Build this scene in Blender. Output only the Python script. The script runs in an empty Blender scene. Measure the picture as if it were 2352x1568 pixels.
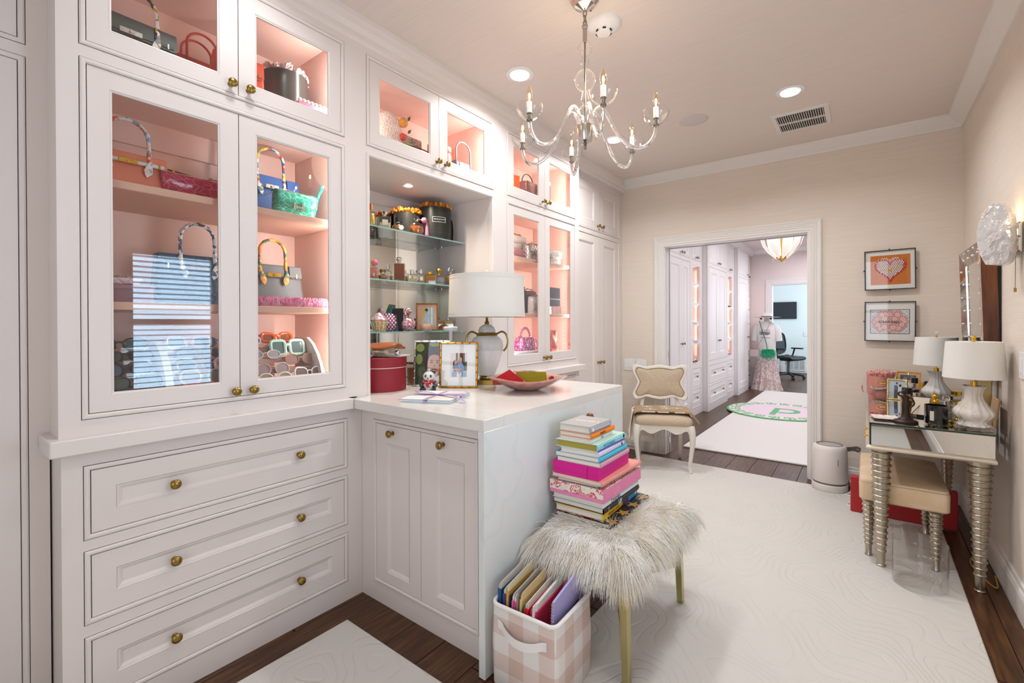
import bpy, math, random
from mathutils import Matrix, Vector, noise
R = math.radians
PI = math.pi
rnd = random.Random(7)
sc = bpy.context.scene
C = sc.collection

# ------------------------------------------------------------------ camera
cam = bpy.data.cameras.new('camera')
cam.sensor_width = 36.0
cam.lens = 1053.46 * 36.0 / 2352.0
cam.shift_x = -(1204.95 - 1176) / 2352.0
cam.shift_y = -(784 - 748.06) / 2352.0
cam.clip_start = 0.02
camo = bpy.data.objects.new('camera', cam)
C.objects.link(camo)
yaw, pitch, roll = 0.639168122, -0.00465972346, -0.00321537988
_r = Vector((math.cos(yaw), math.sin(yaw), 0))
_f = Vector((-math.sin(yaw), math.cos(yaw), 0))
_u = Vector((0, 0, 1))
_f2 = _f * math.cos(pitch) + _u * math.sin(pitch)
_u2 = _u * math.cos(pitch) - _f * math.sin(pitch)
_r3 = _r * math.cos(roll) + _u2 * math.sin(roll)
_u3 = _u2 * math.cos(roll) - _r * math.sin(roll)
mw = Matrix.Identity(4)
for i in range(3):
    mw[i][0] = _r3[i]; mw[i][1] = _u3[i]; mw[i][2] = -_f2[i]
mw[2][3] = 1.26
camo.matrix_world = mw
sc.camera = camo

# ------------------------------------------------------------------ world, exposure
world = bpy.data.worlds.new('world'); sc.world = world
world.use_nodes = True
world.node_tree.nodes['Background'].inputs[0].default_value = (0.75, 0.85, 1.0, 1)
world.node_tree.nodes['Background'].inputs[1].default_value = 0.5
sc.view_settings.view_transform = 'Standard'
sc.view_settings.look = 'None'
sc.view_settings.gamma = 1.0
sc.view_settings.use_curve_mapping = False
sc.view_settings.exposure = 0.2
cy = sc.cycles
cy.use_denoising = True
cy.max_bounces = 10; cy.diffuse_bounces = 4; cy.glossy_bounces = 4
cy.transmission_bounces = 8; cy.transparent_max_bounces = 24
cy.caustics_reflective = False; cy.caustics_refractive = False
cy.sample_clamp_indirect = 6.0
cy.use_adaptive_sampling = True; cy.adaptive_threshold = 0.02

def lin(c):
    if isinstance(c, str):
        c = [int(c[i:i + 2], 16) / 255 for i in (0, 2, 4)]
    return tuple((x / 12.92 if x <= 0.04045 else ((x + 0.055) / 1.055) ** 2.4) for x in c)

def area(name, loc, power, sx, sy, col, rot=(0, 0, 0), spread=180, shape='RECTANGLE'):
    l = bpy.data.lights.new(name, 'AREA'); l.shape = shape
    l.size = sx; l.size_y = sy; l.energy = power; l.color = lin(col); l.spread = R(spread)
    o = bpy.data.objects.new(name, l); o.location = loc; o.rotation_euler = rot
    C.objects.link(o); return o

def point(name, loc, power, col, r=0.02):
    l = bpy.data.lights.new(name, 'POINT'); l.energy = power; l.color = lin(col); l.shadow_soft_size = r
    o = bpy.data.objects.new(name, l); o.location = loc; C.objects.link(o); return o

# ------------------------------------------------------------------ lamps and daylight
WARM = 'f6faff'; COOL = 'c8e2ff'; LED = 'fff6f0'
area('window_daylight', (0.80, 1.26, 1.30), 34, 1.25, 0.8, COOL, (0, R(90), 0))           # daylight behind the blinds of window_1
area('near_fill', (-0.30, -1.42, 1.45), 22, 1.35, 1.8, 'eef4ff', (R(90), 0, 0))         # fill light added behind the camera, outside added_window in the near wall
for x, y, p_ in ((-1.585, 2.094, 5.5), (-0.372, 3.246, 9.5), (-1.563, 3.269, 9.0), (-1.585, 0.75, 2.6), (-0.372, 0.75, 3.5), (-0.372, 2.05, 6.0)):
    area('downlight', (x, y, 2.668), p_, 0.11, 0.11, WARM, (0, 0, 0), 150, 'DISK')
area('niche_puck', (-2.12, 1.72, 2.055), 4.5, 0.05, 0.05, 'fff1df', (0, 0, 0), 150, 'DISK')
for y0, y1, zz in ((0.285, 1.165, 1), (2.41, 3.215, 1)):                                    # LED strips behind the face frames
    area('led_strip', (-1.925, y0 + 0.012, 1.52), 3.4, 1.05, 0.012, LED, (0, R(90), R(-35)), 160)
    area('led_strip', (-1.925, y1 - 0.012, 1.52), 3.4, 1.05, 0.012, LED, (0, R(90), R(35)), 160)
for y0, y1 in ((0.285, 1.165), (1.33, 2.20), (2.41, 3.215)):
    area('led_strip', (-1.93, y1 - 0.015, 2.32), 1.7, 0.34, 0.012, LED, (0, R(90), R(35)), 160)
    area('led_strip', (-1.93, y0 + 0.015, 2.32), 0.6, 0.34, 0.012, LED, (0, R(90), R(-35)), 160)
for x, y, p in ((-0.6, 5.4, 12), (-0.7, 7.2, 16), (-0.7, 9.0, 15)):
    area('hall_downlight', (x, y, 2.66), p, 0.9, 0.9, 'fbf8ff', (0, 0, 0), 170)
area('office_daylight', (0.5, 11.8, 1.6), 70, 1.6, 1.8, 'dff2ff', (0, R(90), 0))

# ------------------------------------------------------------------ materials
_M = {}
def nd(nt, t, **kw):
    n = nt.nodes.new(t)
    for k, v in kw.items(): setattr(n, k, v)
    return n

def setin(n, **kw):
    for k, v in kw.items():
        n.inputs[k.replace('_', ' ')].default_value = v

def coords(nt, scale=(1, 1, 1)):
    tc = nd(nt, 'ShaderNodeTexCoord'); mp = nd(nt, 'ShaderNodeMapping')
    mp.inputs['Scale'].default_value = scale
    nt.links.new(tc.outputs['Object'], mp.inputs['Vector'])
    return mp.outputs['Vector']

def tex(nt, kind, scale, stretch=(1, 1, 1), detail=3.0):
    """a 0..1 value output"""
    v = coords(nt, stretch)
    if kind == 'noise':
        n = nd(nt, 'ShaderNodeTexNoise'); setin(n, Scale=scale, Detail=detail); o = n.outputs[0]
    elif kind == 'cells':
        n = nd(nt, 'ShaderNodeTexVoronoi'); setin(n, Scale=scale); s = nd(nt, 'ShaderNodeSeparateColor')
        nt.links.new(n.outputs['Color'], s.inputs[0]); o = s.outputs[0]
    elif kind == 'dots':
        n = nd(nt, 'ShaderNodeTexVoronoi'); setin(n, Scale=scale); o = n.outputs['Distance']
    elif kind == 'edges':
        n = nd(nt, 'ShaderNodeTexVoronoi', feature='DISTANCE_TO_EDGE'); setin(n, Scale=scale); o = n.outputs['Distance']
    elif kind == 'quilt':
        s = nd(nt, 'ShaderNodeSeparateXYZ'); nt.links.new(v, s.inputs[0])
        u = nd(nt, 'ShaderNodeMath', operation='ADD'); nt.links.new(s.outputs[0], u.inputs[0]); nt.links.new(s.outputs[1], u.inputs[1])
        outs = []
        for op in ('ADD', 'SUBTRACT'):
            a = nd(nt, 'ShaderNodeMath', operation=op); nt.links.new(u.outputs[0], a.inputs[0]); nt.links.new(s.outputs[2], a.inputs[1])
            m = nd(nt, 'ShaderNodeMath', operation='MULTIPLY'); nt.links.new(a.outputs[0], m.inputs[0]); m.inputs[1].default_value = scale
            sn = nd(nt, 'ShaderNodeMath', operation='SINE'); nt.links.new(m.outputs[0], sn.inputs[0])
            ab = nd(nt, 'ShaderNodeMath', operation='ABSOLUTE'); nt.links.new(sn.outputs[0], ab.inputs[0]); outs.append(ab.outputs[0])
        mn = nd(nt, 'ShaderNodeMath', operation='MINIMUM'); nt.links.new(outs[0], mn.inputs[0]); nt.links.new(outs[1], mn.inputs[1])
        pw = nd(nt, 'ShaderNodeMath', operation='POWER'); nt.links.new(mn.outputs[0], pw.inputs[0]); pw.inputs[1].default_value = 0.5
        o = pw.outputs[0]
    elif kind == 'lines':      # carved contour lines
        n = nd(nt, 'ShaderNodeTexNoise'); setin(n, Scale=scale, Detail=0.6); nt.links.new(v, n.inputs['Vector'])
        m = nd(nt, 'ShaderNodeMath', operation='MULTIPLY'); nt.links.new(n.outputs[0], m.inputs[0]); m.inputs[1].default_value = 130
        sn = nd(nt, 'ShaderNodeMath', operation='SINE'); nt.links.new(m.outputs[0], sn.inputs[0])
        mr = nd(nt, 'ShaderNodeMapRange'); nt.links.new(sn.outputs[0], mr.inputs[0])
        setin(mr, From_Min=-1.0, From_Max=-0.6); return mr.outputs[0]
    else:                      # checks: u = x + y, v = z -> 0 / .5 / 1
        s = nd(nt, 'ShaderNodeSeparateXYZ'); nt.links.new(v, s.inputs[0])
        u = nd(nt, 'ShaderNodeMath', operation='ADD'); nt.links.new(s.outputs[0], u.inputs[0]); nt.links.new(s.outputs[1], u.inputs[1])
        outs = []
        for src in (u.outputs[0], s.outputs[2]):
            m = nd(nt, 'ShaderNodeMath', operation='MULTIPLY'); nt.links.new(src, m.inputs[0]); m.inputs[1].default_value = scale
            fr = nd(nt, 'ShaderNodeMath', operation='FRACT'); nt.links.new(m.outputs[0], fr.inputs[0])
            g = nd(nt, 'ShaderNodeMath', operation='GREATER_THAN'); nt.links.new(fr.outputs[0], g.inputs[0]); g.inputs[1].default_value = 0.5
            outs.append(g.outputs[0])
        a = nd(nt, 'ShaderNodeMath', operation='ADD'); nt.links.new(outs[0], a.inputs[0]); nt.links.new(outs[1], a.inputs[1])
        h = nd(nt, 'ShaderNodeMath', operation='MULTIPLY'); nt.links.new(a.outputs[0], h.inputs[0]); h.inputs[1].default_value = 0.5
        return h.outputs[0]
    nt.links.new(v, n.inputs['Vector']) if kind in ('noise', 'cells', 'dots', 'edges') else None
    return o

def mat(key, col='cccccc', rough=0.5, metal=0.0, ramp=None, bump=None, trans=0.0, ior=1.45, emit=None, coat=0.0, spec=0.5, sheen=0.0, sss=0.0):
    """ramp = (kind, scale, [(pos, hex), ...], stretch, constant); bump = (kind, scale, strength, distance, stretch)"""
    if key in _M: return _M[key]
    m = bpy.data.materials.new(key); m.use_nodes = True
    nt = m.node_tree; b = nt.nodes['Principled BSDF']
    b.inputs['Base Color'].default_value = (*lin(col), 1)
    setin(b, Roughness=rough, Metallic=metal, IOR=ior)
    b.inputs['Transmission Weight'].default_value = trans
    b.inputs['Coat Weight'].default_value = coat
    b.inputs['Specular IOR Level'].default_value = spec
    b.inputs['Sheen Weight'].default_value = sheen
    if emit:
        b.inputs['Emission Color'].default_value = (*lin(emit[0]), 1); b.inputs['Emission Strength'].default_value = emit[1]
    if ramp:
        kind, scale, stops = ramp[:3]
        o = tex(nt, kind, scale, ramp[3] if len(ramp) > 3 else (1, 1, 1))
        r = nd(nt, 'ShaderNodeValToRGB'); cr = r.color_ramp
        if len(ramp) > 4 and ramp[4]: cr.interpolation = 'CONSTANT'
        while len(cr.elements) < len(stops): cr.elements.new(0.5)
        for e, (p, h) in zip(cr.elements, stops): e.position = p
        for e, (p, h) in zip(cr.elements, stops): e.color = (*lin(h), 1)
        nt.links.new(o, r.inputs[0]); nt.links.new(r.outputs[0], b.inputs['Base Color'])
    if bump:
        kind, scale, st, di = bump[:4]
        o = tex(nt, kind, scale, bump[4] if len(bump) > 4 else (1, 1, 1))
        bn = nd(nt, 'ShaderNodeBump'); setin(bn, Strength=st, Distance=di)
        nt.links.new(o, bn.inputs['Height']); nt.links.new(bn.outputs[0], b.inputs['Normal'])
    _M[key] = m
    return m

def thin_glass(key, tint='ffffff', base=0.05, edge=0.95, power=4.0, rough=0.0):
    """see-through pane or thin blown glass: transparent with a facing-dependent mirror reflection"""
    if key in _M: return _M[key]
    m = bpy.data.materials.new(key); m.use_nodes = True; nt = m.node_tree
    nt.nodes.remove(nt.nodes['Principled BSDF']); out = nt.nodes['Material Output']
    t = nd(nt, 'ShaderNodeBsdfTransparent'); t.inputs[0].default_value = (*lin(tint), 1)
    g = nd(nt, 'ShaderNodeBsdfGlossy'); g.inputs['Roughness'].default_value = rough
    lw = nd(nt, 'ShaderNodeLayerWeight'); lw.inputs[0].default_value = 0.5
    p = nd(nt, 'ShaderNodeMath', operation='POWER'); p.inputs[1].default_value = power
    nt.links.new(lw.outputs['Facing'], p.inputs[0])
    a = nd(nt, 'ShaderNodeMath', operation='MULTIPLY_ADD'); a.inputs[1].default_value = edge; a.inputs[2].default_value = base
    nt.links.new(p.outputs[0], a.inputs[0])
    mx = nd(nt, 'ShaderNodeMixShader'); nt.links.new(a.outputs[0], mx.inputs[0])
    nt.links.new(t.outputs[0], mx.inputs[1]); nt.links.new(g.outputs[0], mx.inputs[2]); nt.links.new(mx.outputs[0], out.inputs[0])
    _M[key] = m
    return m

paint = mat('pink_white_paint', 'e5dcd7', 0.38)
glaze = mat('brown_glaze', '6a4a3c', 0.7)
peach = mat('peach_interior', 'f3cdc1', 0.45)
wallm = mat('grasscloth', 'e4d7c8', 0.85, ramp=('noise', 1.0, [(0.3, 'e0d2c2'), (0.7, 'e8dccf')], (5, 5, 330)), bump=('noise', 1.0, 0.08, 0.001, (6, 6, 400)))
ceilm = mat('ceiling_grasscloth', 'e6dad2', 0.85, ramp=('noise', 1.0, [(0.3, 'e3d6cd'), (0.7, 'e9ded6')], (5, 330, 5)), bump=('noise', 1.0, 0.08, 0.001, (6, 400, 6)))
trimm = mat('trim_paint', 'e9e4de', 0.4)
white = mat('white_paint', 'eeecec', 0.35)
hallp = mat('hall_paint', 'f2f0f1', 0.4)
hallw = mat('hall_wall', 'e9dddb', 0.8)
officew = mat('office_wall', 'e3f0ef', 0.8)
woodm = mat('dark_oak', '4a2f1c', 0.35, ramp=('noise', 1.0, [(0.25, '2e1a0e'), (0.5, '4b2e17'), (0.75, '6b4522')], (60, 5, 5)), bump=('noise', 1.0, 0.25, 0.001, (120, 8, 8)))
rugm = mat('carved_rug', 'd2cec7', 0.95, bump=('lines', 2.6, 0.45, 0.004))
stone = mat('quartz_top', 'e2dfd8', 0.16, ramp=('noise', 2.5, [(0.35, 'dedbd4'), (0.65, 'e6e3dd')]))
marble = mat('marble_end', 'dfe2e0', 0.18, ramp=('noise', 1.3, [(0.35, 'dde1df'), (0.49, 'e2e5e3'), (0.5, 'dde1df'), (0.51, 'e3e5e3'), (0.7, 'e0e4e2')]))
brass = mat('antique_brass', '9c8246', 0.28, 1.0)
gold = mat('gold_metal', 'd8a83c', 0.22, 1.0)
silver = mat('silver_metal', 'cfcbc4', 0.2, 1.0)
chrome = mat('chrome', 'd9d9d9', 0.08, 1.0)
silverleaf = mat('silver_leaf', 'b9b0a0', 0.3, 1.0, bump=('noise', 40, 0.1, 0.002))
mirror = mat('mirror', 'e8ebe8', 0.015, 1.0)
pane = thin_glass('glass_pane', 'fbfdfc', 0.05, 0.9, 4.0)
shelfglass = thin_glass('shelf_glass', 'eef6f3', 0.06, 0.9, 3.0)
shelfedge = mat('shelf_glass_edge', '8fbcb4', 0.1, trans=0.0, coat=0.5)
clear = thin_glass('clear_glass', 'ffffff', 0.03, 0.75, 3.2)
crystal = mat('crystal', 'ffffff', 0.02, trans=1.0, ior=1.45)
black = mat('black_paint', '17171a', 0.4)
linen = mat('lamp_linen', 'f1eee6', 0.9, bump=('noise', 300, 0.1, 0.001))
paper = mat('paper', 'ece7dc', 0.8, ramp=('noise', 1.0, [(0.35, 'd9d3c6'), (0.65, 'efe9de')], (3, 3, 500)))
skin = mat('print_skin', 'd9a486', 0.6)

# ------------------------------------------------------------------ geometry
class G:
    def __init__(s):
        s.v = []; s.f = []; s.k = []; s.sm = []; s.m = 0; s.M = None
    def add(s, V, F, smooth=False):
        o = len(s.v)
        s.v.extend([tuple(s.M @ Vector(p)) for p in V] if s.M is not None else [tuple(p) for p in V])
        s.f.extend([[i + o for i in f] for f in F]); s.k.extend([s.m] * len(F)); s.sm.extend([smooth] * len(F))
        return s
    def mi(s, i): s.m = i; return s
    def at(s, loc=(0, 0, 0), rot=(0, 0, 0), scale=1.0):
        from mathutils import Euler
        s.M = Matrix.Translation(loc) @ Euler(rot).to_matrix().to_4x4() @ Matrix.Scale(scale, 4); return s
    def box(s, x0, x1, y0, y1, z0, z1, b=0.0):
        if b <= 0:
            V = [(x, y, z) for z in (z0, z1) for y in (y0, y1) for x in (x0, x1)]
            return s.add(V, [(0, 2, 3, 1), (4, 5, 7, 6), (0, 1, 5, 4), (2, 6, 7, 3), (0, 4, 6, 2), (1, 3, 7, 5)])
        b = min(b, (x1 - x0) * .49, (y1 - y0) * .49, (z1 - z0) * .49)
        X = (x0, x1); Y = (y0, y1); Z = (z0, z1); V = []; ix = {}
        for i in (0, 1):
            for j in (0, 1):
                for k in (0, 1):
                    sx, sy, sz = (1, -1)[i] * b, (1, -1)[j] * b, (1, -1)[k] * b
                    for a, p in enumerate(((X[i], Y[j] + sy, Z[k] + sz), (X[i] + sx, Y[j], Z[k] + sz), (X[i] + sx, Y[j] + sy, Z[k]))):
                        ix[i, j, k, a] = len(V); V.append(p)
        F = []
        for a in range(3):
            for e in (0, 1):
                q = []
                for (p, r) in ((0, 0), (1, 0), (1, 1), (0, 1)):
                    c = [0, 0, 0]; c[a] = e; c[(a + 1) % 3] = p; c[(a + 2) % 3] = r; q.append(ix[c[0], c[1], c[2], a])
                F.append(q if e else q[::-1])
        for a in range(3):
            b1, b2 = (a + 1) % 3, (a + 2) % 3
            for p in (0, 1):
                for r in (0, 1):
                    c0 = [0, 0, 0]; c0[b1] = p; c0[b2] = r; c1 = list(c0); c1[a] = 1
                    q = [ix[(*c0, b1)], ix[(*c1, b1)], ix[(*c1, b2)], ix[(*c0, b2)]]
                    F.append(q if p == r else q[::-1])
        for i in (0, 1):
            for j in (0, 1):
                for k in (0, 1):
                    q = [ix[i, j, k, 0], ix[i, j, k, 1], ix[i, j, k, 2]]
                    F.append(q if (i + j + k) % 2 else q[::-1])
        return s.add(V, F)
    def loft(s, secs, cap=True, smooth=True, closed=True):
        n = len(secs[0]); V = [p for q in secs for p in q]; F = []
        for i in range(len(secs) - 1):
            for j in range(n if closed else n - 1):
                a = i * n + j; b = i * n + (j + 1) % n
                F.append((a, b, b + n, a + n))
        if cap and closed:
            F.append(tuple(range(n))[::-1]); F.append(tuple(range((len(secs) - 1) * n, len(secs) * n)))
        return s.add(V, F, smooth)
    def lathe(s, prof, seg=24, c=(0, 0, 0), sx=1.0, sy=1.0, smooth=True, cap=True, flute=None):
        secs = []
        for r, z in prof:
            q = []
            for i in range(seg):
                a = 2 * PI * i / seg; rr = r * (1 + flute[1] * math.cos(flute[0] * a)) if flute else r
                q.append((c[0] + rr * sx * math.cos(a), c[1] + rr * sy * math.sin(a), c[2] + z))
            secs.append(q)
        return s.loft(secs, cap, smooth)
    def cyl(s, c, r, h, seg=20, r2=None):
        return s.lathe([(r, 0), (r if r2 is None else r2, h)], seg, c)
    def ball(s, c, r, seg=14, rz=None, rings=8):
        rz = rz or r
        return s.lathe([(max(1e-4, r * math.sin(PI * i / rings)), -rz * math.cos(PI * i / rings)) for i in range(rings + 1)], seg, c)
    def tube(s, pts, r, seg=8, closed=False, cap=True, flat=None):
        pts = [Vector(p) for p in pts]; n = len(pts); secs = []; up = None
        for i, p in enumerate(pts):
            if closed: t = pts[(i + 1) % n] - pts[i - 1]
            else: t = pts[min(i + 1, n - 1)] - pts[max(i - 1, 0)]
            t.normalize()
            if up is None:
                up = Vector((0, 0, 1)) if abs(t.z) < 0.9 else Vector((1, 0, 0))
            a = t.cross(up).normalized() if t.cross(up).length > 1e-6 else Vector((1, 0, 0)); up = a.cross(t).normalized()
            rr = r[min(i * len(r) // n, len(r) - 1)] if isinstance(r, (list, tuple)) else r
            ra, rb = (rr, rr) if flat is None else (rr * flat[0], rr * flat[1])
            secs.append([p + a * ra * math.cos(2 * PI * j / seg) + up * rb * math.sin(2 * PI * j / seg) for j in range(seg)])
        if closed: secs.append(secs[0])
        return s.loft(secs, cap and not closed, True)
    def prism(s, pts, d0, d1, axis='y', smooth=False):
        """pts (a, b) outline; axis y: (a, d, b), axis x: (d, a, b), axis z: (a, b, d)"""
        w = {'y': lambda a, b, d: (a, d, b), 'x': lambda a, b, d: (d, a, b), 'z': lambda a, b, d: (a, b, d)}[axis]
        return s.loft([[w(a, b, d0) for a, b in pts], [w(a, b, d1) for a, b in pts]], True, smooth)
    def ring(s, x0, x1, z0, z1, prof, closed=False):
        """moulding of profile (inset, y) mitred round a rectangle in the xz plane"""
        secs = []
        for ins, y in prof:
            secs.append([(x0 + ins, y, z0 + ins), (x1 - ins, y, z0 + ins), (x1 - ins, y, z1 - ins), (x0 + ins, y, z1 - ins)])
        if closed: secs.append(secs[0])
        return s.loft(secs, False, False)
    def face(s, x0, x1, z0, z1, holes, y0, y1):
        xs = sorted({x0, x1, *[h[0] for h in holes], *[h[1] for h in holes]})
        for a, b in zip(xs, xs[1:]):
            zz = sorted([(h[2], h[3]) for h in holes if h[0] <= a + 1e-6 and h[1] >= b - 1e-6]); z = z0
            for p, q in zz + [(z1, z1)]:
                if p > z + 1e-6: s.box(a, b, y0, y1, z, p)
                z = max(z, q)
        return s
    def mesh(s, mats, name='mesh'):
        me = bpy.data.meshes.new(name); me.from_pydata(s.v, [], s.f)
        for m in (mats if isinstance(mats, (list, tuple)) else [mats]): me.materials.append(m)
        me.polygons.foreach_set('material_index', s.k); me.polygons.foreach_set('use_smooth', s.sm)
        me.update()
        if any(s.sm): me.set_sharp_from_angle(angle=R(42))
        return me
    def part(s, name, mats, parent=None, loc=(0, 0, 0), rot=(0, 0, 0)):
        return link(name, s.mesh(mats, name), parent, loc, rot)

def link(name, me, parent=None, loc=(0, 0, 0), rot=(0, 0, 0)):
    o = bpy.data.objects.new(name, me); C.objects.link(o); o.parent = parent
    o.location = loc; o.rotation_euler = rot; return o

def tag(o, label, cat, group=None):
    o['label'] = label; o['category'] = cat
    if group: o['group'] = group
    return o

def thing(name, label, cat, loc=(0, 0, 0), rz=0.0, group=None, rot=None):
    o = bpy.data.objects.new(name, None); C.objects.link(o); o.empty_display_size = 0.05
    o.location = loc; o.rotation_euler = rot if rot else (0, 0, R(rz)); return tag(o, label, cat, group)

def struct(o): o['kind'] = 'structure'; return o

def dup(src, loc, rz=None, label=None, recolor=None):
    r = src.copy(); C.objects.link(r); r.location = loc
    if rz is not None: r.rotation_euler = (0, 0, R(rz))
    if label: r['label'] = label
    def kids(a, b):
        for ch in list(a.children):
            c = ch.copy(); C.objects.link(c); c.parent = b; kids(ch, c)
    kids(src, r); return r

def lettering(text, size, m, parent, loc, rot, ext=0.0003, align='CENTER', sx=1.0):
    cu = bpy.data.curves.new('lettering', 'FONT'); cu.body = text; cu.size = size; cu.extrude = ext
    cu.align_x = align; cu.align_y = 'CENTER'; cu.materials.append(m)
    t = bpy.data.objects.new('lettering', cu); C.objects.link(t)
    me = bpy.data.meshes.new_from_object(t.evaluated_get(bpy.context.evaluated_depsgraph_get()))
    bpy.data.objects.remove(t); o = link('lettering', me, parent, loc, rot)
    o.scale = (sx, 1, 1); return o

def rr(w, d, r, z, n=4, c=(0, 0)):
    """rounded-rectangle section, counter-clockwise, at height z"""
    r = min(r, w / 2 - 1e-4, d / 2 - 1e-4); q = []
    for cx, cy_, a0 in ((w / 2 - r, d / 2 - r, 0), (-w / 2 + r, d / 2 - r, 90), (-w / 2 + r, -d / 2 + r, 180), (w / 2 - r, -d / 2 + r, 270)):
        for i in range(n + 1):
            a = R(a0 + 90 * i / n); q.append((c[0] + cx + r * math.cos(a), c[1] + cy_ + r * math.sin(a), z))
    return q

def arc(c, r, a0, a1, n, plane='xz', rz=None):
    rz = rz or r; P = []
    for i in range(n + 1):
        a = R(a0 + (a1 - a0) * i / n); u, v = r * math.cos(a), rz * math.sin(a)
        P.append((c[0] + u, c[1], c[2] + v) if plane == 'xz' else (c[0] + u, c[1] + v, c[2]))
    return P

def hair(name, parent, strands, radius, m, npts=6):
    """strands: list of point lists (npts each); real hair curves, one object"""
    hc = bpy.data.hair_curves.new(name)
    hc.add_curves([npts] * len(strands))
    flat = [c for st in strands for p in st for c in p]
    hc.attributes['position'].data.foreach_set('vector', flat) if 'position' in hc.attributes else hc.position_data.foreach_set('vector', flat)
    ra = hc.attributes.get('radius') or hc.attributes.new('radius', 'FLOAT', 'POINT')
    rv = [radius * (1 - 0.85 * i / (npts - 1)) for st in strands for i in range(npts)]
    ra.data.foreach_set('value', rv)
    hc.materials.append(m)
    o = bpy.data.objects.new(name, hc); C.objects.link(o); o.parent = parent; o['kind'] = 'stuff'; return o
# ================================================================== SETTING
CE = 2.685                      # ceiling height
# floor: slab and single planks running along y
fl = struct(G().box(-2.6, 1.2, -1.3, 14.0, -0.06, -0.012).part('floor', glaze))
pm = []
for k in range(5):
    ox = 1.3 * k; g = G().box(ox, ox + 0.1775, 0, 1.796, -0.012, 0.0, 0.0015); pm.append((ox, g.mesh(woodm, 'plank')))
r_ = random.Random(3)
for i in range(20):
    x = -2.6 + 0.18 * i; off = r_.random() * 1.8
    for j in range(10):
        y = -3.0 + off + 1.8 * j
        if y > 13.3 or y < -2.9: continue
        if y + 1.8 < 0.2 or (y > 4.6 and (x < -2.0 or x > 0.1)): continue
        ox, me = r_.choice(pm); link('plank', me, fl, (x - ox, y, 0))

struct(G().box(-2.6, 0.62, -1.3, 4.36, CE, CE + 0.06).part('ceiling', ceilm))
struct(G().box(-2.6, 0.62, 4.36, 14.0, CE, CE + 0.06).part('ceiling', hallw))
struct(G().box(-2.62, -2.45, -1.3, 14.0, 0, CE).part('wall_left', hallw))
# right wall with the opening of window_1
g = G(); g.at((0.62, 0, 0), (0, 0, R(90)))                       # local x = world y, local y = -(x - .62)
g.face(-1.3, 4.46, 0, CE, [(0.97, 1.55, 0.74, 1.83)], 0, 0.08)
struct(g.part('wall_right', wallm))
struct(G().box(0.54, 0.62, 4.46, 14.0, 0, CE).part('wall_right', hallw))
struct(G().face(-2.6, 0.62, 0, CE, [(-1.548, -0.371, -0.1, 1.993)], 4.34, 4.46).part('wall_back', wallm))
struct(G().face(-2.6, 0.62, 0, CE, [(-0.95, 0.35, 0.55, 2.35)], -1.3, -1.2).part('wall_near', wallm))
struct(G().face(-2.6, 0.62, 0, CE, [(-1.456, -0.30, -0.1, 1.991)], 10.0, 10.12).part('wall_far', hallw))
struct(G().box(-2.6, 0.62, 13.42, 13.5, 0, CE).part('wall_office', officew))
# window_1 (right wall) with horizontal blinds, added_window (near wall, unseen, added to let in the fill light)
w1 = struct(G().at((0.55, 0, 0), (0, 0, R(90))).ring(0.90, 1.62, 0.67, 1.90, [(0, 0.012), (0, 0.03), (0.02, 0.034), (0.07, 0.028), (0.07, 0.008)]).part('window_1', trimm))
g = G().at((0.60, 0, 0), (0, 0, R(90)))
g.ring(0.97, 1.55, 0.74, 1.83, [(0, 0), (0, 0.03), (0.035, 0.03), (0.035, 0)], True).box(0.97, 1.55, 0.0, 0.03, 1.26, 1.30)
g.part('sash', trimm, w1)
G().at((0.61, 0, 0), (0, 0, R(90))).box(0.98, 1.54, 0.0, 0.004, 0.75, 1.82).part('pane', pane, w1)
sl = G().box(0, 0.545, -0.022, 0.022, -0.0012, 0.0012).mesh(white, 'slat')
for k in range(26):
    link('slat', sl, w1, (0.575, 0.988, 0.78 + 0.04 * k), (R(12), 0, R(90)))
G().at((0.575, 0, 0), (0, 0, R(90))).box(0.98, 1.54, -0.02, 0.02, 1.81, 1.828).part('headrail', white, w1)
w2 = struct(G().ring(-1.03, 0.43, 0.47, 2.43, [(0, -1.2), (0, -1.18), (0.02, -1.175), (0.08, -1.182), (0.08, -1.2)]).part('added_window', trimm))
g = G().ring(-0.95, 0.35, 0.55, 2.35, [(0, -1.27), (0, -1.23), (0.05, -1.23), (0.05, -1.27)], True).box(-0.32, -0.28, -1.27, -1.23, 0.55, 2.35).box(-0.95, 0.35, -1.265, -1.235, 1.43, 1.47)
g.part('sash', trimm, w2)

def crown(name, p0, p1, n, prof, m):
    """profile (out, z) swept from p0 to p1 (xy), n = unit outward xy"""
    g = G(); g.loft([[(p[0] + n[0] * o, p[1] + n[1] * o, z) for o, z in prof] for p in (p0, p1)], True, False)
    return struct(g.part(name, m))
CP = [(0, 2.605), (0.012, 2.605), (0.014, 2.617), (0.03, 2.628), (0.062, 2.652), (0.082, 2.672), (0.085, CE), (0, CE)]
def mitre_crown():
    g = G(); S = []
    for (x, y, sx, sy) in ((0.54, -1.2, -1, 0), (0.54, 4.34, -1, -1), (-2.0, 4.34, 0, -1)):
        S.append([(x + sx * o, y + sy * o, z) for o, z in CP])
    g.loft(S, True, False); return struct(g.part('trim_1', trimm))
mitre_crown()
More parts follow.
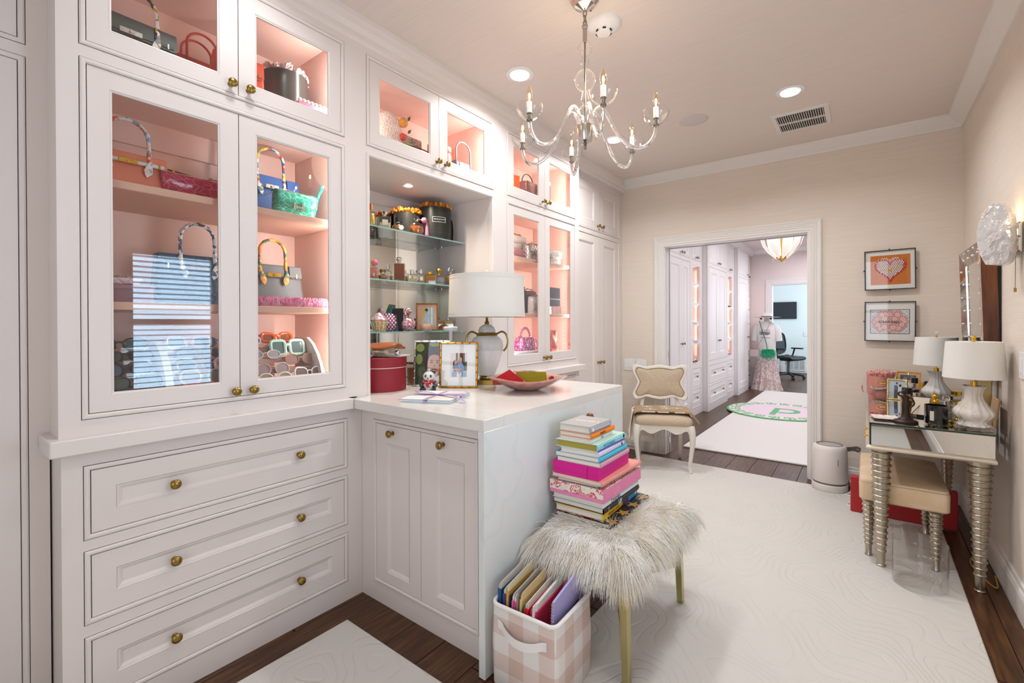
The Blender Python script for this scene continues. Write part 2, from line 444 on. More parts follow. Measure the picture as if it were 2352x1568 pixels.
# baseboards
BP = [(0, 0), (0.018, 0), (0.018, 0.10), (0.014, 0.118), (0.009, 0.125), (0.008, 0.142), (0, 0.146)]
crown('baseboard_right', (0.54, -1.2), (0.54, 4.34), (-1, 0), BP, trimm)
crown('baseboard_back', (-0.278, 4.34), (0.54, 4.34), (0, -1), BP, trimm)
crown('baseboard_back', (-2.0, 4.34), (-1.646, 4.34), (0, -1), BP, trimm)
crown('baseboard_hall', (0.54, 4.46), (0.54, 10.0), (-1, 0), BP, white)
crown('baseboard_office', (-2.45, 13.42), (0.54, 13.42), (0, -1), [(0, 0), (0.015, 0), (0.015, 0.17), (0, 0.18)], white)
# cased opening door_1: fluted casing and jamb
def casing(name, x0, x1, z1, y, m, w=0.097, sgn=-1):
    g = G(); prof = [(0, 0), (0, 0.020), (0.010, 0.026), (0.020, 0.020), (0.028, 0.020), (0.032, 0.015), (0.040, 0.020), (0.048, 0.015), (0.056, 0.020), (0.064, 0.015), (0.074, 0.018), (0.086, 0.012), (w, 0.012), (w, 0)]
    S = []
    for cx, cz, ix in ((x0, 0.0, 1), (x0, z1, 1), (x1, z1, -1), (x1, 0.0, -1)):
        S.append([(cx + ix * a, y + sgn * b, cz - (a if cz > 0 else 0)) for a, b in prof])
    return struct(g.loft(S, True, False).part(name, m))
d1 = casing('door_1', -1.646, -0.278, 2.087, 4.34, trimm)
g = G()
g.box(-1.556, -1.542, 4.335, 4.47, 0, 1.993).box(-0.377, -0.363, 4.335, 4.47, 0, 1.993).box(-1.556, -0.363, 4.335, 4.47, 1.985, 1.999)
g.box(-1.5425, -1.535, 4.395, 4.47, 0, 1.985).box(-0.3845, -0.377, 4.395, 4.47, 0, 1.985)
g.part('jamb', white, d1)
g = G().box(-1.5355, -1.531, 4.43, 4.436, 0, 1.98).box(-1.535, -0.385, 4.43, 4.436, 1.9805, 1.985)
g.part('pocket_track', mat('grey_track', '8c8f94', 0.4, 0.6), d1)
for zz in (0.93, 0.10):
    G().box(-1.5345, -1.528, 4.405, 4.425, zz, zz + 0.06).part('latch', silver, d1)
d2 = casing('door_2', -1.563, -0.19, 2.096, 10.0, white)
G().box(-1.466, -1.452, 9.995, 10.13, 0, 1.991).box(-0.30, -0.286, 9.995, 10.13, 0, 1.991).box(-1.466, -0.286, 9.995, 10.13, 1.985, 1.999).part('jamb', white, d2)
# hall crown and far-wall crown
crown('trim_2', (-2.0, 10.0), (0.54, 10.0), (0, -1), CP, hallp)
# paper seams on the back wall are hairlines; carpet and hall rug
def cshape():
    """main carpet: wraps the island, with a soft rounded edge"""
    P = [(0.373, 4.15), (0.365, -1.1), (-1.772, -1.1), (-1.766, 1.108), (-0.945, 1.108), (-0.935, 2.47), (-1.72, 2.47), (-1.722, 4.205)]
    g = G(); n = len(P)
    def inset(d):
        q = []
        for i in range(n):
            a, b, c = Vector(P[i - 1]), Vector(P[i]), Vector(P[(i + 1) % n])
            e1 = (b - a).normalized(); e2 = (c - b).normalized()
            n1 = Vector((e1.y, -e1.x)); n2 = Vector((e2.y, -e2.x)); m = (n1 + n2); m = m / (1 + n1.dot(n2))
            q.append(b + m * d)
        return q
    ar = sum(P[i - 1][0] * P[i][1] - P[i][0] * P[i - 1][1] for i in range(n)) / 2
    s = 1 if ar < 0 else -1
    secs = [[(p.x, p.y, z) for p in inset(s * d)] for d, z in ((0, 0.0005), (0, 0.006), (0.004, 0.0095), (0.010, 0.010))]
    g.loft(secs, True, False); return g
tag(cshape().part('carpet', rugm), 'large cream carved carpet with wavy lines covering the dressing room floor', 'rug')
rug2m = mat('hall_rug', 'e8e6e2', 0.95, bump=('noise', 200, 0.3, 0.003))
g = G().box(-1.49, 0.25, 4.70, 9.44, 0.0005, 0.016, 0.004)
tag(g.part('runner_rug', rug2m), 'plain off white rug on the dark floor of the room beyond', 'rug')
# round monogram rug
rr_ = thing('round_rug', 'round pink rug with green key border lying on the plain hall rug', 'rug', (-0.967, 7.3, 0.0165)); rr_.scale = (0.78, 0.78, 1)
pinkr = mat('rug_pink', 'ecd9e6', 0.95); greenr = mat('rug_green', '6fbf82', 0.95); creamr = mat('rug_cream', 'ece7e4', 0.95)
G().lathe([(0.86, 0), (0.875, 0.004), (0.87, 0.012), (0.84, 0.014), (0.0001, 0.014)], 72).part('border', greenr, rr_)
G().lathe([(0.835, 0.0142), (0.0001, 0.0142)], 72, cap=False).part('field', creamr, rr_)
G().lathe([(0.60, 0.0146), (0.0001, 0.0146)], 72, cap=False).part('centre', pinkr, rr_)
g = G()
for k in range(20):
    a = 2 * PI * k / 20
    def P(r, t, z): return (r * math.cos(a + t), r * math.sin(a + t), z)
    for r0, r1, t0, t1 in ((0.79, 0.835, -0.02, 0.02), (0.775, 0.80, -0.02, 0.12), (0.66, 0.80, 0.10, 0.13), (0.655, 0.68, -0.10, 0.13), (0.68, 0.74, -0.10, -0.07), (0.72, 0.745, -0.10, 0.05), (0.69, 0.73, 0.02, 0.05)):
        V = [P(r0, t0, 0.0145), P(r1, t0, 0.0145), P(r1, t1, 0.0145), P(r0, t1, 0.0145), P(r0, t0, 0.0155), P(r1, t0, 0.0155), P(r1, t1, 0.0155), P(r0, t1, 0.0155)]
        g.add(V, [(4, 5, 6, 7), (0, 1, 5, 4), (1, 2, 6, 5), (2, 3, 7, 6), (3, 0, 4, 7)])
g.part('key_pattern', greenr, rr_)
lettering('p', 1.05, greenr, rr_, (0.10, 0.06, 0.0155), (0, 0, 0), 0.001)
# ================================================================== CABINETS
# local frame of a unit on the left wall: X = world y, Y = depth into the wall, Z = up; face at Y = 0
knobmesh = G().at((0, 0, 0), (R(90), 0, 0)).lathe([(0.0001, 0), (0.0095, 0), (0.0095, 0.002), (0.0055, 0.004), (0.0050, 0.013), (0.0075, 0.016), (0.0145, 0.020), (0.0165, 0.0245), (0.0150, 0.029), (0.0090, 0.0325), (0.0001, 0.0335)], 20).mesh(brass, 'knob')
ENDB = [(0, 0.012), (0, -0.002), (0.004, -0.0045), (0.010, -0.0045), (0.0135, -0.002), (0.0145, 0.002), (0.0145, 0.013)]
GLASSB = [(-0.0005, 0.011), (-0.0005, 0.0005), (0.002, 0.003), (0.006, 0.004), (0.006, 0.011)]
PANB = [(0, 0.0), (0.002, 0.0025), (0.006, 0.003), (0.014, 0.0075), (0.016, 0.0095)]

class Unit:
    """an inset cabinet face: face frame, beads, glaze lines; doors and drawers are added one by one"""
    def __init__(s, root, pm=paint):
        s.root = root; s.holes = []; s.bead = G(); s.stop = G(); s.pm = pm
    def hole(s, x0, x1, z0, z1, bead=True):
        s.holes.append((x0, x1, z0, z1))
        if bead:
            s.bead.ring(x0 + .002, x1 - .002, z0 + .002, z1 - .002, ENDB)
            s.stop.ring(x0 - .004, x1 + .004, z0 - .004, z1 + .004, [(0, .013), (.034, .013), (.034, .018), (0, .018)], True)
    def door(s, x0, x1, z0, z1, glass=None, panel=None, knob=None, kz=None, name='door'):
        g = G(); bb = G()
        if glass:
            g.face(x0, x1, z0, z1, [glass], 0.001, 0.012); bb = g.ring(*glass, GLASSB)
        else:
            g.face(x0, x1, z0, z1, [panel], 0.001, 0.012); g.ring(*panel, PANB); p = panel
            g.box(p[0] + .01, p[1] - .01, 0.0095, 0.012, p[2] + .01, p[3] - .01)
        d = g.part(name, s.pm, s.root)
        if glass: G().box(glass[0] - .004, glass[1] + .004, 0.006, 0.0095, glass[2] - .004, glass[3] + .004).part('glass_pane', pane, d)
        for kx in (knob if isinstance(knob, (list, tuple)) else [knob] if knob is not None else []):
            link('knob', knobmesh, d, (kx, 0.001 if glass else (0.0095 if panel and panel[0] < kx < panel[1] and panel[2] < kz < panel[3] else 0.001), kz))
        return d
    def pair(s, x0, x1, z0, z1, gl, gr, kz, knobs, glass=True, cmid=None):
        """two inset doors in one beaded opening"""
        s.hole(x0, x1, z0, z1); e = 0.0185; m = cmid or (x0 + x1) / 2
        s.door(x0 + e, m - .0015, z0 + e, z1 - e, gl if glass else None, None if glass else gl, knobs[0], kz)
        s.door(m + .0015, x1 - e, z0 + e, z1 - e, gr if glass else None, None if glass else gr, knobs[1], kz)
        s.stop.box(m - .012, m + .012, .013, .016, z0 + .03, z1 - .03)
    def drawer(s, x0, x1, z0, z1, panel, knobs, kz):
        s.hole(x0, x1, z0, z1); e = 0.0185
        s.door(x0 + e, x1 - e, z0 + e, z1 - e, None, panel, knobs, kz, 'drawer')
    def finish(s, x0, x1, z0, z1):
        G().face(x0, x1, z0, z1, s.holes, 0, 0.02).part('face_frame', s.pm, s.root)
        s.bead.part('bead_moulding', s.pm, s.root); s.stop.part('rebate', glaze, s.root)

LX = -1.9
def wallroot(name, label, cat, x=LX): return thing(name, label, cat, (x, 0, 0), 90)

def carcass(root, x0, x1, z0, z1, depth=0.43, inner=peach, back=True, rail=False):
    g = G()
    g.box(x0, x0 + .018, 0.02, depth, z0, z1).box(x1 - .018, x1, 0.02, depth, z0, z1)
    g.box(x0, x1, 0.02, depth, z1 - .012, z1).box(x0, x1, 0.02, depth, z0, z0 + .012)
    if back: g.box(x0, x1, depth, depth + .012, z0, z1)
    if rail: g.box(x0 + .02, x1 - .02, depth - .014, depth, z1 - .115, z1 - .012)
    return g.part('carcass', inner, root)

def shelf_pins(root, x, z0, z1):
    g = G()
    for k in range(int((z1 - z0) / .032)): g.box(x - .0015, x + .0015, 0.098, 0.102, z0 + .032 * k, z0 + .032 * k + .004)
    g.part('pin_holes', glaze, root)['kind'] = 'stuff'

def hinges(root, x, zs):
    for z in zs: G().box(x - .012, x, 0.022, 0.06, z - .006, z + .006, .002).part('hinge', chrome, root)

def display(root, x0, x1, o, gl, gr, glow, shelfname='shelf'):
    """upper glazed pair and tall glazed pair; o = outer opening x range"""
    U = Unit(root)
    m = (o[0] + o[1]) / 2
    U.pair(o[0], o[1], 2.108, 2.542, (gl[0], gl[1], 2.18, 2.465), (gr[0], gr[1], 2.18, 2.465), 2.156, (m - .027, m + .035))
    U.pair(o[0], o[1], 0.972, 2.072, (gl[0], gl[1], 1.043, 1.998), (gr[0], gr[1], 1.043, 1.998), 1.011, (m - .02, m + .041))
    U.finish(x0, x1, 0.925, 2.60)
    a, b = o[0] - .026, o[1] + .004
    carcass(root, a, b, 2.10, 2.56); carcass(root, a, b, 0.955, 2.085, rail=True)
    for z in (1.728, 1.335):
        G().box(a + .019, b - .019, 0.035, 0.428, z - .026, z, .002).part('shelf', mat('shaded_peach_shelf', 'dcaa96', .5), root)  # peach darkened: the shade on the shelf front edges is put into the colour
    shelf_pins(root, b - .0185, 1.36, 1.68); shelf_pins(root, b - .0185, 1.02, 1.30)
    hinges(root, b - .018, (2.44, 2.21)); hinges(root, b - .018, (1.9, 1.09))
    # plain outer shell behind the face frame
    for a_ in (x0, x1 - .02): G().box(a_, a_ + .02, 0.02, 0.55, 0.925, 2.60).part('side_panel', paint, root)

# ---- A: the near display cabinet, its drawer base and the ledge
A = wallroot('display_cabinet', 'tall glazed pink white display cabinet of handbags and sunglasses above three drawers', 'cabinet')
display(A, 0.262, 1.247, (0.311, 1.190), (0.382, 0.688), (0.811, 1.119), True)
D = wallroot('drawer_chest', 'built in pink white chest of three wide drawers with six brass knobs', 'cabinet')
U = Unit(D)
for z0, z1, p0, p1, kz in ((0.605, 0.833, 0.684, 0.755, 0.716), (0.346, 0.573, 0.425, 0.495, 0.454), (0.086, 0.311, 0.164, 0.233, 0.190)):
    U.drawer(0.314, 1.197, z0, z1, (0.391, 1.119, p0, p1), (0.543, 0.976), kz)
U.finish(0.267, 1.27, 0.0, 0.877)
G().box(0.267, 0.287, 0.02, 0.55, 0, 0.876).part('side_panel', paint, D)
G().box(0.238, 1.204, -0.042, 0.135, 0.877, 0.925, .003).part('ledge', paint, D)
# ---- B: upper pair over the open mirrored niche
B = wallroot('niche_cabinet', 'pink white cabinet with two glazed doors over an open mirrored perfume niche', 'cabinet')
U = Unit(B)
U.pair(1.303, 2.229, 2.108, 2.542, (1.375, 1.704, 2.18, 2.465), (1.828, 2.153, 2.18, 2.465), 2.156, (1.751, 1.813), True, 1.766)
U.holes.append((1.318, 2.214, 0.90, 2.062))
U.bead.ring(1.303, 2.229, 0.89, 2.075, [(0, .004), (0, -.003), (.004, -.005), (.010, -.005), (.0155, -.001), (.0165, .017), (.0165, .03)])
U.finish(1.247, 2.305, 0.90, 2.60)
carcass(B, 1.29, 2.235, 2.10, 2.56)
hinges(B, 2.217, (2.44, 2.21))
G().box(1.298, 1.318, 0.018, 0.50, 0.92, 2.08).box(2.214, 2.234, 0.018, 0.50, 0.92, 2.08).box(1.30, 2.232, 0.018, 0.50, 2.062, 2.09).box(1.30, 2.232, 0.488, 0.51, 0.92, 2.08).part('niche_lining', paint, B)
for a, b in ((1.319, 1.855), (1.857, 2.213)):
    G().box(a, b, 0.480, 0.487, 0.925, 1.985, .001).part('mirror_panel', mirror, B)
for z in (1.796, 1.508, 1.219):
    g = G().box(1.321, 2.205, 0.232, 0.476, z - .008, z); s = g.part('glass_shelf', shelfglass, B)
    G().box(1.321, 2.205, 0.2305, 0.2325, z - .008, z).part('polished_edge', shelfedge, s)
    for x, y in ((1.324, .26), (1.324, .45), (2.205, .26), (2.205, .45)): G().cyl((x, y, z - .016), .004, .008, 10).part('shelf_pin', chrome, s)
p = G().lathe([(.034, 0), (.034, .004), (.026, .006), (.024, .002)], 24, (1.73, 0.22, 2.0555), cap=False).part('puck_light', trimm, B)
G().lathe([(.024, 0), (.0001, 0)], 20, (1.73, 0.22, 2.0575), cap=False).part('puck_lens', mat('puck_lens', 'ffffff', 0.5, emit=('fff4e4', 12)), p)
# ---- C: the far display cabinet
Cc = wallroot('display_cabinet', 'glazed pink white display cabinet of handbags behind the counter lamp', 'cabinet')
display(Cc, 2.305, 3.312, (2.366, 3.257), (2.438, 2.738), (2.875, 3.187), True)
U = Unit(Cc)
U.drawer(2.366, 3.257, 0.62, 0.845, (2.44, 3.18, 0.69, 0.77), (2.6, 3.02), 0.73)
U.finish(2.305, 3.312, 0.0, 0.877)
G().box(2.305, 3.312, 0.02, 0.52, 0.0, 0.86).part('base_panel', paint, Cc)
G().box(2.36, 3.345, -0.042, 0.53, 0.877, 0.925, .003).part('ledge', paint, Cc)
# ---- D: tall wardrobe up to the back wall, and the wardrobe at the near left edge
W = wallroot('wardrobe', 'tall panelled pink white wardrobe filling the corner by the back wall', 'wardrobe', -1.99)
U = Unit(W)
m = 3.85
U.pair(3.36, 4.275, 2.105, 2.545, (3.46, 3.745, 2.19, 2.46), (3.94, 4.18, 2.19, 2.46), 2.16, (3.815, 3.895), False, m)
U.pair(3.36, 4.275, 0.10, 2.078, (3.46, 3.745, 0.19, 1.995), (3.94, 4.18, 0.19, 1.995), 0.90, (3.815, 3.895), False, m)
U.finish(3.314, 4.338, 0, 2.60)
G().box(3.314, 4.33, 0.018, 0.45, 0, 2.6).part('carcass', paint, W)
W2 = wallroot('wardrobe', 'tall panelled pink white wardrobe cut off by the left frame edge', 'wardrobe', -2.04)
U = Unit(W2)
U.pair(-0.70, 0.218, 2.107, 2.55, (-0.60, -0.33, 2.19, 2.46), (-0.15, 0.045, 2.19, 2.46), 2.16, (-0.28, -0.20), False)
U.pair(-0.70, 0.218, 0.10, 2.072, (-0.60, -0.33, 0.19, 1.995), (-0.15, 0.045, 0.19, 1.995), 1.0, (-0.28, -0.20), False)
U.finish(-0.90, 0.262, 0, 2.60)
G().box(-0.90, 0.261, 0.018, 0.40, 0, 2.6).part('carcass', paint, W2)
# cabinet crowns
KP = [(0, 2.575), (0.004, 2.585), (0.010, 2.592), (0.012, 2.612), (0.024, 2.635), (0.034, 2.664), (0.037, CE), (-.05, CE), (-.05, 2.575)]
crown('trim_3', (LX, 0.262), (LX, 3.312), (1, 0), KP, paint)
crown('trim_3', (-2.04, -0.9), (-2.04, 0.27), (1, 0), KP, paint)
crown('trim_3', (-1.99, 3.31), (-1.99, 4.33), (1, 0), [(a + .03, b) for a, b in KP], paint)
struct(G().box(-2.44, LX, 0.262, 3.312, 2.598, CE).box(-2.44, -1.99, 3.31, 4.33, 2.598, CE).box(-2.44, -2.04, -.9, .27, 2.598, CE).part('trim_4', paint))

# ---- island: panelled cabinet under a quartz worktop with a waterfall end
I = thing('island_cabinet', 'pink white panelled two door base of the stone topped peninsula', 'cabinet', (0, 1.271, 0), 0)
U = Unit(I)
U.pair(-1.808, -1.162, 0.088, 0.828, (-1.712, -1.56, 0.153, 0.727), (-1.393, -1.236, 0.157, 0.723), 0.78, (-1.67, -1.351), False, -1.487)
U.finish(-1.92, -1.10, 0, 0.876)
G().box(-1.92, -1.106, 0.02, 1.04, 0, 0.876).part('carcass', paint, I)
T = thing('worktop', 'pale quartz worktop of the peninsula with a waterfall end panel', 'counter', (0, 0, 0))
G().box(-2.378, -1.076, 1.318, 2.212, 0.878, 0.92).box(-1.898, -1.076, 1.206, 1.318, 0.878, 0.92, .001).box(-1.898, -1.076, 2.212, 2.351, 0.878, 0.92, .001).part('top', stone, T)
G().box(-1.105, -1.0755, 1.2065, 2.351, 0.002, 0.8785, .0015).part('waterfall_end', marble, T)
# ================================================================== CEILING AND WALL FIXTURES
frost = mat('frosted_sleeve', 'f4f1ea', 0.5, emit=('fff0dc', 0.25))
bulbm = thin_glass('bulb_glass', 'fff3dc', 0.05, 0.8, 2.5)
filam = mat('filament', 'ffe2b0', 0.5, emit=('ffd9a0', 45))
pewter = mat('pewter', '8d877b', 0.3, 1.0)
ch = thing('chandelier', 'six armed clear blown glass chandelier with candle bulbs', 'chandelier', (-0.981, 1.767, 0))
facet = mat('mirror_canopy', 'd6cfc6', 0.06, 1.0)
G().lathe([(.068, CE), (.068, 2.672), (.060, 2.655), (.044, 2.638), (.020, 2.626), (.008, 2.620), (.0001, 2.620)][::-1], 14, smooth=False).part('canopy', facet, ch)
for k in range(3):
    z = 2.606 - .020 * k; a = R(90 * (k % 2))
    G().tube([(math.cos(t) * .008 * math.cos(a), math.cos(t) * .008 * math.sin(a), z + .015 * math.sin(t)) for t in [2 * PI * i / 14 for i in range(14)]], .0022, 6, True).part('chain_link', pewter, ch)
G().lathe([(.0001, 2.485), (.0095, 2.485), (.0095, 2.543), (.013, 2.546), (.013, 2.556), (.006, 2.562), (.0001, 2.562)], 16).part('rod_sleeve', mat('taupe_sleeve', 'a79a90', 0.6), ch)
G().cyl((0, 0, 2.06), .004, .43, 8).part('rod', pewter, ch)
G().ball((0, 0, 2.455), .031, 24, rings=14).part('glass_ball', clear, ch)
G().lathe([(.008, 2.366), (.016, 2.385), (.020, 2.398), (.013, 2.42), (.011, 2.43)], 20, cap=False).part('glass_neck', clear, ch)
G().ball((0, 0, 2.318), .047, 28, rings=16).part('glass_ball', clear, ch)
G().lathe([(.011, 2.272), (.014, 2.25), (.019, 2.232), (.012, 2.22), (.008, 2.21)], 20, cap=False).part('glass_neck', clear, ch)
G().ball((0, 0, 2.178), .028, 20, .034, 12).part('glass_ball', clear, ch)
G().lathe([(.0001, 2.052), (.030, 2.052), (.034, 2.07), (.040, 2.112), (.040, 2.118), (.0001, 2.118)], 24).part('hub_cup', silver, ch)
G().lathe([(.010, 2.047), (.045, 2.055), (.060, 2.085), (.052, 2.12)], 28, cap=False).part('hub_bowl', clear, ch)
G().lathe([(.0001, 2.018), (.006, 2.02), (.007, 2.033), (.004, 2.037), (.010, 2.043), (.004, 2.052), (.0001, 2.052)], 14).part('finial', pewter, ch)
prof = [(.028, 2.105), (.030, 2.135), (.040, 2.170), (.058, 2.188), (.078, 2.180), (.100, 2.145), (.125, 2.090), (.155, 2.040), (.190, 2.006), (.225, 1.990), (.258, 1.992), (.283, 2.012), (.296, 2.040), (.300, 2.068)]
def spline(P, n=3):
    out = []
    for i in range(len(P) - 1):
        a, b, c, d = [Vector(P[max(0, min(len(P) - 1, i + k))]) for k in (-1, 0, 1, 2)]
        for j in range(n):
            t = j / n; out.append(0.5 * ((2 * b) + (c - a) * t + (2 * a - 5 * b + 4 * c - d) * t * t + (3 * b - a - 3 * c + d) * t ** 3))
    return out + [Vector(P[-1])]
arm3 = [(p.x, 0, p.y) for p in spline([(r, z) for r, z in prof])]
armm = G().tube(arm3, .0075, 8).mesh(mat('arm_glass', 'ffffff', 0.03, trans=0.85, ior=1.4, coat=0.6), 'arm')
capm = G().lathe([(.0001, 2.066), (.012, 2.066), (.013, 2.071), (.0085, 2.073), (.0085, 2.092), (.012, 2.094), (.012, 2.097), (.0001, 2.098)], 14, (.3, 0, 0)).mesh(pewter, 'candle_cup')
bowlm = G().lathe([(.011, 2.074), (.030, 2.080), (.044, 2.094), (.052, 2.112), (.054, 2.128), (.0525, 2.128), (.050, 2.112), (.042, 2.096), (.028, 2.082), (.011, 2.077)], 28, (.3, 0, 0), cap=False).mesh(clear, 'drip_bowl')
slm = G().lathe([(.0001, 2.097), (.0105, 2.097), (.0105, 2.140), (.008, 2.143), (.0001, 2.143)], 14, (.3, 0, 0)).mesh(frost, 'candle_sleeve')
bum = G().lathe([(.008, 2.142), (.0125, 2.155), (.0132, 2.165), (.011, 2.182), (.006, 2.198), (.0015, 2.211), (.0001, 2.212)], 14, (.3, 0, 0)).mesh(bulbm, 'bulb')
fim = G().ball((.3, 0, 2.166), .0048, 8, .012).mesh(filam, 'filament')
for k in range(6):
    rz = (0, 0, R(12 + 60 * k))
    a = link('arm', armm, ch, (0, 0, 0), rz); link('candle_cup', capm, a); link('drip_bowl', bowlm, a)
    link('candle_sleeve', slm, a); link('bulb', bum, a); link('filament', fim, a)
point('chandelier_light', (-0.981, 1.767, 2.32), 3.0, 'ffe6c4', 0.2)

# recessed downlights
lens = mat('downlight_lens', 'ffffff', 0.5, emit=('fff6ea', 9))
for (x, y), lab in (((-1.585, 2.094), 'round recessed ceiling downlight nearest the wall of cabinets'), ((-0.372, 3.246), 'round recessed ceiling downlight beside the air vent'), ((-1.563, 3.269), 'round recessed ceiling downlight seen through the chandelier arms'),
                    ((-1.585, 0.75), 'round recessed downlight above the near display cabinet'), ((-0.372, 0.75), 'round recessed downlight above the camera side of the carpet'), ((-0.372, 2.05), 'round recessed downlight between fur bench and right wall')):
    t = thing('downlight', lab, 'ceiling light', (x, y, 0))
    G().lathe([(.052, CE - .012), (.056, CE - .006), (.078, CE - .005), (.080, CE - .001), (.078, CE)], 36, cap=False).part('trim_ring', white, t)
    G().lathe([(.055, CE - .008), (.0001, CE - .008)], 30, cap=False).part('lens', lens, t)
sp = thing('ceiling_speaker', 'flush round white ceiling speaker grille between the downlights', 'speaker', (-0.972, 3.297, 0))
G().lathe([(.0001, CE - .006), (.088, CE - .006), (.098, CE - .003), (.100, CE)], 40).part('grille', mat('speaker_grille', 'd9cfca', 0.7, bump=('dots', 500, .3, .001)), sp)
sd = thing('smoke_detector', 'round white smoke detector behind the chandelier chain', 'smoke detector', (-1.0, 1.985, 0))
G().lathe([(.0001, CE - .048), (.030, CE - .048), (.034, CE - .044), (.037, CE - .036), (.066, CE - .022), (.080, CE - .012), (.083, CE)], 40).part('housing', white, sd)
for k in range(6):
    a = 2 * PI * k / 6
    G().at((.037 * math.cos(a), .037 * math.sin(a), CE - .040), (0, 0, a)).box(-.003, .003, -.008, .008, -.003, .003, .001).part('slot', black, sd)
# air vent
vt = thing('air_vent', 'white ceiling air vent with two rows of dark louvers', 'vent', (-0.362, 3.745, 0))
G().at((0, 0, CE), (R(90), 0, 0)).ring(-.17, .17, -.178, .178, [(0, 0), (0, -.003), (.003, -.006), (.030, -.008), (.030, -.001)]).part('frame', trimm, vt)
G().box(-.142, .142, -.15, .15, CE - .002, CE - .0005).part('duct', black, vt)
G().box(-.142, .142, -.008, .008, CE - .011, CE - .002).part('centre_bar', trimm, vt)
lv = G().at((0, 0, 0), (0, R(8), 0)).box(-.0017, .0017, -.069, .069, -.002, .002).mesh(trimm, 'louver')
for k in range(21):
    for y in (-.078, .078): link('louver', lv, vt, (-.134 + .0134 * k, y, CE - .0085))
# switches and outlet on the back wall, switch on the right wall
def switch(lab, loc, rz, n, w):
    t = thing('switch_plate', lab, 'switch', loc, rz)
    G().box(-w / 2, w / 2, -.007, -.0005, -.058, .058, .0025).part('plate', white, t)
    for i in range(n):
        x = (i - (n - 1) / 2) * .046
        G().box(x - .0165, x + .0165, -.010, -.006, -.033, .033, .002).part('rocker', white, t)
switch('white double rocker switch plate left of the chair top', (-1.905, 4.34, 0.846), 0, 2, 0.115)
switch('white double rocker switch plate between the chair back and door casing', (-1.785, 4.34, 0.846), 0, 2, 0.115)
switch('white rocker switch plate on the right wall behind the near vanity lamp', (0.54, 2.83, 1.075), -90, 1, 0.075)
t = thing('wall_outlet', 'white outlet set in the baseboard behind the chair legs', 'outlet', (-1.895, 4.322, 0.065))
G().box(-.055, .055, -.006, -.0005, -.034, .034, .002).part('plate', trimm, t)
g = G()
for x in (-.022, .022):
    g.box(x - .010, x - .007, -.0066, -.0055, -.006, .006).box(x + .005, x + .008, -.0066, -.0055, -.006, .006)
g.part('slots', black, t)['kind'] = 'stuff'
# framed pictures on the back wall
def sprint(root, name, mats, shapes):
    """a flat print: list of (material index, [(x, z) outline], layer)"""
    g = G()
    for mi, pts, ly in shapes:
        y = -.0002 * ly; g.mi(mi).add([(a, y, b) for a, b in pts], [tuple(range(len(pts)))])
    return g.part(name, mats, root)
def ell(cx, cz, rx, rz, n=16, rot=0.0):
    c, s = math.cos(rot), math.sin(rot)
    return [(cx + rx * math.cos(2 * PI * i / n) * c - rz * math.sin(2 * PI * i / n) * s, cz + rx * math.cos(2 * PI * i / n) * s + rz * math.sin(2 * PI * i / n) * c) for i in range(n)]
def rect(x0, x1, z0, z1): return [(x0, z0), (x1, z0), (x1, z1), (x0, z1)]
acry = thin_glass('acrylic', 'fdfdfd', 0.03, 0.5, 4.0)
def floating_frame(lab, z, rot):
    t = thing('framed_picture', lab, 'picture', (0.142, 4.335, z), rot=(0, R(rot), 0))
    G().ring(-.148, .148, -.146, .146, [(0, -.020), (0, -.034), (.006, -.034), (.006, -.020)], True).part('frame', black, t)
    G().box(-.142, .142, -.022, -.018, -.140, .140).part('mat_board', mat('mat_board', 'f1ece4', 0.8), t)
    G().box(-.142, .142, -.031, -.029, -.140, .140).part('glazing', acry, t)
    for x, zz in ((0, .149), (0, -.149), (-.151, 0), (.151, 0)): G().box(x - .004, x + .004, -.036, -.004, zz - .004, zz + .004, .001).part('clip', black, t)
    return t
pt = floating_frame('square picture of a white bead heart on orange', 1.648, -0.6)
G().box(-.112, .118, -.0235, -.022, -.108, .108).part('orange_card', mat('orange_card', 'cf741c', 0.7), pt)
wb = mat('white_bead', 'eee6dd', 0.3); pb = mat('pink_bead', 'd43a68', 0.35)
def inheart(x, z, s):
    x /= s; z /= s; return (x * x + z * z - 1) ** 3 - x * x * z ** 3
gw = G(); gp = G(); cnt = 0
bw = G().ball((0, 0, 0), .0058, 8, rings=5).mesh(wb, 'bead')
for j in range(-13, 14):
    for i in range(-13, 14):
        x = (i + .5 * (j % 2)) * .0128; z = j * .0112
        if inheart(x, z, .068) < 0 and not (abs(x) < .018 and -.012 < z < -.002):
            link('bead', bw, pt, (x + .003, -.026, z + .004))
bp = G().ball((0, 0, 0), .0066, 8, rings=5).mesh(pb, 'bead')
for k in range(40):
    a = 2 * PI * k / 40; x = .086 * math.sin(a) ** 3 * 1.02; z = .0054 * (13 * math.cos(a) - 5 * math.cos(2 * a) - 2 * math.cos(3 * a) - math.cos(4 * a)) + .010
    link('bead', bp, pt, (x + .003, -.026, z))
for dz in (-.0045, -.0095): G().box(-.014, .018, -.0245, -.0235, dz + .001, dz + .003).part('gold_mark', gold, pt)
pf = floating_frame('square picture of pink roses with dark brand lettering', 1.268, 0.4)
G().box(-.112, .112, -.0235, -.022, -.088, .086).part('print_ground', mat('print_ground', 'dfe3e4', 0.7, bump=None), pf)
G().ring(-.114, .114, -.090, .088, [(0, -.0225), (0, -.0242), (.003, -.0242), (.003, -.0225)]).part('print_border', black, pf)
g = G()
for k in range(-9, 10):
    for s in (-1, 1):
        c = k * .028
        pts = [(x, s * x + c) for x in [-.111 + .222 * q / 60 for q in range(61)] if -.087 < s * x + c < .085]
        if len(pts) > 1: g.tube([(pts[0][0], -.0238, pts[0][1]), (pts[-1][0], -.0238, pts[-1][1])], .0006, 4)
g.part('lattice', mat('lattice_grey', '7b7c7e', 0.7), pf)['kind'] = 'stuff'
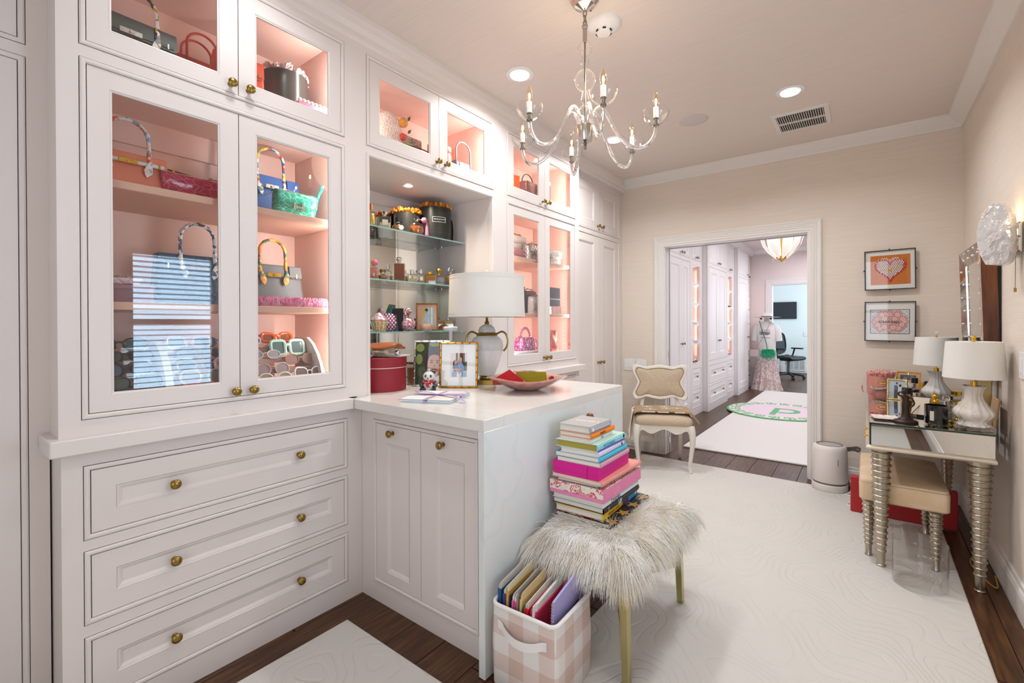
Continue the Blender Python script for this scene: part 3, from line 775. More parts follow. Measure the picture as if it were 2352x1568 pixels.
rosem = [mat('rose_%d' % i, c, 0.8) for i, c in enumerate(('e9b9b0', 'd98f88', 'f3dcd4', 'c96f6c'))]
def rose(g, cx, cz, r, y):
    for ly, (f, mi) in enumerate(((1, 1), (.86, 0), (.66, 3), (.55, 0), (.36, 2), (.2, 1), (.09, 2))):
        n = 9; q = []
        for i in range(n * 2):
            a = PI * i / n; rr2 = r * f * (1.0 if i % 2 else 0.86); q.append((cx + rr2 * math.cos(a + ly), y - .0006 * ly, cz + rr2 * math.sin(a + ly)))
        g.mi(mi).add(q, [tuple(range(2 * n))])
rq = random.Random(5)
for cx, cz, r in ((0, .052, .034), (-.045, .048, .032), (.045, .05, .034), (-.075, .015, .030), (.075, .016, .032), (-.03, .018, .034), (.03, .018, .032), (-.068, -.028, .034), (.07, -.022, .034), (-.03, -.04, .034), (.02, -.044, .036), (.052, -.05, .030), (-.055, -.055, .026), (0, -.012, .030), (.0, -.066, .022), (.088, -.002, .022), (-.09, -.006, .02)):
    g = G(); rose(g, cx, cz, r, -.0245 - .0002 * rq.random()); g.part('rose', rosem, pf)
lettering('CHANEL', .021, black, pf, (.0, -.0315, -.004), (R(90), 0, 0), .0003, sx=1.55)
# wall sconce on the right wall: mirrored back plate, textured glass slab, bulb, pull chain
sn = thing('wall_sconce', 'wall sconce with a rippled glass slab and gold pull chain', 'wall lamp', (0.54, 2.90, 0), -90)
G().box(-.062, .062, -.016, -.001, 1.562, 1.690, .002).part('back_plate', mirror, sn)
for z in (1.565, 1.627, 1.687): G().ball((.060, -.012, z), .004, 8).part('plate_pin', pewter, sn)
icem = mat('ice_glass', 'f4f4f2', 0.12, trans=0.55, ior=1.3, bump=('noise', 22, 1.0, 0.02), coat=0.5)
g = G(); secs = []; rq = random.Random(9)
out = [(-.045, 1.515), (.035, 1.508), (.064, 1.56), (.072, 1.64), (.062, 1.72), (.030, 1.772), (-.020, 1.785), (-.058, 1.745), (-.074, 1.66), (-.066, 1.575)]
for d, f in ((-.085, .80), (-.080, .97), (-.060, 1.0), (-.050, .97), (-.046, .82)):
    cxx, czz = 0, 1.648; secs.append([(cxx + (a - cxx) * f, d - .018 * math.cos((b - czz) * 9), czz + (b - czz) * f) for a, b in [(p.x, p.y) for p in spline(out + [out[0]], 4)[:-1]]])
g.loft(secs, True, True).part('glass_slab', icem, sn, (-.012, -.012, 0), (0, 0, R(38)))
G().tube([(0, -.016, 1.69), (0, -.03, 1.698), (.0, -.05, 1.697), (-.0, -.075, 1.690)], .005, 8).part('hook', brass, sn)
G().ball((0, -.033, 1.655), .012, 12, .016).part('bulb', mat('warm_bulb', 'fff0d0', 0.5, emit=('ffdca0', 18)), sn)
point('sconce_light', (0.495, 2.90, 1.705), 0.5, 'ffd9a0', 0.012)
G().tube([(.0, -.012, 1.56), (.0, -.013, 1.41)], .0012, 5).part('pull_chain', brass, sn)
G().cyl((0, -.013, 1.392), .0045, .018, 10).part('pull_knob', brass, sn)
# mirror with etched frame leaning off the right wall
mr = thing('wall_mirror', 'etched silver mirror with deep dark wood sides above the vanity', 'mirror', (0.54, 3.5155, 0), rot=(0, 0, R(-90)))
tilt = R(1.6)
def T_(x, y, z): return (x, y - (z - 0.98) * math.tan(tilt), z)
def tilted(g): g.v = [T_(*p) for p in g.v]; return g
tilted(G().ring(-.297, .297, 0.98, 1.672, [(0, -.018), (0, -.062), (.004, -.066), (.085, -.050), (.085, -.03)])).part('etched_frame', mat('etched_silver', 'cbc7bf', 0.16, 1.0, bump=('dots', 28, .35, .004)), mr)
tilted(G().ring(-.299, .299, .978, 1.674, [(0, -.002), (0, -.060), (.003, -.060), (.003, -.002)], True)).part('wood_side', mat('dark_mahogany', '5a2f16', 0.35, ramp=('noise', 1, [(.3, '3e1d0b'), (.7, '74421f')], (30, 30, 3))), mr)
tilted(G().box(-.214, .214, -.046, -.040, 1.063, 1.589)).part('mirror_glass', mirror, mr)
dq = G().ball((0, 0, 0), .007, 10, .007, 6).mesh(mat('etched_dot', 'eceae4', 0.3, .6), 'etched_dot')
for k in range(9):
    for s in (-1, 1):
        x, y, z = T_(s * (.268 if k % 2 else .238), -.061 if k % 2 else -.056, 1.02 + .077 * k); link('etched_dot', dq, mr, (x, y, z))
for k in range(7):
    x, y, z = T_(-.21 + .07 * k, -.061 if k % 2 else -.056, 1.655 if k % 2 else 1.622); link('etched_dot', dq, mr, (x, y, z))
G().box(-.28, .28, -.014, -.001, 0.99, 1.66).part('backing', black, mr)
# ================================================================== HANDBAGS AND SUNGLASSES IN THE CABINETS
def leather(key, col, rough=0.45): return mat('leather_' + key, col, rough, bump=('noise', 260, 0.15, 0.001))
def croc(key, c0, c1): return mat('croc_' + key, c0, 0.16, ramp=('edges', 34, [(0.0, c1), (0.07, c0)], (1, 1, 1.6)), bump=('edges', 34, 0.6, 0.004, (1, 1, 1.6)), coat=0.6)
def glitter(key, c0, c1, sc_=420): return mat('glitter_' + key, c0, 0.25, 0.55, ramp=('cells', sc_, [(0.2, c0), (0.7, c1), (0.96, 'ffffff')]), bump=('cells', sc_, 0.8, 0.002))
def quilt(key, col, rough=0.35, metal=0.0, s=95): return mat('quilt_' + key, col, rough, metal, bump=('quilt', s, 0.8, 0.004))
def scarf(key, *cols):
    n = len(cols); return mat('scarf_' + key, cols[0], 0.5, ramp=('cells', 75, [(i / n, c) for i, c in enumerate(cols)], (1, 1, 1), True), bump=('noise', 60, 0.5, 0.004))
def W_(y, x, z): return (x, y, z)

def body_secs(w, h, d, top=0.94, td=0.45, r=0.012, n=5, skew=0.0):
    out = []
    for i in range(n):
        t = i / (n - 1); s = 1 - (1 - top) * t; dd = d * (1 - (1 - td) * t ** 1.2)
        out.append(rr(w * s, max(dd, .012), min(r, dd * .45), h * t, 4))
    return out

def tote(lab, loc, w, h, d, col, hard, ramp, hh, hw, group=None, rz=90, straps=True, belt=None, dbl=False, nm='handbag', tail=True):
    """stiff top-handle bag: body, flap with cut-outs, belt and turn-lock, scarf-wrapped arched handle"""
    t = thing(nm, lab, 'handbag', loc, rz, group)
    G().loft(body_secs(w, h, d)).part('body', col, t)
    g = G(); fy = lambda z: -d * (1 - .55 * (z / h) ** 1.2) / 2 - .0035
    # flap hugging the upper third of the front: five-sided wings with a notch for each handle foot
    z0 = h * .70
    for a, b in ((-.47, -.27), (-.23, .23), (.27, .47)):
        cut = .03 * h
        P = [(a * w, h * .985), (b * w, h * .985), (b * w, z0 + cut), (b * w - .01, z0), (a * w + .01, z0), (a * w, z0 + cut)]
        g.loft([[(p, fy(q) - e, q) for p, q in P] for e in (0, .003)], True, False)
    g.box(-.47 * w, .47 * w, fy(h) - .002, -fy(h), h * .98, h * 1.005, .002)
    g.part('flap', col, t)
    if straps:
        zb = h * .76; bm = belt or col
        G().box(-.43 * w, .43 * w, fy(zb) - .008, fy(zb) - .0035, zb - .006, zb + .006, .001).part('belt', bm, t)
        G().box(-.11 * w, .11 * w, fy(zb) - .011, fy(zb) - .007, zb - .009, zb + .009, .0015).part('lock_plate', hard, t)
        g = G().at((0, fy(zb) - .011, zb), (R(90), 0, 0)); g.cyl((0, 0, 0), .006, .006, 12); g.box(-.002, .012, -.002, .002, .005, .009, .001); g.part('turn_lock', hard, t)
        for s in (-1, 1): G().box(s * .37 * w - .003, s * .37 * w + .003, fy(zb) - .0095, fy(zb) - .006, zb - .010, zb + .010, .001).part('belt_loop', hard, t)
    pts = [(-hw, fy(h * .72) - .005, h * .70), (-hw, fy(h) - .004, h * .98)] + arc((0, fy(h) - .002, h * 1.0 + hh - hw), hw, 180, 0, 14)[1:-1] + [(hw, fy(h) - .004, h * .98), (hw, fy(h * .72) - .005, h * .70)]
    if hh > hw * 1.15: pts.insert(2, (-hw, fy(h) - .003, h + (hh - hw) * .5)); pts.insert(-2, (hw, fy(h) - .003, h + (hh - hw) * .5))
    rad = [.0065 + .0012 * math.sin(i * 2.3) for i in range(len(pts))] if ramp else .005
    hm = ramp or col
    ho = G().tube(pts, rad, 10).part('handle', hm, t)
    if dbl: G().tube([(x, -y, z - .004) for x, y, z in pts], .005, 8).part('handle', col, t)
    if ramp and tail:
        for s in (-1, 1):
            G().loft([rr(.010, .006, .003, 0), rr(.022, .004, .002, -.022), rr(.026, .003, .0012, -.04), rr(.002, .002, .0008, -.058)]).part('scarf_tail', ramp, ho, (s * hw, fy(h * .75) - .010, h * .82), (R(-6), R(12 * s), 0))
    return t

def clutch(lab, loc, w, h, d, col, hard, flapz=0.45, strap=None, chain=False, rz=90, group=None, clasp='plate', edge=None, nm='handbag', rot=None):
    """soft boxy bag with a curved front flap"""
    t = thing(nm, lab, 'handbag', loc, rz, group, rot)
    secs = [rr(w * .97, d * .9, d * .3, 0, 4), rr(w, d, d * .35, h * .08, 4), rr(w, d, d * .4, h * .8, 4), rr(w * .99, d * .85, d * .38, h * .95, 4), rr(w * .96, d * .5, d * .24, h, 4)]
    G().loft(secs).part('body', col, t)
    prof = [(d * .32, h * .97), (0, h * 1.025), (-d * .32, h * 1.01), (-d * .5, h * .93), (-d * .5 - .004, h * .8), (-d * .5 - .005, h * flapz)]
    S = []
    for k, (y, z) in enumerate(prof):
        S.append([(x * w * (.5 - (.02 if k == len(prof) - 1 else 0)), y, z - (.012 * (1 - abs(x) ** 3) if k == len(prof) - 1 else 0)) for x in [-1 + .125 * i for i in range(17)]])
    g = G().loft(S, False, True, False)
    f = g.part('flap', col, t)
    md = f.modifiers.new('thickness', 'SOLIDIFY'); md.thickness = .003; md.offset = 1
    yf = -d * .5 - .007
    if clasp == 'H':
        g = G(); zc = h * flapz
        for x in (-.018, .018): g.box(x - .005, x + .005, yf - .004, yf, zc - .020, zc + .014, .001)
        g.box(-.018, .018, yf - .0045, yf, zc - .009, zc - .001, .001); g.part('clasp', hard, t)
    elif clasp == 'plate':
        G().box(-.010, .010, yf - .003, yf, h * flapz - .016, h * flapz + .004, .001).part('clasp', hard, t)
    if strap:
        P = [(-w * .50, 0, h * .7), (-w * .56, .0, h * .95), (-w * .42, .0, h * 1.12), (-w * .2, 0, h * 1.10), (0, 0, h * 1.06), (w * .2, 0, h * 1.05), (w * .40, 0, h * 1.09), (w * .52, 0, h * 1.02)]
        s = G().tube(spline(P, 3), .004, 8, flat=(1.6, .6)).part('strap', strap, t)
        for x in (-.28 * w, .28 * w): G().box(x - .005, x + .005, -.007, .007, h * 1.02, h * 1.14, .001).part('strap_ring', hard, s)
    if chain:
        gch = G(); P = [Vector(p) for p in spline([(-w * .46, -d * .1, h * .98), (-w * .3, -d * .3, h * 1.06), (-w * .05, -d * .2, h * 1.10), (w * .15, -d * .35, h * 1.05), (w * .33, -d * .2, h * 1.1), (w * .46, 0, h * .98)], 9)]
        for i, p in enumerate(P):
            gch.at(tuple(p), (R(90 * (i % 2)), R(25), R(20 * i))).tube([(.0055 * math.cos(q), .0038 * math.sin(q), 0) for q in [2 * PI * k / 8 for k in range(8)]], .0013, 5, True)
        gch.part('chain', hard, t)['kind'] = 'stuff'
    return t

# ---- cabinet A, upper pair (floor z 2.112)
FU = 2.113; S1 = 1.7285; S2 = 1.3355; S3 = 0.968
blackl = leather('black', '43433f', 0.4); coral = leather('coral', 'f08a70'); bluel = leather('blue', '2f62ad'); greyl = leather('grey', '5a5a5e'); redl = leather('red', 'c8392a'); oranl = leather('orange', 'd9482c')
navyl = mat('leather_ostrich', '2f4866', 0.45, bump=('dots', 60, 0.7, 0.004)); whitel = leather('white', 'e9e6e2')
t = tote('black stiff handbag with silver lock and scarf handle in the top left cabinet', W_(0.475, -2.12, FU), .29, .232, .12, blackl, silver, scarf('ink', '2d2d38', 'e9e6e2', 'c79a3f', '7f8fa5', 'f2eee8'), .115, .078)
t = tote('red leather handbag with arched handles behind the black handbag', W_(0.735, -2.235, FU), .21, .235, .12, redl, gold, None, .11, .055, dbl=True)
t = tote('orange red leather handbag leaning beside the black flower box', W_(0.828, -2.10, FU), .19, .25, .10, oranl, gold, None, .10, .05, rz=78)
def petals(parent, r, z, n, col, h=.022, seed=1, name='blossom', rings=(1.0, .62, .2)):
    q = random.Random(seed); m = mat('petal_' + col, col, 0.7)
    base = []
    for v in range(3):
        g = G()
        for k in range(7):
            a = 2 * PI * k / 7 + q.random(); b = a + .9; ro = .022 * (.7 + .5 * q.random())
            g.add([(0, 0, 0), (ro * math.cos(a), ro * math.sin(a), h * .5 * q.random()), (ro * 1.1 * math.cos((a + b) / 2), ro * 1.1 * math.sin((a + b) / 2), h * (.3 + .6 * q.random())), (ro * math.cos(b), ro * math.sin(b), h * .5 * q.random())], [(0, 1, 2, 3)])
            g.add([(0, 0, 0), (ro * .6 * math.cos(a), ro * .6 * math.sin(a), h * .8), (.2 * ro * math.cos(b), .2 * ro * math.sin(b), h * 1.2), (ro * .6 * math.cos(b), ro * .6 * math.sin(b), h * .85)], [(0, 1, 2, 3)])
        base.append(g.mesh(m, name))
    for f in rings:
        k = max(1, int(n * f))
        for i in range(k):
            a = 2 * PI * i / k + q.random() * .2
            o = link(name, q.choice(base), parent, (r * f * math.cos(a), r * f * math.sin(a), z + .003 * q.random()), (q.uniform(-.3, .3), q.uniform(-.3, .3), q.random() * 6)); o.scale = (q.uniform(.8, 1.15),) * 3
def hatbox(lab, loc, r, h, col, pc, label=None, strap=True, seed=1, rz=0, lm=None):
    t = thing('flower_box', lab, 'flower box', loc, rz)
    G().lathe([(.0001, 0), (r, 0), (r, h), (r - .004, h), (r - .004, h - .012), (.0001, h - .012)], 44).part('box', col, t)
    G().lathe([(r + .0006, h * .18), (r + .0006, h * .18 + .002)], 44, cap=False).part('seam', mat('box_seam', '3a3a38', .5), t)
    petals(t, r - .012, h - .004, 13, pc, .03, seed)
    if label:
        G().at((0, 0, 0)).loft([[(r * 1.004 * math.sin(a) , -r * 1.004 * math.cos(a), z) for a in [-.42 + .07 * i for i in range(13)]] for z in (h * .50, h * .50 + .035)], False, True, False).part('label', mat('label_black', '1d1d1c', .5), t)
        g = G()
        for z in (h * .50 + .002, h * .50 + .033): g.tube([(r * 1.008 * math.sin(a), -r * 1.008 * math.cos(a), z) for a in [-.42 + .07 * i for i in range(13)]], .0012, 4)
        for a in (-.42, .42): g.tube([(r * 1.008 * math.sin(a), -r * 1.008 * math.cos(a), z) for z in (h * .5 + .002, h * .5 + .033)], .0012, 4)
        g.part('label_border', white, t)
        lettering(label, .0095, white, t, (0, -r * 1.012, h * .5 + .0175), (R(90), 0, 0))
    if strap:
        G().tube(spline([(r + .002, 0, h * .72), (r + .012, 0, h * .6), (r + .016, 0, h * .3), (r + .012, 0, h * .05), (r + .006, .004, h * .3), (r + .004, .003, h * .7)], 3), .007, 8, flat=(1.3, .3)).part('ribbon_strap', mat('black_ribbon', '141414', .6), t)
        G().at((r, 0, h * .74), (0, R(90), 0)).cyl((0, 0, -.002), .007, .005, 12).part('rivet', mat('black_rivet', '202020', .3), t)
    return t
bkbox = mat('black_card', '23231f', 0.35)
hatbox('black round flower box topped with pale pink petals in the top right cabinet', W_(1.04, -2.14, FU), .095, .275, mat('dark_card', '3a3634', .25), 'f4dcdc', None, False, 3)
t = thing('pink_box', 'long pink box edged with white beads in front of the black flower box', 'box', W_(1.08, -1.985, FU), 90)
G().box(-.075, .085, -.035, .035, 0, .112, .003).part('box', mat('pink_card', 'e89ab6', .35), t)
bm_ = G().ball((0, 0, 0), .009, 10, rings=6).mesh(mat('pearl_bead', 'f6f2ec', .25), 'bead')
for k in range(9):
    for y in (-.03, .03): link('bead', bm_, t, (-.067 + .018 * k, y, .117))
# ---- shelf 1
tote('coral handbag with white belt, gold lock and scarf wrapped handle', W_(0.46, -2.10, S1), .24, .135, .11, coral, gold, scarf('coral', 'f4ede8', 'e9734f', '86b7d8', 'f4ede8', 'f7dcd5'), .115, .062, belt=whitel)
clutch('magenta crocodile clutch with a dark rolled strap', W_(0.655, -2.075, S1), .215, .094, .075, croc('magenta', 'a8093f', 'd8567f'), gold, .30, mat('plum_strap', '4a1626', .4), clasp=None)
tote('royal blue handbag with silver lock and scarf wrapped handle', W_(0.99, -2.205, S1), .27, .205, .11, bluel, silver, scarf('azure', 'e9ece6', '3c6fa8', 'd9502f', 'e5c24c', 'f4f1ea', '5f8fa0'), .125, .058)
t = clutch('small turquoise green crocodile shoulder bag with silver clasp', W_(1.018, -2.02, S1), .175, .107, .07, croc('turquoise', '35a68c', '8fe0c8'), silver, .42, clasp='H')
G().tube(spline([(.075, .0, .06), (.088, -.005, .03), (.10, -.01, .10), (.125, -.015, .165), (.132, -.01, .16), (.11, .0, .115), (.075, .01, .112)], 4), .006, 8, flat=(1.3, .35)).part('shoulder_strap', croc('turquoise', '35a68c', '8fe0c8'), t)
G().tube(spline([(-.085, -.0, .10), (-.12, -.03, .075), (-.17, -.035, .05), (-.2, -.02, .02)], 4), .004, 8, flat=(1.3, .4)).part('shoulder_strap', croc('green_dark', '1f5f50', '4d9a86'), t)
# ---- shelf 2
t = thing('storage_box', 'flat mauve box under a pink quilted clutch', 'box', W_(0.432, -2.115, S2), 90)
G().loft([rr(.20, .15, .03, 0, 5), rr(.20, .15, .03, .060, 5)]).part('box', mat('mauve_box', '8a5a66', .5), t)
G().loft([rr(.204, .154, .03, .050, 5), rr(.204, .154, .03, .0625, 5), rr(.19, .14, .028, .064, 5)]).part('lid', mat('mauve_lid', '9a6a74', .5), t)
clutch('pale pink quilted clutch with silver chain on the mauve box', W_(0.412, -2.11, S2 + .0655), .17, .024, .12, quilt('pale', 'eacbd2', .3), silver, .5, chain=True, clasp=None)
tote('navy ostrich handbag with blue and white scarf wrapped handle', W_(0.685, -2.15, S2), .27, .195, .13, navyl, silver, scarf('navy', 'e8e6e4', '2b3260', 'b9bcc6', 'f0eeea', '51598a'), .125, .058, straps=True)
tote('charcoal grey handbag with gold lock and orange scarf wrapped handle', W_(0.965, -2.14, S2), .265, .188, .13, greyl, gold, scarf('amber', 'e3902c', '3b5a7e', 'e8b64a', '4c6b50', 'd9762a'), .11, .055)
ft = thing('feather_bag', 'pink feather trimmed bag draped over the middle shelf edge', 'handbag', W_(1.0, -1.985, S2), 90)
G().loft([rr(.28, .03, .014, .002), rr(.29, .035, .015, .012), rr(.24, .02, .008, .026)]).part('body', mat('feather_core', 'd85f93', .8), ft)
fm = mat('pink_feather', 'e573a5', 0.8, ramp=('noise', 25, [(.3, 'd64f8a'), (.7, 'f3b3cd')]))
q = random.Random(4); st = []
for i in range(1500):
    x = q.uniform(-.16, .17); l = q.uniform(.03, .075); a = q.uniform(-.9, .9); up = q.uniform(-.15, .75); y0 = q.uniform(-.02, .01)
    st.append([(x + l * t * math.sin(a), y0 - .014 * t - .004 * math.sin(t * 5 + i), max(.002, .022 + q.uniform(-.012, .02) * (1 - t) + l * t * up * .6 - .05 * t * t)) if x < .12 or t < 2 else (x, y0, .02) for t in (0, .2, .4, .6, .8, 1)])
hair('feathers', ft, st, .0016, fm)

# ---- sunglasses
def sunnies(lab, loc, fc, lc, w=.14, n=2.6, asp=.8, fr=.0035, tilt=-12, rz=90, up=0.0, key=None, grp=None):
    t = thing('sunglasses', lab, 'sunglasses', loc, rz); t.rotation_euler = (R(tilt), 0, R(rz))
    fm_ = mat('frame_' + fc, fc, .25, coat=.5); lm_ = mat('lens_' + lc, lc, .08, coat=.8)
    c = w * .262; a = w * .195; b = a * asp
    def outl(s, k=1.0):
        P = []
        for i in range(24):
            q_ = 2 * PI * i / 24; x = abs(math.cos(q_)) ** (2 / n) * math.copysign(1, math.cos(q_)); z = abs(math.sin(q_)) ** (2 / n) * math.copysign(1, math.sin(q_))
            zz = b * z * k + (up * max(0, x * s) * max(0, z) * b)
            P.append((s * c + a * x * k, 0, zz))
        return P
    g = G()
    for s in (-1, 1): g.tube(outl(s), fr, 6, True)
    g.tube([(-c + a, 0, b * .25), (-.004, -.003, b * .42), (.004, -.003, b * .42), (c - a, 0, b * .25)], fr * .9, 6)
    g.part('frame', fm_, t)
    for s in (-1, 1):
        P = outl(s, .97); G().add([(x, .001, z) for x, y, z in P], [tuple(range(24))]).part('lens', lm_, t)
        G().tube([(s * (c + a), 0, b * .45), (s * (c + a + .003), .03, b * .45), (s * (c + a), .07, b * .35)], [fr * 1.2, fr, fr * .8], 6).part('temple', fm_, t)
    return t
def stand(lab, y, w, curved=True):
    """tiered acrylic riser with two linen covered curved cheeks"""
    t = thing('display_stand', lab, 'display stand', W_(y, -2.03, S3), 90)
    P = [(-.11, 0), (-.108, .025), (-.098, .065), (-.080, .12), (-.052, .165), (-.015, .205), (.03, .232), (.14, .232), (.14, 0)]
    lm_ = mat('linen_cheek', 'ddd0cd', .9, ramp=('noise', 1, [(.3, 'd2c3c0'), (.7, 'e8dedb')], (30, 200, 30)))
    for s in (-1, 1): G().prism(P, s * w / 2 - .006, s * w / 2 + .006, 'x').part('side_panel', lm_, t)
    pk = mat('velvet_step', 'b58f92', .9)
    for k in range(5):
        y0 = -.10 + .036 * k; z = .022 + .042 * k
        G().box(-w / 2 + .006, w / 2 - .006, y0, .138 if k == 4 else y0 + .05, max(0.0005, z - .02), z, .001).part('step', pk, t)
        G().box(-w / 2 + .006, w / 2 - .006, y0 - .002, y0 + .001, z, z + .022).part('acrylic_lip', acry, t)
    return t
stand('tiered sunglasses stand with linen cheeks behind the left glass door', 0.425, .225)
stand('tiered sunglasses stand with linen cheeks in the middle of the lowest shelf', 0.665, .235)
stand('tiered sunglasses stand with linen cheeks behind the right glass door', 0.955, .29)
def onstep(y, k): return W_(y, -2.03 + .088 - .036 * k, S3 + .022 + .042 * k + .034)
for y, k, lab, fc, lc, w, n, asp, up, fr in (
    (.44, 4, 'tortoise cat eye sunglasses on the top step of the left stand', '3a2318', '34556a', .17, 2.6, .62, .25, .005),
    (.45, 3, 'black wraparound sunglasses on the second step of the left stand', '171514', '2c3c46', .165, 2.8, .6, .1, .0045),
    (.445, 2, 'brown round lens sunglasses on the third step of the left stand', '33221c', '3e5f86', .15, 2.1, .85, .0, .005),
    (.455, 1, 'black shiny rectangular sunglasses on the fourth step of the left stand', '20262c', '4a5058', .17, 2.9, .6, .15, .0035),
    (.465, 0, 'large black shield sunglasses with teal tint on the lowest left step', '1c3238', '23403f', .185, 2.4, .78, .1, .004),
    (.645, 4, 'clear pink cat eye sunglasses on the top step of the middle stand', 'e7c3c6', '8fa4b8', .165, 2.8, .75, .2, .006),
    (.665, 3, 'round grey sunglasses with dark bridge on the middle stand', '55606e', '6d7688', .155, 2.0, .9, .0, .003),
    (.655, 2, 'half tinted round sunglasses on the third step of the middle stand', 'b98f90', '2a3444', .16, 2.0, .75, .0, .003),
    (.66, 1, 'rose sunglasses with sparkling brow on the middle stand', 'cdb0a4', '857a78', .175, 2.1, .85, .1, .004),
    (.655, 0, 'bright red rectangular sunglasses on the lowest middle step', 'd0213f', '26304e', .175, 3.4, .55, .1, .009),
    (.745, 4, 'teal lens visor sunglasses at the right of the top middle step', '7a6a90', '3f7a8c', .13, 3.0, .7, .1, .003),
    (.755, 3, 'orange rimmed round sunglasses on the middle stand', 'd9622f', '3e6a78', .12, 2.0, .95, .0, .003),
    (.765, 2, 'pale pink thick square sunglasses at the right of the middle stand', 'e8b7bd', 'a37f88', .13, 3.0, .9, .0, .008),
    (.775, 1, 'pink rounded sunglasses with blue lenses on the middle stand', 'dd9fb4', '34488a', .13, 2.5, .8, .0, .008),
    (.785, 0, 'cream thick framed sunglasses with amber lenses on the middle stand', 'e9d6ac', '8a6428', .12, 3.0, .9, .0, .009),
    (.975, 4.25, 'bright orange curved sunglasses behind the mint square pair', 'e2602c', '8a4a38', .15, 2.4, .7, .2, .007),
    (.855, 4, 'white visor sunglasses with purple brow on the right stand', 'e9e9ee', '6a4c8c', .11, 3.0, .7, .0, .004),
    (1.005, 3.2, 'mint green oversized square sunglasses on the right stand', 'b9e0d2', '4d6668', .165, 4.5, 1.05, .0, .007),
    (.90, 2.6, 'silver rimless sunglasses on the second step of the right stand', 'd8d4d6', '9d949c', .14, 2.2, .7, .0, .002),
    (1.04, 2, 'brown gradient sunglasses under the mint square pair', 'a67a68', '8a6a68', .15, 2.3, .8, .0, .0025),
    (.91, 1.2, 'thin gold wire sunglasses at the left of the right stand', 'd9c9b8', 'a48a92', .15, 2.1, .9, .0, .002),
    (.905, .3, 'white rimmed round sunglasses low on the right stand', 'f1eeea', 'b9a890', .15, 2.2, .85, .0, .0032),
    (1.055, .6, 'white cat eye sunglasses at the right end of the right stand', 'f3f0ec', '7c6468', .15, 2.4, .85, .3, .0032),
    (.925, -.5, 'mustard yellow sunglasses at the front of the right stand', 'd9951f', '3a3436', .16, 2.5, .6, .1, .007)):
    sunnies(lab, onstep(y, k), fc, lc, w * .95, n, asp, fr * .92, -14, 90, up)

# ---- cabinet B, upper pair
t = thing('beaded_bag', 'white beaded bag decorated with bead fruit in the centre top cabinet', 'handbag', W_(1.585, -2.12, FU), 90)
beadm = mat('white_beads', 'f1d9cf', .3, bump=('dots', 110, 1.0, .006), coat=.4)
G().loft([rr(.17, .10, .045, 0), rr(.18, .11, .05, .05), rr(.18, .11, .05, .20), rr(.15, .10, .045, .275), rr(.09, .07, .03, .305), rr(.03, .03, .012, .312)]).part('body', beadm, t)
for x, z, r, c, nme in ((.065, .265, .026, 'e8962c', 'bead_orange'), (.06, .185, .020, 'd8402c', 'bead_cherry'), (.075, .10, .026, 'cc3326', 'bead_strawberry'), (.035, .13, .016, '3fa06a', 'bead_leaf'), (.10, .14, .024, '9ab02c', 'bead_pineapple'), (.115, .10, .024, '86a828', 'bead_lime')):
    G().ball((x, -.058, z), r, 14, r * 1.05).part(nme, mat('beads_' + c, c, .3, bump=('dots', 160, 1.0, .004)), t)
for x, z, a in ((.095, .285, 30), (.095, .215, 40), (.12, .165, 20), (.03, .09, 100)):
    G().loft([rr(.004, .002, .0008, 0), rr(.018, .004, .0015, .016), rr(.002, .002, .0008, .036)]).part('leaf', mat('bead_green', '2f5f3c', .35), t, (x, -.06, z), (0, R(a), 0))
t = thing('glitter_clutch', 'rose gold glitter box clutch behind the beaded bag', 'clutch', W_(1.775, -2.19, FU), 90)
G().box(-.085, .085, -.04, .04, 0, .25, .004).part('box', glitter('rose', '8f6a60', 'c9a79a'), t); G().ball((-.02, -.02, .255), .008, 10).part('clasp', silver, t)
t = thing('clear_bag', 'clear pouch with a black rim at the front of the centre top cabinet', 'handbag', W_(1.70, -1.995, FU), 90)
G().loft([rr(.17, .05, .02, 0), rr(.18, .05, .02, .11)], cap=False).part('body', thin_glass('vinyl', 'f6efe8', .05, .5, 2.5), t)
G().tube(arc((0, -.0, .112), .09, 0, 360, 30, 'xy', .027)[:-1], .003, 6, True).part('rim', black, t)
t = thing('box_purse', 'glossy orange red box purse with gold clasp in the centre top cabinet', 'handbag', W_(1.985, -2.12, FU), 90)
G().loft([rr(.16, .10, .02, 0), rr(.165, .10, .022, .11), rr(.16, .095, .02, .245), rr(.14, .07, .02, .256)]).part('body', mat('orange_lacquer', 'e2482a', .15, coat=.8), t)
for z in (.085, .115, .145): G().ball((.08, -.05, z), .0125, 10).part('clasp', gold, t)
t = tote('small glittering silver blue handbag with a hoop handle', W_(2.06, -2.02, FU), .15, .145, .06, glitter('ice', '6f7d8c', 'a9a4aa'), silver, None, .125, .062, straps=False)
# ---- cabinet C, upper pair
t = tote('cream leather handbag with black piping in the far top cabinet', W_(2.735, -2.20, FU), .22, .25, .12, leather('cream', 'd6cac0'), silver, None, .07, .06, straps=False)
t = thing('mini_trunk', 'orange metal cage purse with a yellow band in the far top cabinet', 'handbag', W_(2.575, -2.03, FU), 70)
om = mat('orange_enamel', 'f0602a', .3); G().box(-.03, .05, -.04, .04, 0, .20, .004).part('panel', om, t); G().box(-.045, -.03, -.042, .042, 0, .205, .002).part('band', mat('yellow_enamel', 'f0a52a', .2, .3), t)
for z in (.06, .13, .19): G().tube([(-.045, -.04, z), (-.09, -.045, z - .005), (-.12, -.03, z - .01)], .006, 8).part('bar', om, t)
t = thing('glitter_bag', 'pink glitter box bag with a thin hoop handle in the far top cabinet', 'handbag', W_(2.80, -2.045, FU), 90)
G().loft([rr(.15, .08, .012, 0), rr(.15, .08, .012, .205)]).part('body', glitter('salmon', 'c0766c', 'd99c90', 300), t)
G().tube(arc((-.005, 0, .20), .07, 180, 0, 16), .004, 8).part('handle', blackl, t)
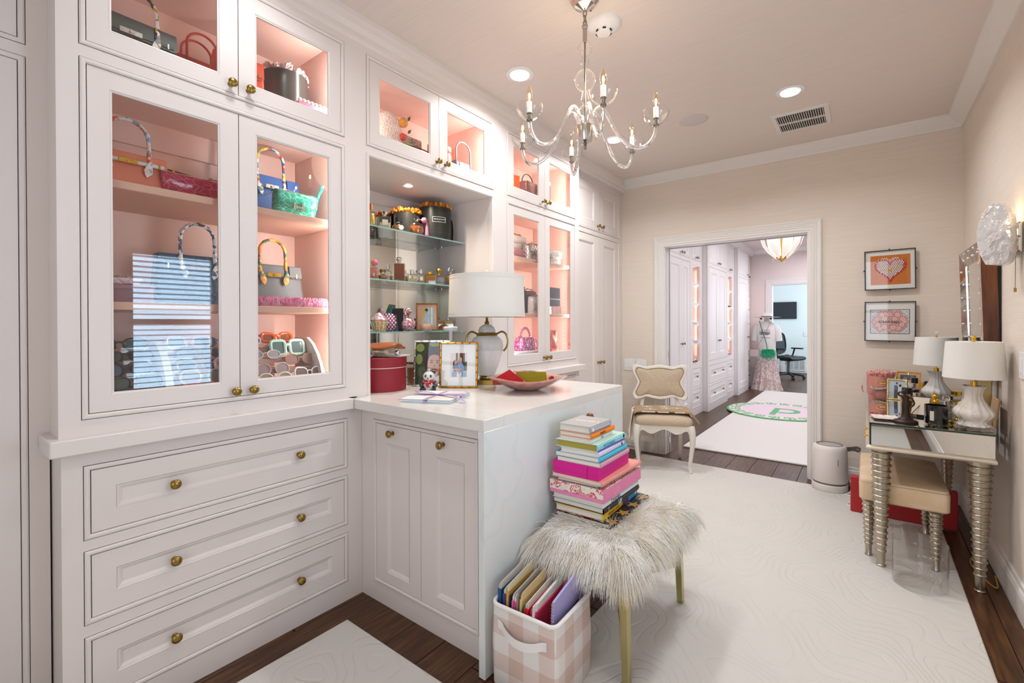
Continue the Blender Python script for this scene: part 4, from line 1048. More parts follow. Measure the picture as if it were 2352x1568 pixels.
t = thing('card_box', 'dusty pink box beside a white lettered box in the far top cabinet', 'box', W_(2.925, -1.985, FU), 90)
G().box(-.05, .055, -.03, .03, 0, .215, .006).part('box', leather('dusty', 'c58a86'), t)
t = thing('card_box', 'white box with dark marks standing at the back of the far top cabinet', 'box', W_(3.03, -2.06, FU), 90)
G().box(-.045, .06, -.03, .03, 0, .285, .003).part('box', white, t)
for k, z in enumerate((.10, .125, .15, .175)): G().box(-.016 + .004 * (k % 2), -.004, -.0312, -.030, z, z + .013).part('printed_mark', black, t)
# ---- cabinet C, shelves
clutch('rose pink quilted bag lying under the cream bag in the far cabinet', W_(2.70, -2.09, S1), .26, .085, .12, quilt('rose', 'c98a92', .25, .2), gold, .45, clasp=None)
clutch('cream pink soft bag with gold bow on top of the rose quilted bag', W_(2.69, -2.11, S1 + .089), .22, .10, .09, leather('blush', 'e3cfc8'), gold, .5, chain=True, clasp=None)
clutch('silver metallic quilted bag at the front of the upper far shelf', W_(2.80, -2.02, S1), .16, .118, .10, quilt('silver', 'b8b2b0', .25, .9), silver, .45, chain=True)
clutch('silver sequinned tweed bag behind the right far glass door', W_(3.03, -1.99, S1), .19, .108, .08, glitter('tweed', '8a7c74', 'cfc4bc', 200), silver, .45, clasp=None)
t = tote('black leather bag with gold letters on the middle far shelf', W_(2.73, -2.14, S2), .25, .21, .10, leather('jet', '1f2024', .3), silver, None, .03, .05, straps=False)
lettering('LA', .05, gold, t, (.075, -.056, .12), (R(88), 0, 0), .001)
clutch('black quilted bag with silver chain behind the grey quilted bag', W_(2.86, -2.10, S2), .15, .175, .07, quilt('jet', '2b2c31', .3), silver, .5, chain=True)
clutch('light grey quilted bag with gold chain on the middle far shelf', W_(2.83, -2.0, S2), .15, .125, .06, quilt('dove', 'b9b4b3', .4), gold, .4, chain=True)
t = thing('box_purse', 'dark navy hard box purse on a clear stand behind the far right door', 'handbag', W_(3.01, -1.985, S2 + .062), 90)
G().box(-.10, .10, -.03, .03, 0, .145, .004).part('body', mat('navy_box', '26313f', .2, coat=.5), t)
for z in (.05,): G().box(-.095, .095, -.0325, -.03, z, z + .008, .001).part('band', mat('band_blue', '6f8aa0', .3), t)
t = thing('clear_stand', 'clear acrylic block stand under the dark navy box purse', 'stand', W_(3.01, -1.985, S2), 90)
G().box(-.10, .11, -.033, .033, 0, .0605, .003).part('block', thin_glass('block_acrylic', 'eef2f4', .12, .6, 2.0), t)
t = thing('card_box', 'flat white box on the floor of the far cabinet', 'box', W_(2.66, -2.02, S3), 90)
G().box(-.20, .14, -.07, .07, 0, .095, .004).part('box', white, t)
pkj = mat('pink_jelly', 'd8438f', .15, coat=.8)
t = thing('jelly_bag', 'glittering magenta bag with a pink bead handle on the flat white box', 'handbag', W_(2.725, -2.02, S3 + .0955), 90)
G().loft([rr(.19, .09, .03, 0), rr(.20, .10, .035, .04), rr(.17, .08, .03, .095)]).part('body', glitter('magenta', 'b02f86', 'd97fc0', 160), t)
bd = G().ball((0, 0, 0), .0095, 10, rings=6).mesh(mat('pink_glass_bead', 'e88ab8', .1, trans=.3), 'bead')
for k in range(13):
    a = PI * k / 12; link('bead', bd, t, (.058 * math.cos(a), 0, .09 + .075 * math.sin(a)))
clutch('hot pink leather bag with a grey loop behind the magenta jelly bag', W_(2.86, -2.12, S3), .20, .17, .08, leather('hotpink', 'dd4f86', .35), silver, .4, mat('grey_loop', '6a5a60', .4), clasp=None)
clutch('pink camera bag at the left of the far cabinet floor', W_(2.585, -2.13, S3), .14, .20, .07, leather('candy', 'e86aa5', .3), silver, .5)
t = thing('orange_pouch', 'bright orange drawstring pouch on the far cabinet floor', 'handbag', W_(2.79, -1.985, S3 + .002), 90)
G().loft([rr(.10, .06, .02, 0), rr(.11, .07, .025, .04), rr(.08, .05, .02, .085), rr(.04, .02, .008, .10)]).part('body', leather('tangerine', 'ee5a2e', .4), t)
t = thing('silk_scarf', 'crumpled orange pink scarf pile behind the far right door', 'scarf', W_(3.02, -1.99, S3), 90)
q = random.Random(8); S = []
for i in range(14):
    z = .24 * i / 13; r0 = .085 * (1 - .5 * (i / 13) ** 1.5); S.append([(r0 * (1 + .28 * math.sin(3 * a + i * .9) + .15 * math.sin(7 * a - i)) * math.cos(a), .035 * (1 + .25 * math.sin(4 * a + i)) * math.sin(a), z) for a in [2 * PI * k / 26 for k in range(26)]])
G().loft(S).part('cloth', mat('orange_silk', 'ee7a5c', .5, ramp=('noise', 14, [(.35, 'e5573a'), (.6, 'f08f86'), (.8, 'f7c4c4')])), t)
# ================================================================== NICHE SHELVES AND COUNTER
def liq(col): return mat('perfume_' + col, col, .05, trans=.25, ior=1.2, coat=.5)
bglass = thin_glass('bottle_glass', 'fbfaf6', .08, .8, 1.8)
def bottle(lab, loc, w, h, d=None, col=None, shape='rect', cap=silver, caph=.02, capr=.009, fill=.7, neck=.008, rz=60, label=None, glass=None, capshape='cyl', taper=1.0, nm='perfume_bottle'):
    """h = glass height to the neck"""
    t = thing(nm, lab, 'perfume bottle', loc, rz); d = d or w * .6; gm = glass or bglass
    def secs(k, z0, z1, e):
        if shape == 'rect': return [rr(k * w * taper - e, k * d * taper - e, .004, z0, 3), rr(k * w - e, k * d - e, .004, z1, 3)]
        prof_ = {'round': [(.55, 0), (.85, .12), (1, .4), (.92, .72), (.6, .93), (.3, 1)], 'oval': [(.75, 0), (1, .2), (1, .65), (.8, .85), (.35, 1)], 'flame': [(.42, 0), (.62, .25), (.9, .6), (1, .8), (.55, .95), (.28, 1)]}[shape]
        return [[(x * k, y * k, z) for x, y, z in [(w / 2 * f * math.cos(2 * PI * i / 20), d / 2 * f * math.sin(2 * PI * i / 20), z0 + (z1 - z0) * u) for i in range(20)]] for f, u in prof_]
    S = secs(1, 0, h, 0)
    if shape == 'rect': S = S + [rr(w * .5, d * .5, .004, h + .004, 3)]
    G().loft(S, True, shape != 'rect').part('body', gm, t)
    if col:
        hh = h * fill; G().loft(secs(.86, .005, hh if shape == 'rect' else h * .9, 0) if shape == 'rect' else [q_ for q_ in secs(.88, .004, h, 0) if q_[0][2] <= hh + .001], True, shape != 'rect').part('liquid', liq(col), t)
    G().cyl((0, 0, h + .002), neck, .008, 12).part('collar', silver if cap is not gold else gold, t)
    if capshape == 'cyl': G().lathe([(.0001, 0), (capr, 0), (capr, caph), (capr * .8, caph + .001), (.0001, caph + .001)], 16, (0, 0, h + .008)).part('cap', cap, t)
    elif capshape == 'ball': G().ball((0, 0, h + .008 + capr * .8), capr, 14).part('cap', cap, t)
    else: G().lathe([(.0001, 0), (capr * .7, 0), (capr * 1.25, caph * .7), (capr * .9, caph), (.0001, caph)], 8, (0, 0, h + .008), smooth=False).part('cap', cap, t)
    if label: G().box(-w * .24, w * .24, -d / 2 - .0012, -d / 2 - .0004, h * .3, h * .72).part('label', mat('label_' + label, label, .6), t)
    return t
Z1, Z2, Z3 = 1.7965, 1.5085, 1.2195
def sh(y, z, dx=0): return (-2.19 + dx, y, z)
corkc = mat('orange_cap', 'b0581f', .4); blkcap = mat('black_cap', '1b1b1d', .25); antc = mat('antique_cap', '857249', .3, 1.0)
def atomizer(t, h, side=.03, tass=True):
    pk = mat('pink_rubber', 'dc6f93', .5)
    G().tube([(0, 0, h), (side, -.004, h + .002)], .003, 8).part('tube', silver, t)
    G().ball((side + .014, -.006, h), .017, 14).part('bulb', pk, t)
    if tass: G().loft([rr(.008, .008, .003, h - .012), rr(.016, .010, .004, h - .05), rr(.020, .011, .004, h - .09)]).part('tassel', pk, t, (side + .030, -.008, 0))
bottle('tall yellow perfume bottle with burnt orange cap on the top glass shelf', sh(1.525, Z1), .05, .082, .05, 'e0bb4a', 'oval', corkc, .034, .0125, .85)
bottle('small clear vial beside the tall yellow bottle on the top glass shelf', sh(1.567, Z1, -.03), .02, .05, .02, None, 'rect', silver, .012, .006)
bottle('square clear bottle with ball stopper and cream label on the top shelf', sh(1.618, Z1), .066, .072, .05, 'efe6c8', 'rect', crystal, .02, .014, .5, .01, 60, 'e9e2cf', capshape='ball')
bottle('tiny amber vial between the clear and the black capped bottle', sh(1.662, Z1, -.02), .018, .03, .018, 'c98a2c', 'rect', gold, .01, .006)
t = bottle('amber bottle with black bowler cap and round white label', sh(1.715, Z1), .075, .05, .045, 'b06a18', 'round', blkcap, .024, .021, .9, .012)
G().at((0.012, -.0235, .024), (R(90), 0, 0)).cyl((0, 0, 0), .013, .0015, 18).part('label', white, t)
t = bottle('round amber perfume bottle with pink atomizer bulb and tassel', (-2.15, 1.815, Z1), .085, .07, .05, 'c4672a', 'oval', crystal, .03, .016, .8, .012, capshape='ball'); atomizer(t, .085)
hatbox('smaller black round box of orange paper roses behind the bottles', (-2.290, 1.858, Z1), .080, .145, bkbox, 'dd8526', None, True, 11, 60)
hatbox('larger black round box of orange paper roses with a white lettered label', (-2.228, 2.035, Z1), .100, .200, bkbox, 'e08a28', 'FLEURS DE PARIS', True, 12, 62)
# middle shelf
t = bottle('peach textured bottle with pink atomizer bulb on the middle glass shelf', sh(1.535, Z2), .068, .075, .05, 'd9826a', 'oval', gold, .02, .008, .95); atomizer(t, .092, .0, False)
bottle('squat amber bottle with antique brass cap on the middle shelf', sh(1.603, Z2), .055, .034, .045, 'b8751f', 'round', antc, .018, .017, .8, .014)
bottle('clear faceted spray bottle with chrome top on the middle shelf', sh(1.652, Z2, -.02), .05, .062, .04, 'e9e3d6', 'flame', chrome, .026, .011, .3)
bottle('tall rectangular bottle of dark amber perfume with clear stopper', sh(1.716, Z2), .066, .104, .05, '8a3f12', 'rect', crystal, .03, .014, .98, capshape='facet')
t = thing('crystal_dish', 'small faceted crystal dish in front of the dark amber bottle', 'dish', (-2.148, 1.70, Z2)); G().lathe([(.0001, 0), (.020, 0), (.026, .008), (.024, .014), (.02, .008), (.0001, .006)], 12, smooth=False).part('dish', clear, t)
bottle('small square amber bottle behind the chrome capped clear bottle', sh(1.79, Z2, -.04), .045, .055, .03, 'c98a22', 'rect', silver, .012, .009)
bottle('squat clear bottle with chrome cap and pale gold perfume', sh(1.812, Z2), .068, .046, .045, 'd9cba0', 'rect', chrome, .022, .0125, .5)
bottle('slim clear bottle with a small white label on the middle shelf', sh(1.882, Z2), .036, .056, .03, 'd8a070', 'rect', chrome, .022, .010, .4, .008, 60, 'ecebe6')
bottle('clear empty jar with glass lid behind the slim labelled bottle', sh(1.905, Z2, -.05), .05, .062, .04, None, 'rect', crystal, .014, .018)
bottle('square golden amber bottle with flat gold cap on the middle shelf', sh(1.952, Z2), .074, .056, .05, 'd08c12', 'rect', gold, .012, .016, .98)
bottle('clear bottle with flared gold cap and grey label on the middle shelf', sh(2.03, Z2), .07, .062, .045, 'e3e2dc', 'oval', gold, .034, .015, .5, .008, 60, '8d929a', capshape='facet')
bottle('amber flame shaped bottle with crystal stopper beside the lamp shade', sh(2.13, Z2), .07, .078, .04, 'cf901e', 'flame', crystal, .034, .013, .9, capshape='facet')
# lower shelf
t = thing('jewelled_cupcake', 'jewelled cupcake trinket box with pink icing on the lower glass shelf', 'trinket box', sh(1.572, Z3, .01))
gc = glitter('champagne', 'bda468', 'f0e2b0', 260)
G().lathe([(.0001, 0), (.034, 0), (.047, .056), (.044, .058), (.0001, .058)], 36, flute=(18, .035)).part('case', gc, t)
pg = glitter('icing', 'd59aa8', 'f3d2d8', 300)
G().lathe([(.046, .056), (.050, .064), (.044, .074), (.036, .078), (.034, .084), (.022, .092), (.018, .097), (.006, .106), (.0001, .107)], 30, flute=(6, .05)).part('icing', pg, t)
G().tube(spline([(-.02, .012, .085), (-.03, .014, .105), (-.02, .014, .122), (.0, .012, .125), (.012, .01, .112), (.004, .008, .10)], 3), .009, 10).part('swirl', glitter('plum', '8f5560', 'c08a95'), t)
t = thing('jewelled_pineapple', 'jewelled magenta pineapple with teal leaves on the lower glass shelf', 'trinket box', sh(1.648, Z3, -.01))
pm_ = mat('pineapple_jewel', '8c1f5e', .2, .3, ramp=('quilt', 130, [(.35, '6d1450'), (.6, 'b5407e'), (.85, 'f2dfe8')]), bump=('quilt', 130, 1.0, .004), coat=.5)
G().lathe([(.0001, 0), (.026, .001), (.042, .022), (.046, .05), (.040, .08), (.026, .100), (.012, .107), (.0001, .108)], 30).part('fruit', pm_, t)
lf = G().loft([rr(.012, .004, .0015, 0), rr(.016, .004, .0015, .018), rr(.003, .002, .0008, .048)]).mesh(mat('teal_jewel', '3c7f7c', .25, .3, bump=('dots', 300, .6, .001)), 'leaf')
for k in range(12):
    a = k * 2.4; link('leaf', lf, t, (.009 * math.cos(a), .009 * math.sin(a), .102), (R(18 + 5 * (k % 4)) * math.sin(a), R(18 + 5 * (k % 4)) * -math.cos(a) * -1, a))
def photoframe(lab, loc, w, h, rz, lean, fm, bar, mat_w, shapes=None, mats=None, board=None, depth=.012, bamboo=False, nm='photo_frame', back=False):
    t = thing(nm, lab, 'photo frame', loc, 0); t.rotation_euler = (R(-lean), 0, R(rz))
    G().at((0, 0, h / 2)).ring(-w / 2, w / 2, -h / 2, h / 2, [(0, depth), (0, 0), (bar * .3, -.003), (bar * .7, -.003), (bar, 0), (bar, depth)]).part('frame', fm, t)
    G().box(-w / 2 + bar * .5, w / 2 - bar * .5, .004, depth, bar * .5, h - bar * .5).part('backing', black if back else (board or mat('mount_board', 'f4f2ee', .8)), t)
    if bamboo:
        nk = G().ball((0, 0, 0), bar * .62, 8, rings=5).mesh(fm, 'knuckle'); nx = max(3, int(w / .04)); nz = max(3, int(h / .04))
        for i in range(nx + 1):
            for z in (bar / 2, h - bar / 2): link('knuckle', nk, t, (-w / 2 + bar / 2 + (w - bar) * i / nx, -.001, z))
        for i in range(1, nz):
            for x in (-w / 2 + bar / 2, w / 2 - bar / 2): link('knuckle', nk, t, (x, -.001, bar / 2 + (h - bar) * i / nz))
    if shapes:
        g = G(); W0 = w / 2 - bar - mat_w; H0 = h / 2 - bar - mat_w
        for ly, (mi, pts) in enumerate(shapes): g.mi(mi).add([(max(-W0, min(W0, a * W0)), .0032 - .00008 * ly, h / 2 + max(-H0, min(H0, b * H0))) for a, b in pts], [tuple(range(len(pts)))])
        g.part('photo_print', mats, t)
        G().box(-w / 2 + bar * .8, w / 2 - bar * .8, .0008, .0018, bar * .8, h - bar * .8).part('glazing', acry, t)
    G().prism([(-.02, 0), (.02, 0), (.012, h * .7), (-.012, h * .7)], 0, .003, 'y').part('easel_back', blkcap, t, (0, depth + .004, .004), (R(0), 0, 0)) if not back else None
    return t
def P_(c, r=.7): return mat('print_' + c, c, r)
bamb = mat('bamboo_gold', 'b9863a', .25, 1.0)
t = photoframe('back of a small black easel frame leaning on the lower glass shelf', sh(1.712, Z3, -.03), .09, .135, 235, 8, gold, .005, 0, back=True)
G().prism([(-.014, 0), (.014, 0), (.007, .10), (-.007, .10)], 0, .003, 'y').part('easel_leg', blkcap, t, (0, .055, .006), (R(24), 0, 0))
t = thing('jewelled_flamingo', 'jewelled pink flamingo trinket box with curved neck on the lower shelf', 'trinket box', sh(1.772, Z3, .01), 60)
fg = glitter('flamingo', 'a8566c', 'ecc0cc', 260)
G().loft([[(p[0] * 1.15, p[1] * .8, z) for p in [(r * math.cos(2 * PI * i / 24), r * math.sin(2 * PI * i / 24)) for i in range(24)]] for r, z in ((.014, 0), (.032, .010), (.041, .034), (.038, .056), (.024, .074), (.008, .082))]).part('body', fg, t)
G().tube(spline([(-.006, -.006, .070), (-.014, -.008, .092), (-.016, -.008, .112), (-.004, -.01, .126), (.010, -.012, .120), (.014, -.014, .106), (.010, -.016, .094)], 4), [.011, .010, .010, .0105, .011, .010, .010, .010, .010, .011, .012, .0125, .0125, .012, .010, .008, .006, .005, .004][:19], 10).part('neck', fg, t)
G().ball((.012, -.024, .112), .004, 8).part('eye', blkcap, t)
bottle('small olive perfume bottle with black cap behind the jewelled flamingo', sh(1.815, Z3, -.06), .032, .065, .02, '6f6a3c', 'rect', blkcap, .022, .010, .9)
bottle('tiny yellow perfume bottle with black top beside the pink frame', sh(1.85, Z3, -.065), .028, .05, .02, 'c9a02a', 'rect', blkcap, .018, .008, .9)
photoframe('pink enamel and gold frame with photo of a toddler in pale blue', sh(1.93, Z3, .0), .135, .172, 50, 6, bamb, .008, .018,
    [(0, rect(-1, 1, -1, 1)), (1, rect(-1, -.3, -.5, 1)), (2, rect(-.2, 1, -1, 1)), (3, rect(.05, .3, -1, 1)), (3, rect(.55, .8, -1, 1)), (4, ell(.0, .1, .36, .36)), (4, rect(-.22, .22, -.7, .2)), (4, [(-.22, .2), (-.75, -.5), (-.6, -.6), (-.05, .0)]), (5, ell(-.05, .62, .2, .2)), (6, ell(-.08, .73, .24, .14)), (4, [(.2, .3), (.7, .2), (.7, .05), (.2, .1)])],
    [P_('d9c9a0'), P_('e0b878'), P_('a8c8cc'), P_('e9efe9'), P_('b8cbe0'), skin, P_('3a2a22')], mat('pink_enamel', 'e3b3a4', .3), bamboo=True)
t = thing('votive_candle', 'low peach crystal candle jar in front of the pink gold frame', 'candle', (-2.147, 1.885, Z3))
G().lathe([(.0001, 0), (.032, 0), (.036, .006), (.036, .034), (.032, .042), (.029, .042), (.030, .03), (.0001, .028)], 24).part('jar', mat('peach_crystal', 'eab9a0', .15, trans=.3, bump=('cells', 120, .9, .004)), t)
bottle('slim amber perfume bottle with gold cap right of the pink frame', sh(2.045, Z3, -.05), .034, .085, .025, 'bd8a1c', 'rect', gold, .026, .011, .95)
bottle('square orange perfume bottle on the lower glass shelf', sh(2.095, Z3, -.07), .05, .062, .03, 'd0851a', 'rect', antc, .008, .008, .95)
bottle('wide yellow perfume bottle at the right end of the lower glass shelf', sh(2.155, Z3, -.05), .075, .062, .04, 'd8a022', 'rect', silver, .008, .01, .95)

CT = 0.9205
# red round box with things on its lid
t = thing('round_box', 'dark red round lidded box on the counter in the niche', 'box', (-2.03, 1.472, CT))
redc = mat('red_card', '8e1d2b', .55)
G().cyl((0, 0, 0), .128, .118, 56).part('box', redc, t)
G().cyl((0, 0, .117), .1295, .004, 56).part('cream_band', mat('cream_band', 'e3d3c4', .6), t)
G().lathe([(.0001, .121), (.131, .121), (.131, .167), (.128, .170), (.0001, .170)], 56).part('lid', redc, t)
t = thing('clear_tray', 'clear acrylic tray with small papers on the red round box', 'tray', (-2.03, 1.50, CT + .1705), 20)
G().box(-.115, .13, -.07, .07, 0, .004, .001).box(-.115, .13, -.07, -.066, .004, .03).box(-.115, .13, .066, .07, .004, .03).part('tray', clear, t)
G().box(-.10, -.02, -.05, .05, .0045, .02).part('pale_box', mat('pale_box', 'd7cdb8', .6), t)
G().box(0.0, .12, -.06, .05, .0045, .008).part('white_card', white, t); G().ball((.10, -.045, .022), .014, 12).part('bead', chrome, t)
t = thing('orange_pouch', 'folded orange brown leather pouch on the clear tray', 'pouch', (-2.035, 1.455, CT + .1705 + .0305), 25)
q = random.Random(2); S = []
for i in range(15):
    u = -1 + i / 7; S.append([(u * .13, v * .07 * (1 - .2 * u * u), .012 * (1 - .6 * abs(v)) + .010 * math.sin(3 * u + 2.5 * v) + .012) for v in [-1 + k / 5 for k in range(11)]])
o = G().loft(S, False, True, False).part('leather', mat('tan_leather', 'a35a30', .4, bump=('noise', 30, .5, .004)), t); md = o.modifiers.new('thickness', 'SOLIDIFY'); md.thickness = .012; md.offset = -1
t = thing('wire_ball', 'small silver wire ball on the left edge of the red box lid', 'ornament', (-1.985, 1.365, CT + .1705 + .026))
for k in range(5):
    G().at((0, 0, 0), (R(36 * k), R(20), R(30 * k))).tube([(.025 * math.cos(a), .025 * math.sin(a), 0) for a in [2 * PI * i / 20 for i in range(20)]], .0018, 6, True).part('ring', silver, t)
t = thing('crystal_jar', 'amber filled crystal jar between the red box and the silver frame', 'jar', (-2.05, 1.72, CT))
G().cyl((0, 0, .0), .052, .115, 24).part('jar', thin_glass('cut_glass', 'f2ebe2', .15, .7, 1.5), t); G().cyl((0, 0, .004), .046, .09, 24).part('contents', liq('c9a27a'), t); G().cyl((0, 0, .116), .054, .012, 24).part('lid', silver, t)
# picture frames on the counter
photoframe('silver bamboo frame with portrait photo of a dark haired child', (-1.895, 1.70, CT), .205, .25, 34, 7, silver, .010, .0,
    [(0, rect(-1, 1, -1, 1)), (1, ell(-.75, .75, .25, .2)), (1, ell(-.8, .2, .2, .25)), (2, ell(-.6, -.4, .3, .25)), (1, ell(.1, .92, .3, .12)), (3, ell(.12, .05, .62, .74)), (3, rect(-.42, .72, -1, .1)), (6, ell(.8, .42, .26, .42)), (4, ell(.12, -.05, .42, .52)), (4, rect(0, .3, -.7, -.4)), (3, [(-.32, .2), (-.2, .5), (.1, .6), (.45, .5), (.58, .2), (.4, .38), (.1, .42), (-.2, .36)]), (5, ell(.1, -1.15, .8, .5)), (6, ell(-.1, -.72, .35, .16)), (6, ell(.5, -.72, .3, .16)),
     (7, ell(-.05, .05, .07, .035)), (7, ell(.3, .05, .07, .035)), (3, rect(-.15, .04, .13, .16)), (3, rect(.2, .4, .13, .16)), (8, ell(.12, -.12, .06, .07)), (9, ell(.12, -.30, .16, .05))],
    [P_('2c3a20'), P_('8a9a4a'), P_('4a5a34'), P_('2a1a14'), skin, mat('print_gingham', 'd9a8b0', .7, ramp=('checks', 60, [(.2, 'f0dcdf'), (.6, 'c98a96')])), P_('ecebe8'), P_('2c2420'), P_('c98d70'), P_('b55a52')], bamboo=True)
photoframe('gold bamboo frame with white mount and photo of a mother and child', (-1.735, 1.742, CT), .205, .243, 35, 6, bamb, .010, .048,
    [(0, rect(-1, 1, -1, 1)), (1, rect(-.35, .75, .3, 1)), (2, rect(-.1, .1, .3, 1)), (0, rect(.8, 1, -.2, 1)), (3, rect(.55, 1, -.5, .3)), (4, ell(.3, .30, .34, .42)), (4, rect(.2, .75, -.5, .4)), (4, ell(-.4, .12, .3, .30)), (4, rect(-.7, -.2, -.35, .1)), (5, ell(.22, .42, .2, .24)), (5, ell(-.36, .18, .18, .2)), (6, ell(.2, -.25, .42, .5)), (7, ell(-.3, -.3, .34, .36)), (6, rect(-.8, .95, -1, -.55)), (8, rect(-.2, .35, -1, -.62)), (5, rect(-.7, .3, -.42, -.32)), (5, rect(-.3, -.12, -.75, -.45)), (5, rect(.02, .18, -.8, -.45))],
    [P_('e3ddd2'), P_('6d3c22'), P_('d9d3c6'), P_('4f6040'), P_('2e1d18'), skin, P_('8aa8cc'), P_('5a6a90'), P_('f0efec')], bamboo=True)
# panda figurine
t = thing('panda_figurine', 'crystal panda figurine with red bandana and silver hat', 'figurine', (-1.775, 1.575, CT), 40)
pw = mat('crystal_white', 'd9dad8', .12, bump=('cells', 150, .8, .004), coat=.6); pb_ = mat('crystal_black', '2e3634', .12, bump=('cells', 150, .8, .004), coat=.6)
G().loft([[(r * math.cos(2 * PI * i / 22), .85 * r * math.sin(2 * PI * i / 22), z) for i in range(22)] for r, z in ((.018, 0), (.032, .008), (.036, .026), (.032, .044), (.022, .056))]).part('body', pw, t)
G().at((0, -.004, .074)).lathe([(.0001, -.027), (.017, -.023), (.028, -.008), (.030, .004), (.022, .020), (.010, .027), (.0001, .028)], 22).part('head', pw, t)
G().at((0, -.026, .066)).ball((0, 0, 0), .013, 14, .009).part('muzzle', pw, t)
for s in (-1, 1):
    G().ball((s * .024, .002, .096), .010, 12).part('ear', pb_, t); G().ball((s * .012, -.027, .078), .0065, 10, .008).part('eye_patch', pb_, t)
    G().tube([(s * .026, -.010, .046), (s * .036, -.020, .032), (s * .028, -.030, .022)], [.011, .011, .010], 10).part('arm', pb_, t)
    G().tube([(s * .020, -.012, .012), (s * .028, -.036, .011), (s * .030, -.046, .014)], [.013, .013, .011], 10).part('leg', pb_, t)
G().ball((0, -.040, .068), .004, 8).part('nose', blkcap, t)
G().loft([[(f * .030 * math.cos(a), f * .028 * math.sin(a) - .003, z) for a in [2 * PI * i / 20 for i in range(20)]] for f, z in ((.8, .058), (1.08, .054), (1.12, .048), (1.0, .043))], False).add([(-.026, -.025, .053), (.026, -.025, .053), (.004, -.040, .022), (-.004, -.040, .022)], [(0, 1, 2, 3)]).part('bandana', mat('red_bandana', 'b32433', .4, ramp=('dots', 110, [(.25, 'e9dcdc'), (.38, 'b3202f')])), t)
G().lathe([(.0001, 0), (.016, 0), (.017, .003), (.012, .005), (.013, .016), (.0001, .018)], 18, (0, 0, .100)).part('hat', chrome, t)
# ribboned booklets
t = thing('booklet_stack', 'two pale booklets tied together with a lilac ribbon', 'booklets', (-1.565, 1.435, CT), 24)
blue_e = mat('pale_blue_edge', 'a9c8d8', .6)
for k in range(2):
    G().box(-.115, .115, -.125, .125, .0085 * k, .0085 * k + .0018).box(-.115, .115, -.125, .125, .0085 * k + .0062, .0085 * k + .0080).part('cover', mat('booklet_cover', 'ecebea', .55, ramp=('noise', 9, [(.45, 'efeeec'), (.62, 'e6d9cf'), (.7, 'dfd3d6')])), t)
    G().box(-.112, .1135, -.123, .123, .0085 * k + .0018, .0085 * k + .0062).part('pages', blue_e, t)
lil = mat('lilac_ribbon', 'b9a3cf', .4)
def ribbon(pts, w, ax=None):
    g = G(); pts = spline(pts, 4)
    S = []
    for i, p in enumerate(pts):
        d_ = (pts[min(i + 1, len(pts) - 1)] - pts[max(i - 1, 0)]).normalized(); n_ = d_.cross(Vector((0, 0, 1)))
        n_ = Vector(ax) if ax else (n_.normalized() if n_.length > .1 else Vector((1, 0, 0))); S.append([p - n_ * w / 2, p + n_ * w / 2])
    return g.loft(S, False, True, False)
zt = .0178
ribbon([(.0, -.128, .002), (0, -.1265, .012), (0, -.122, zt), (0, 0, zt), (0, .124, zt)], .018).part('ribbon', lil, t)
ribbon([(-.1165, 0, .004), (-.112, 0, zt), (0, 0, zt + .0006), (.112, 0, zt), (.1165, 0, .004)], .018).part('ribbon', lil, t)
for a, l in ((165, .13), (20, .14), (-28, .19), (198, .17)):
    c_, s_ = math.cos(R(a)), math.sin(R(a))
    if l < .16: ribbon([(0, 0, zt + .002), (c_ * l * .5 - s_ * .015, s_ * l * .5 + c_ * .015, zt + .016), (c_ * l, s_ * l, zt + .008), (c_ * l * .5 + s_ * .015, s_ * l * .5 - c_ * .015, zt + .006), (0, 0, zt + .003)], .017).part('bow_loop', lil, t)
    else: ribbon([(0, 0, zt + .002), (c_ * l * .4, s_ * l * .4, zt + .006), (c_ * l * .75, s_ * l * .75, zt + .003), (c_ * l, s_ * l, .0175 if l < .18 else .006)], .015).part('bow_tail', lil, t)
# white jewellery stand behind the frames
t = thing('ring_stand', 'white round topped jewellery post behind the photo frames', 'stand', (-2.02, 1.965, CT))
G().lathe([(.0001, 0), (.045, 0), (.045, .006), (.012, .012), (.010, .3), (.0001, .3)], 28).part('post', white, t)
G().lathe([(.0001, .298), (.038, .299), (.044, .306), (.044, .318), (.036, .324), (.0001, .325)], 30).part('top', white, t)
# cut glass lamp with two brass handles
t = thing('table_lamp', 'large cut glass urn lamp with brass handles and white drum shade', 'table lamp', (-1.725, 1.962, CT), 36)
cut = mat('cut_crystal', 'f4f4f2', .06, trans=.25, ior=1.35, bump=('quilt', 210, .8, .004), coat=.6)
cutf = mat('fluted_crystal', 'f6f6f4', .05, trans=.25, ior=1.35, coat=.6)
G().loft([rr(.100, .100, .006, 0, 2), rr(.100, .100, .006, .024, 2), rr(.094, .094, .006, .027, 2)], True, False).part('base', brass, t)
G().lathe([(.0001, .027), (.040, .027), (.044, .034), (.040, .042), (.046, .050), (.0001, .05)], 28).part('base_collar', brass, t)
G().lathe([(.0001, .05), (.046, .05), (.056, .075), (.070, .12), (.083, .165), (.089, .19)], 48, flute=(16, .02), cap=False).part('lower_body', cutf, t)
G().lathe([(.089, .19), (.092, .21), (.090, .235), (.078, .258), (.058, .272), (.052, .276)], 48, cap=False).part('shoulder', cut, t)
G().lathe([(.0001, .272), (.058, .272), (.062, .279), (.058, .288), (.046, .292), (.0001, .292)], 32).part('neck_band', brass, t)
G().lathe([(.046, .290), (.050, .302), (.040, .322), (.022, .334), (.012, .338), (.0001, .338)], 32).part('lid', cut, t)
G().lathe([(.0001, .336), (.010, .337), (.014, .346), (.008, .356), (.006, .37), (.009, .374), (.0001, .376)], 18).part('stem', brass, t)
G().cyl((0, 0, .37), .004, .26, 8).part('harp_rod', brass, t)
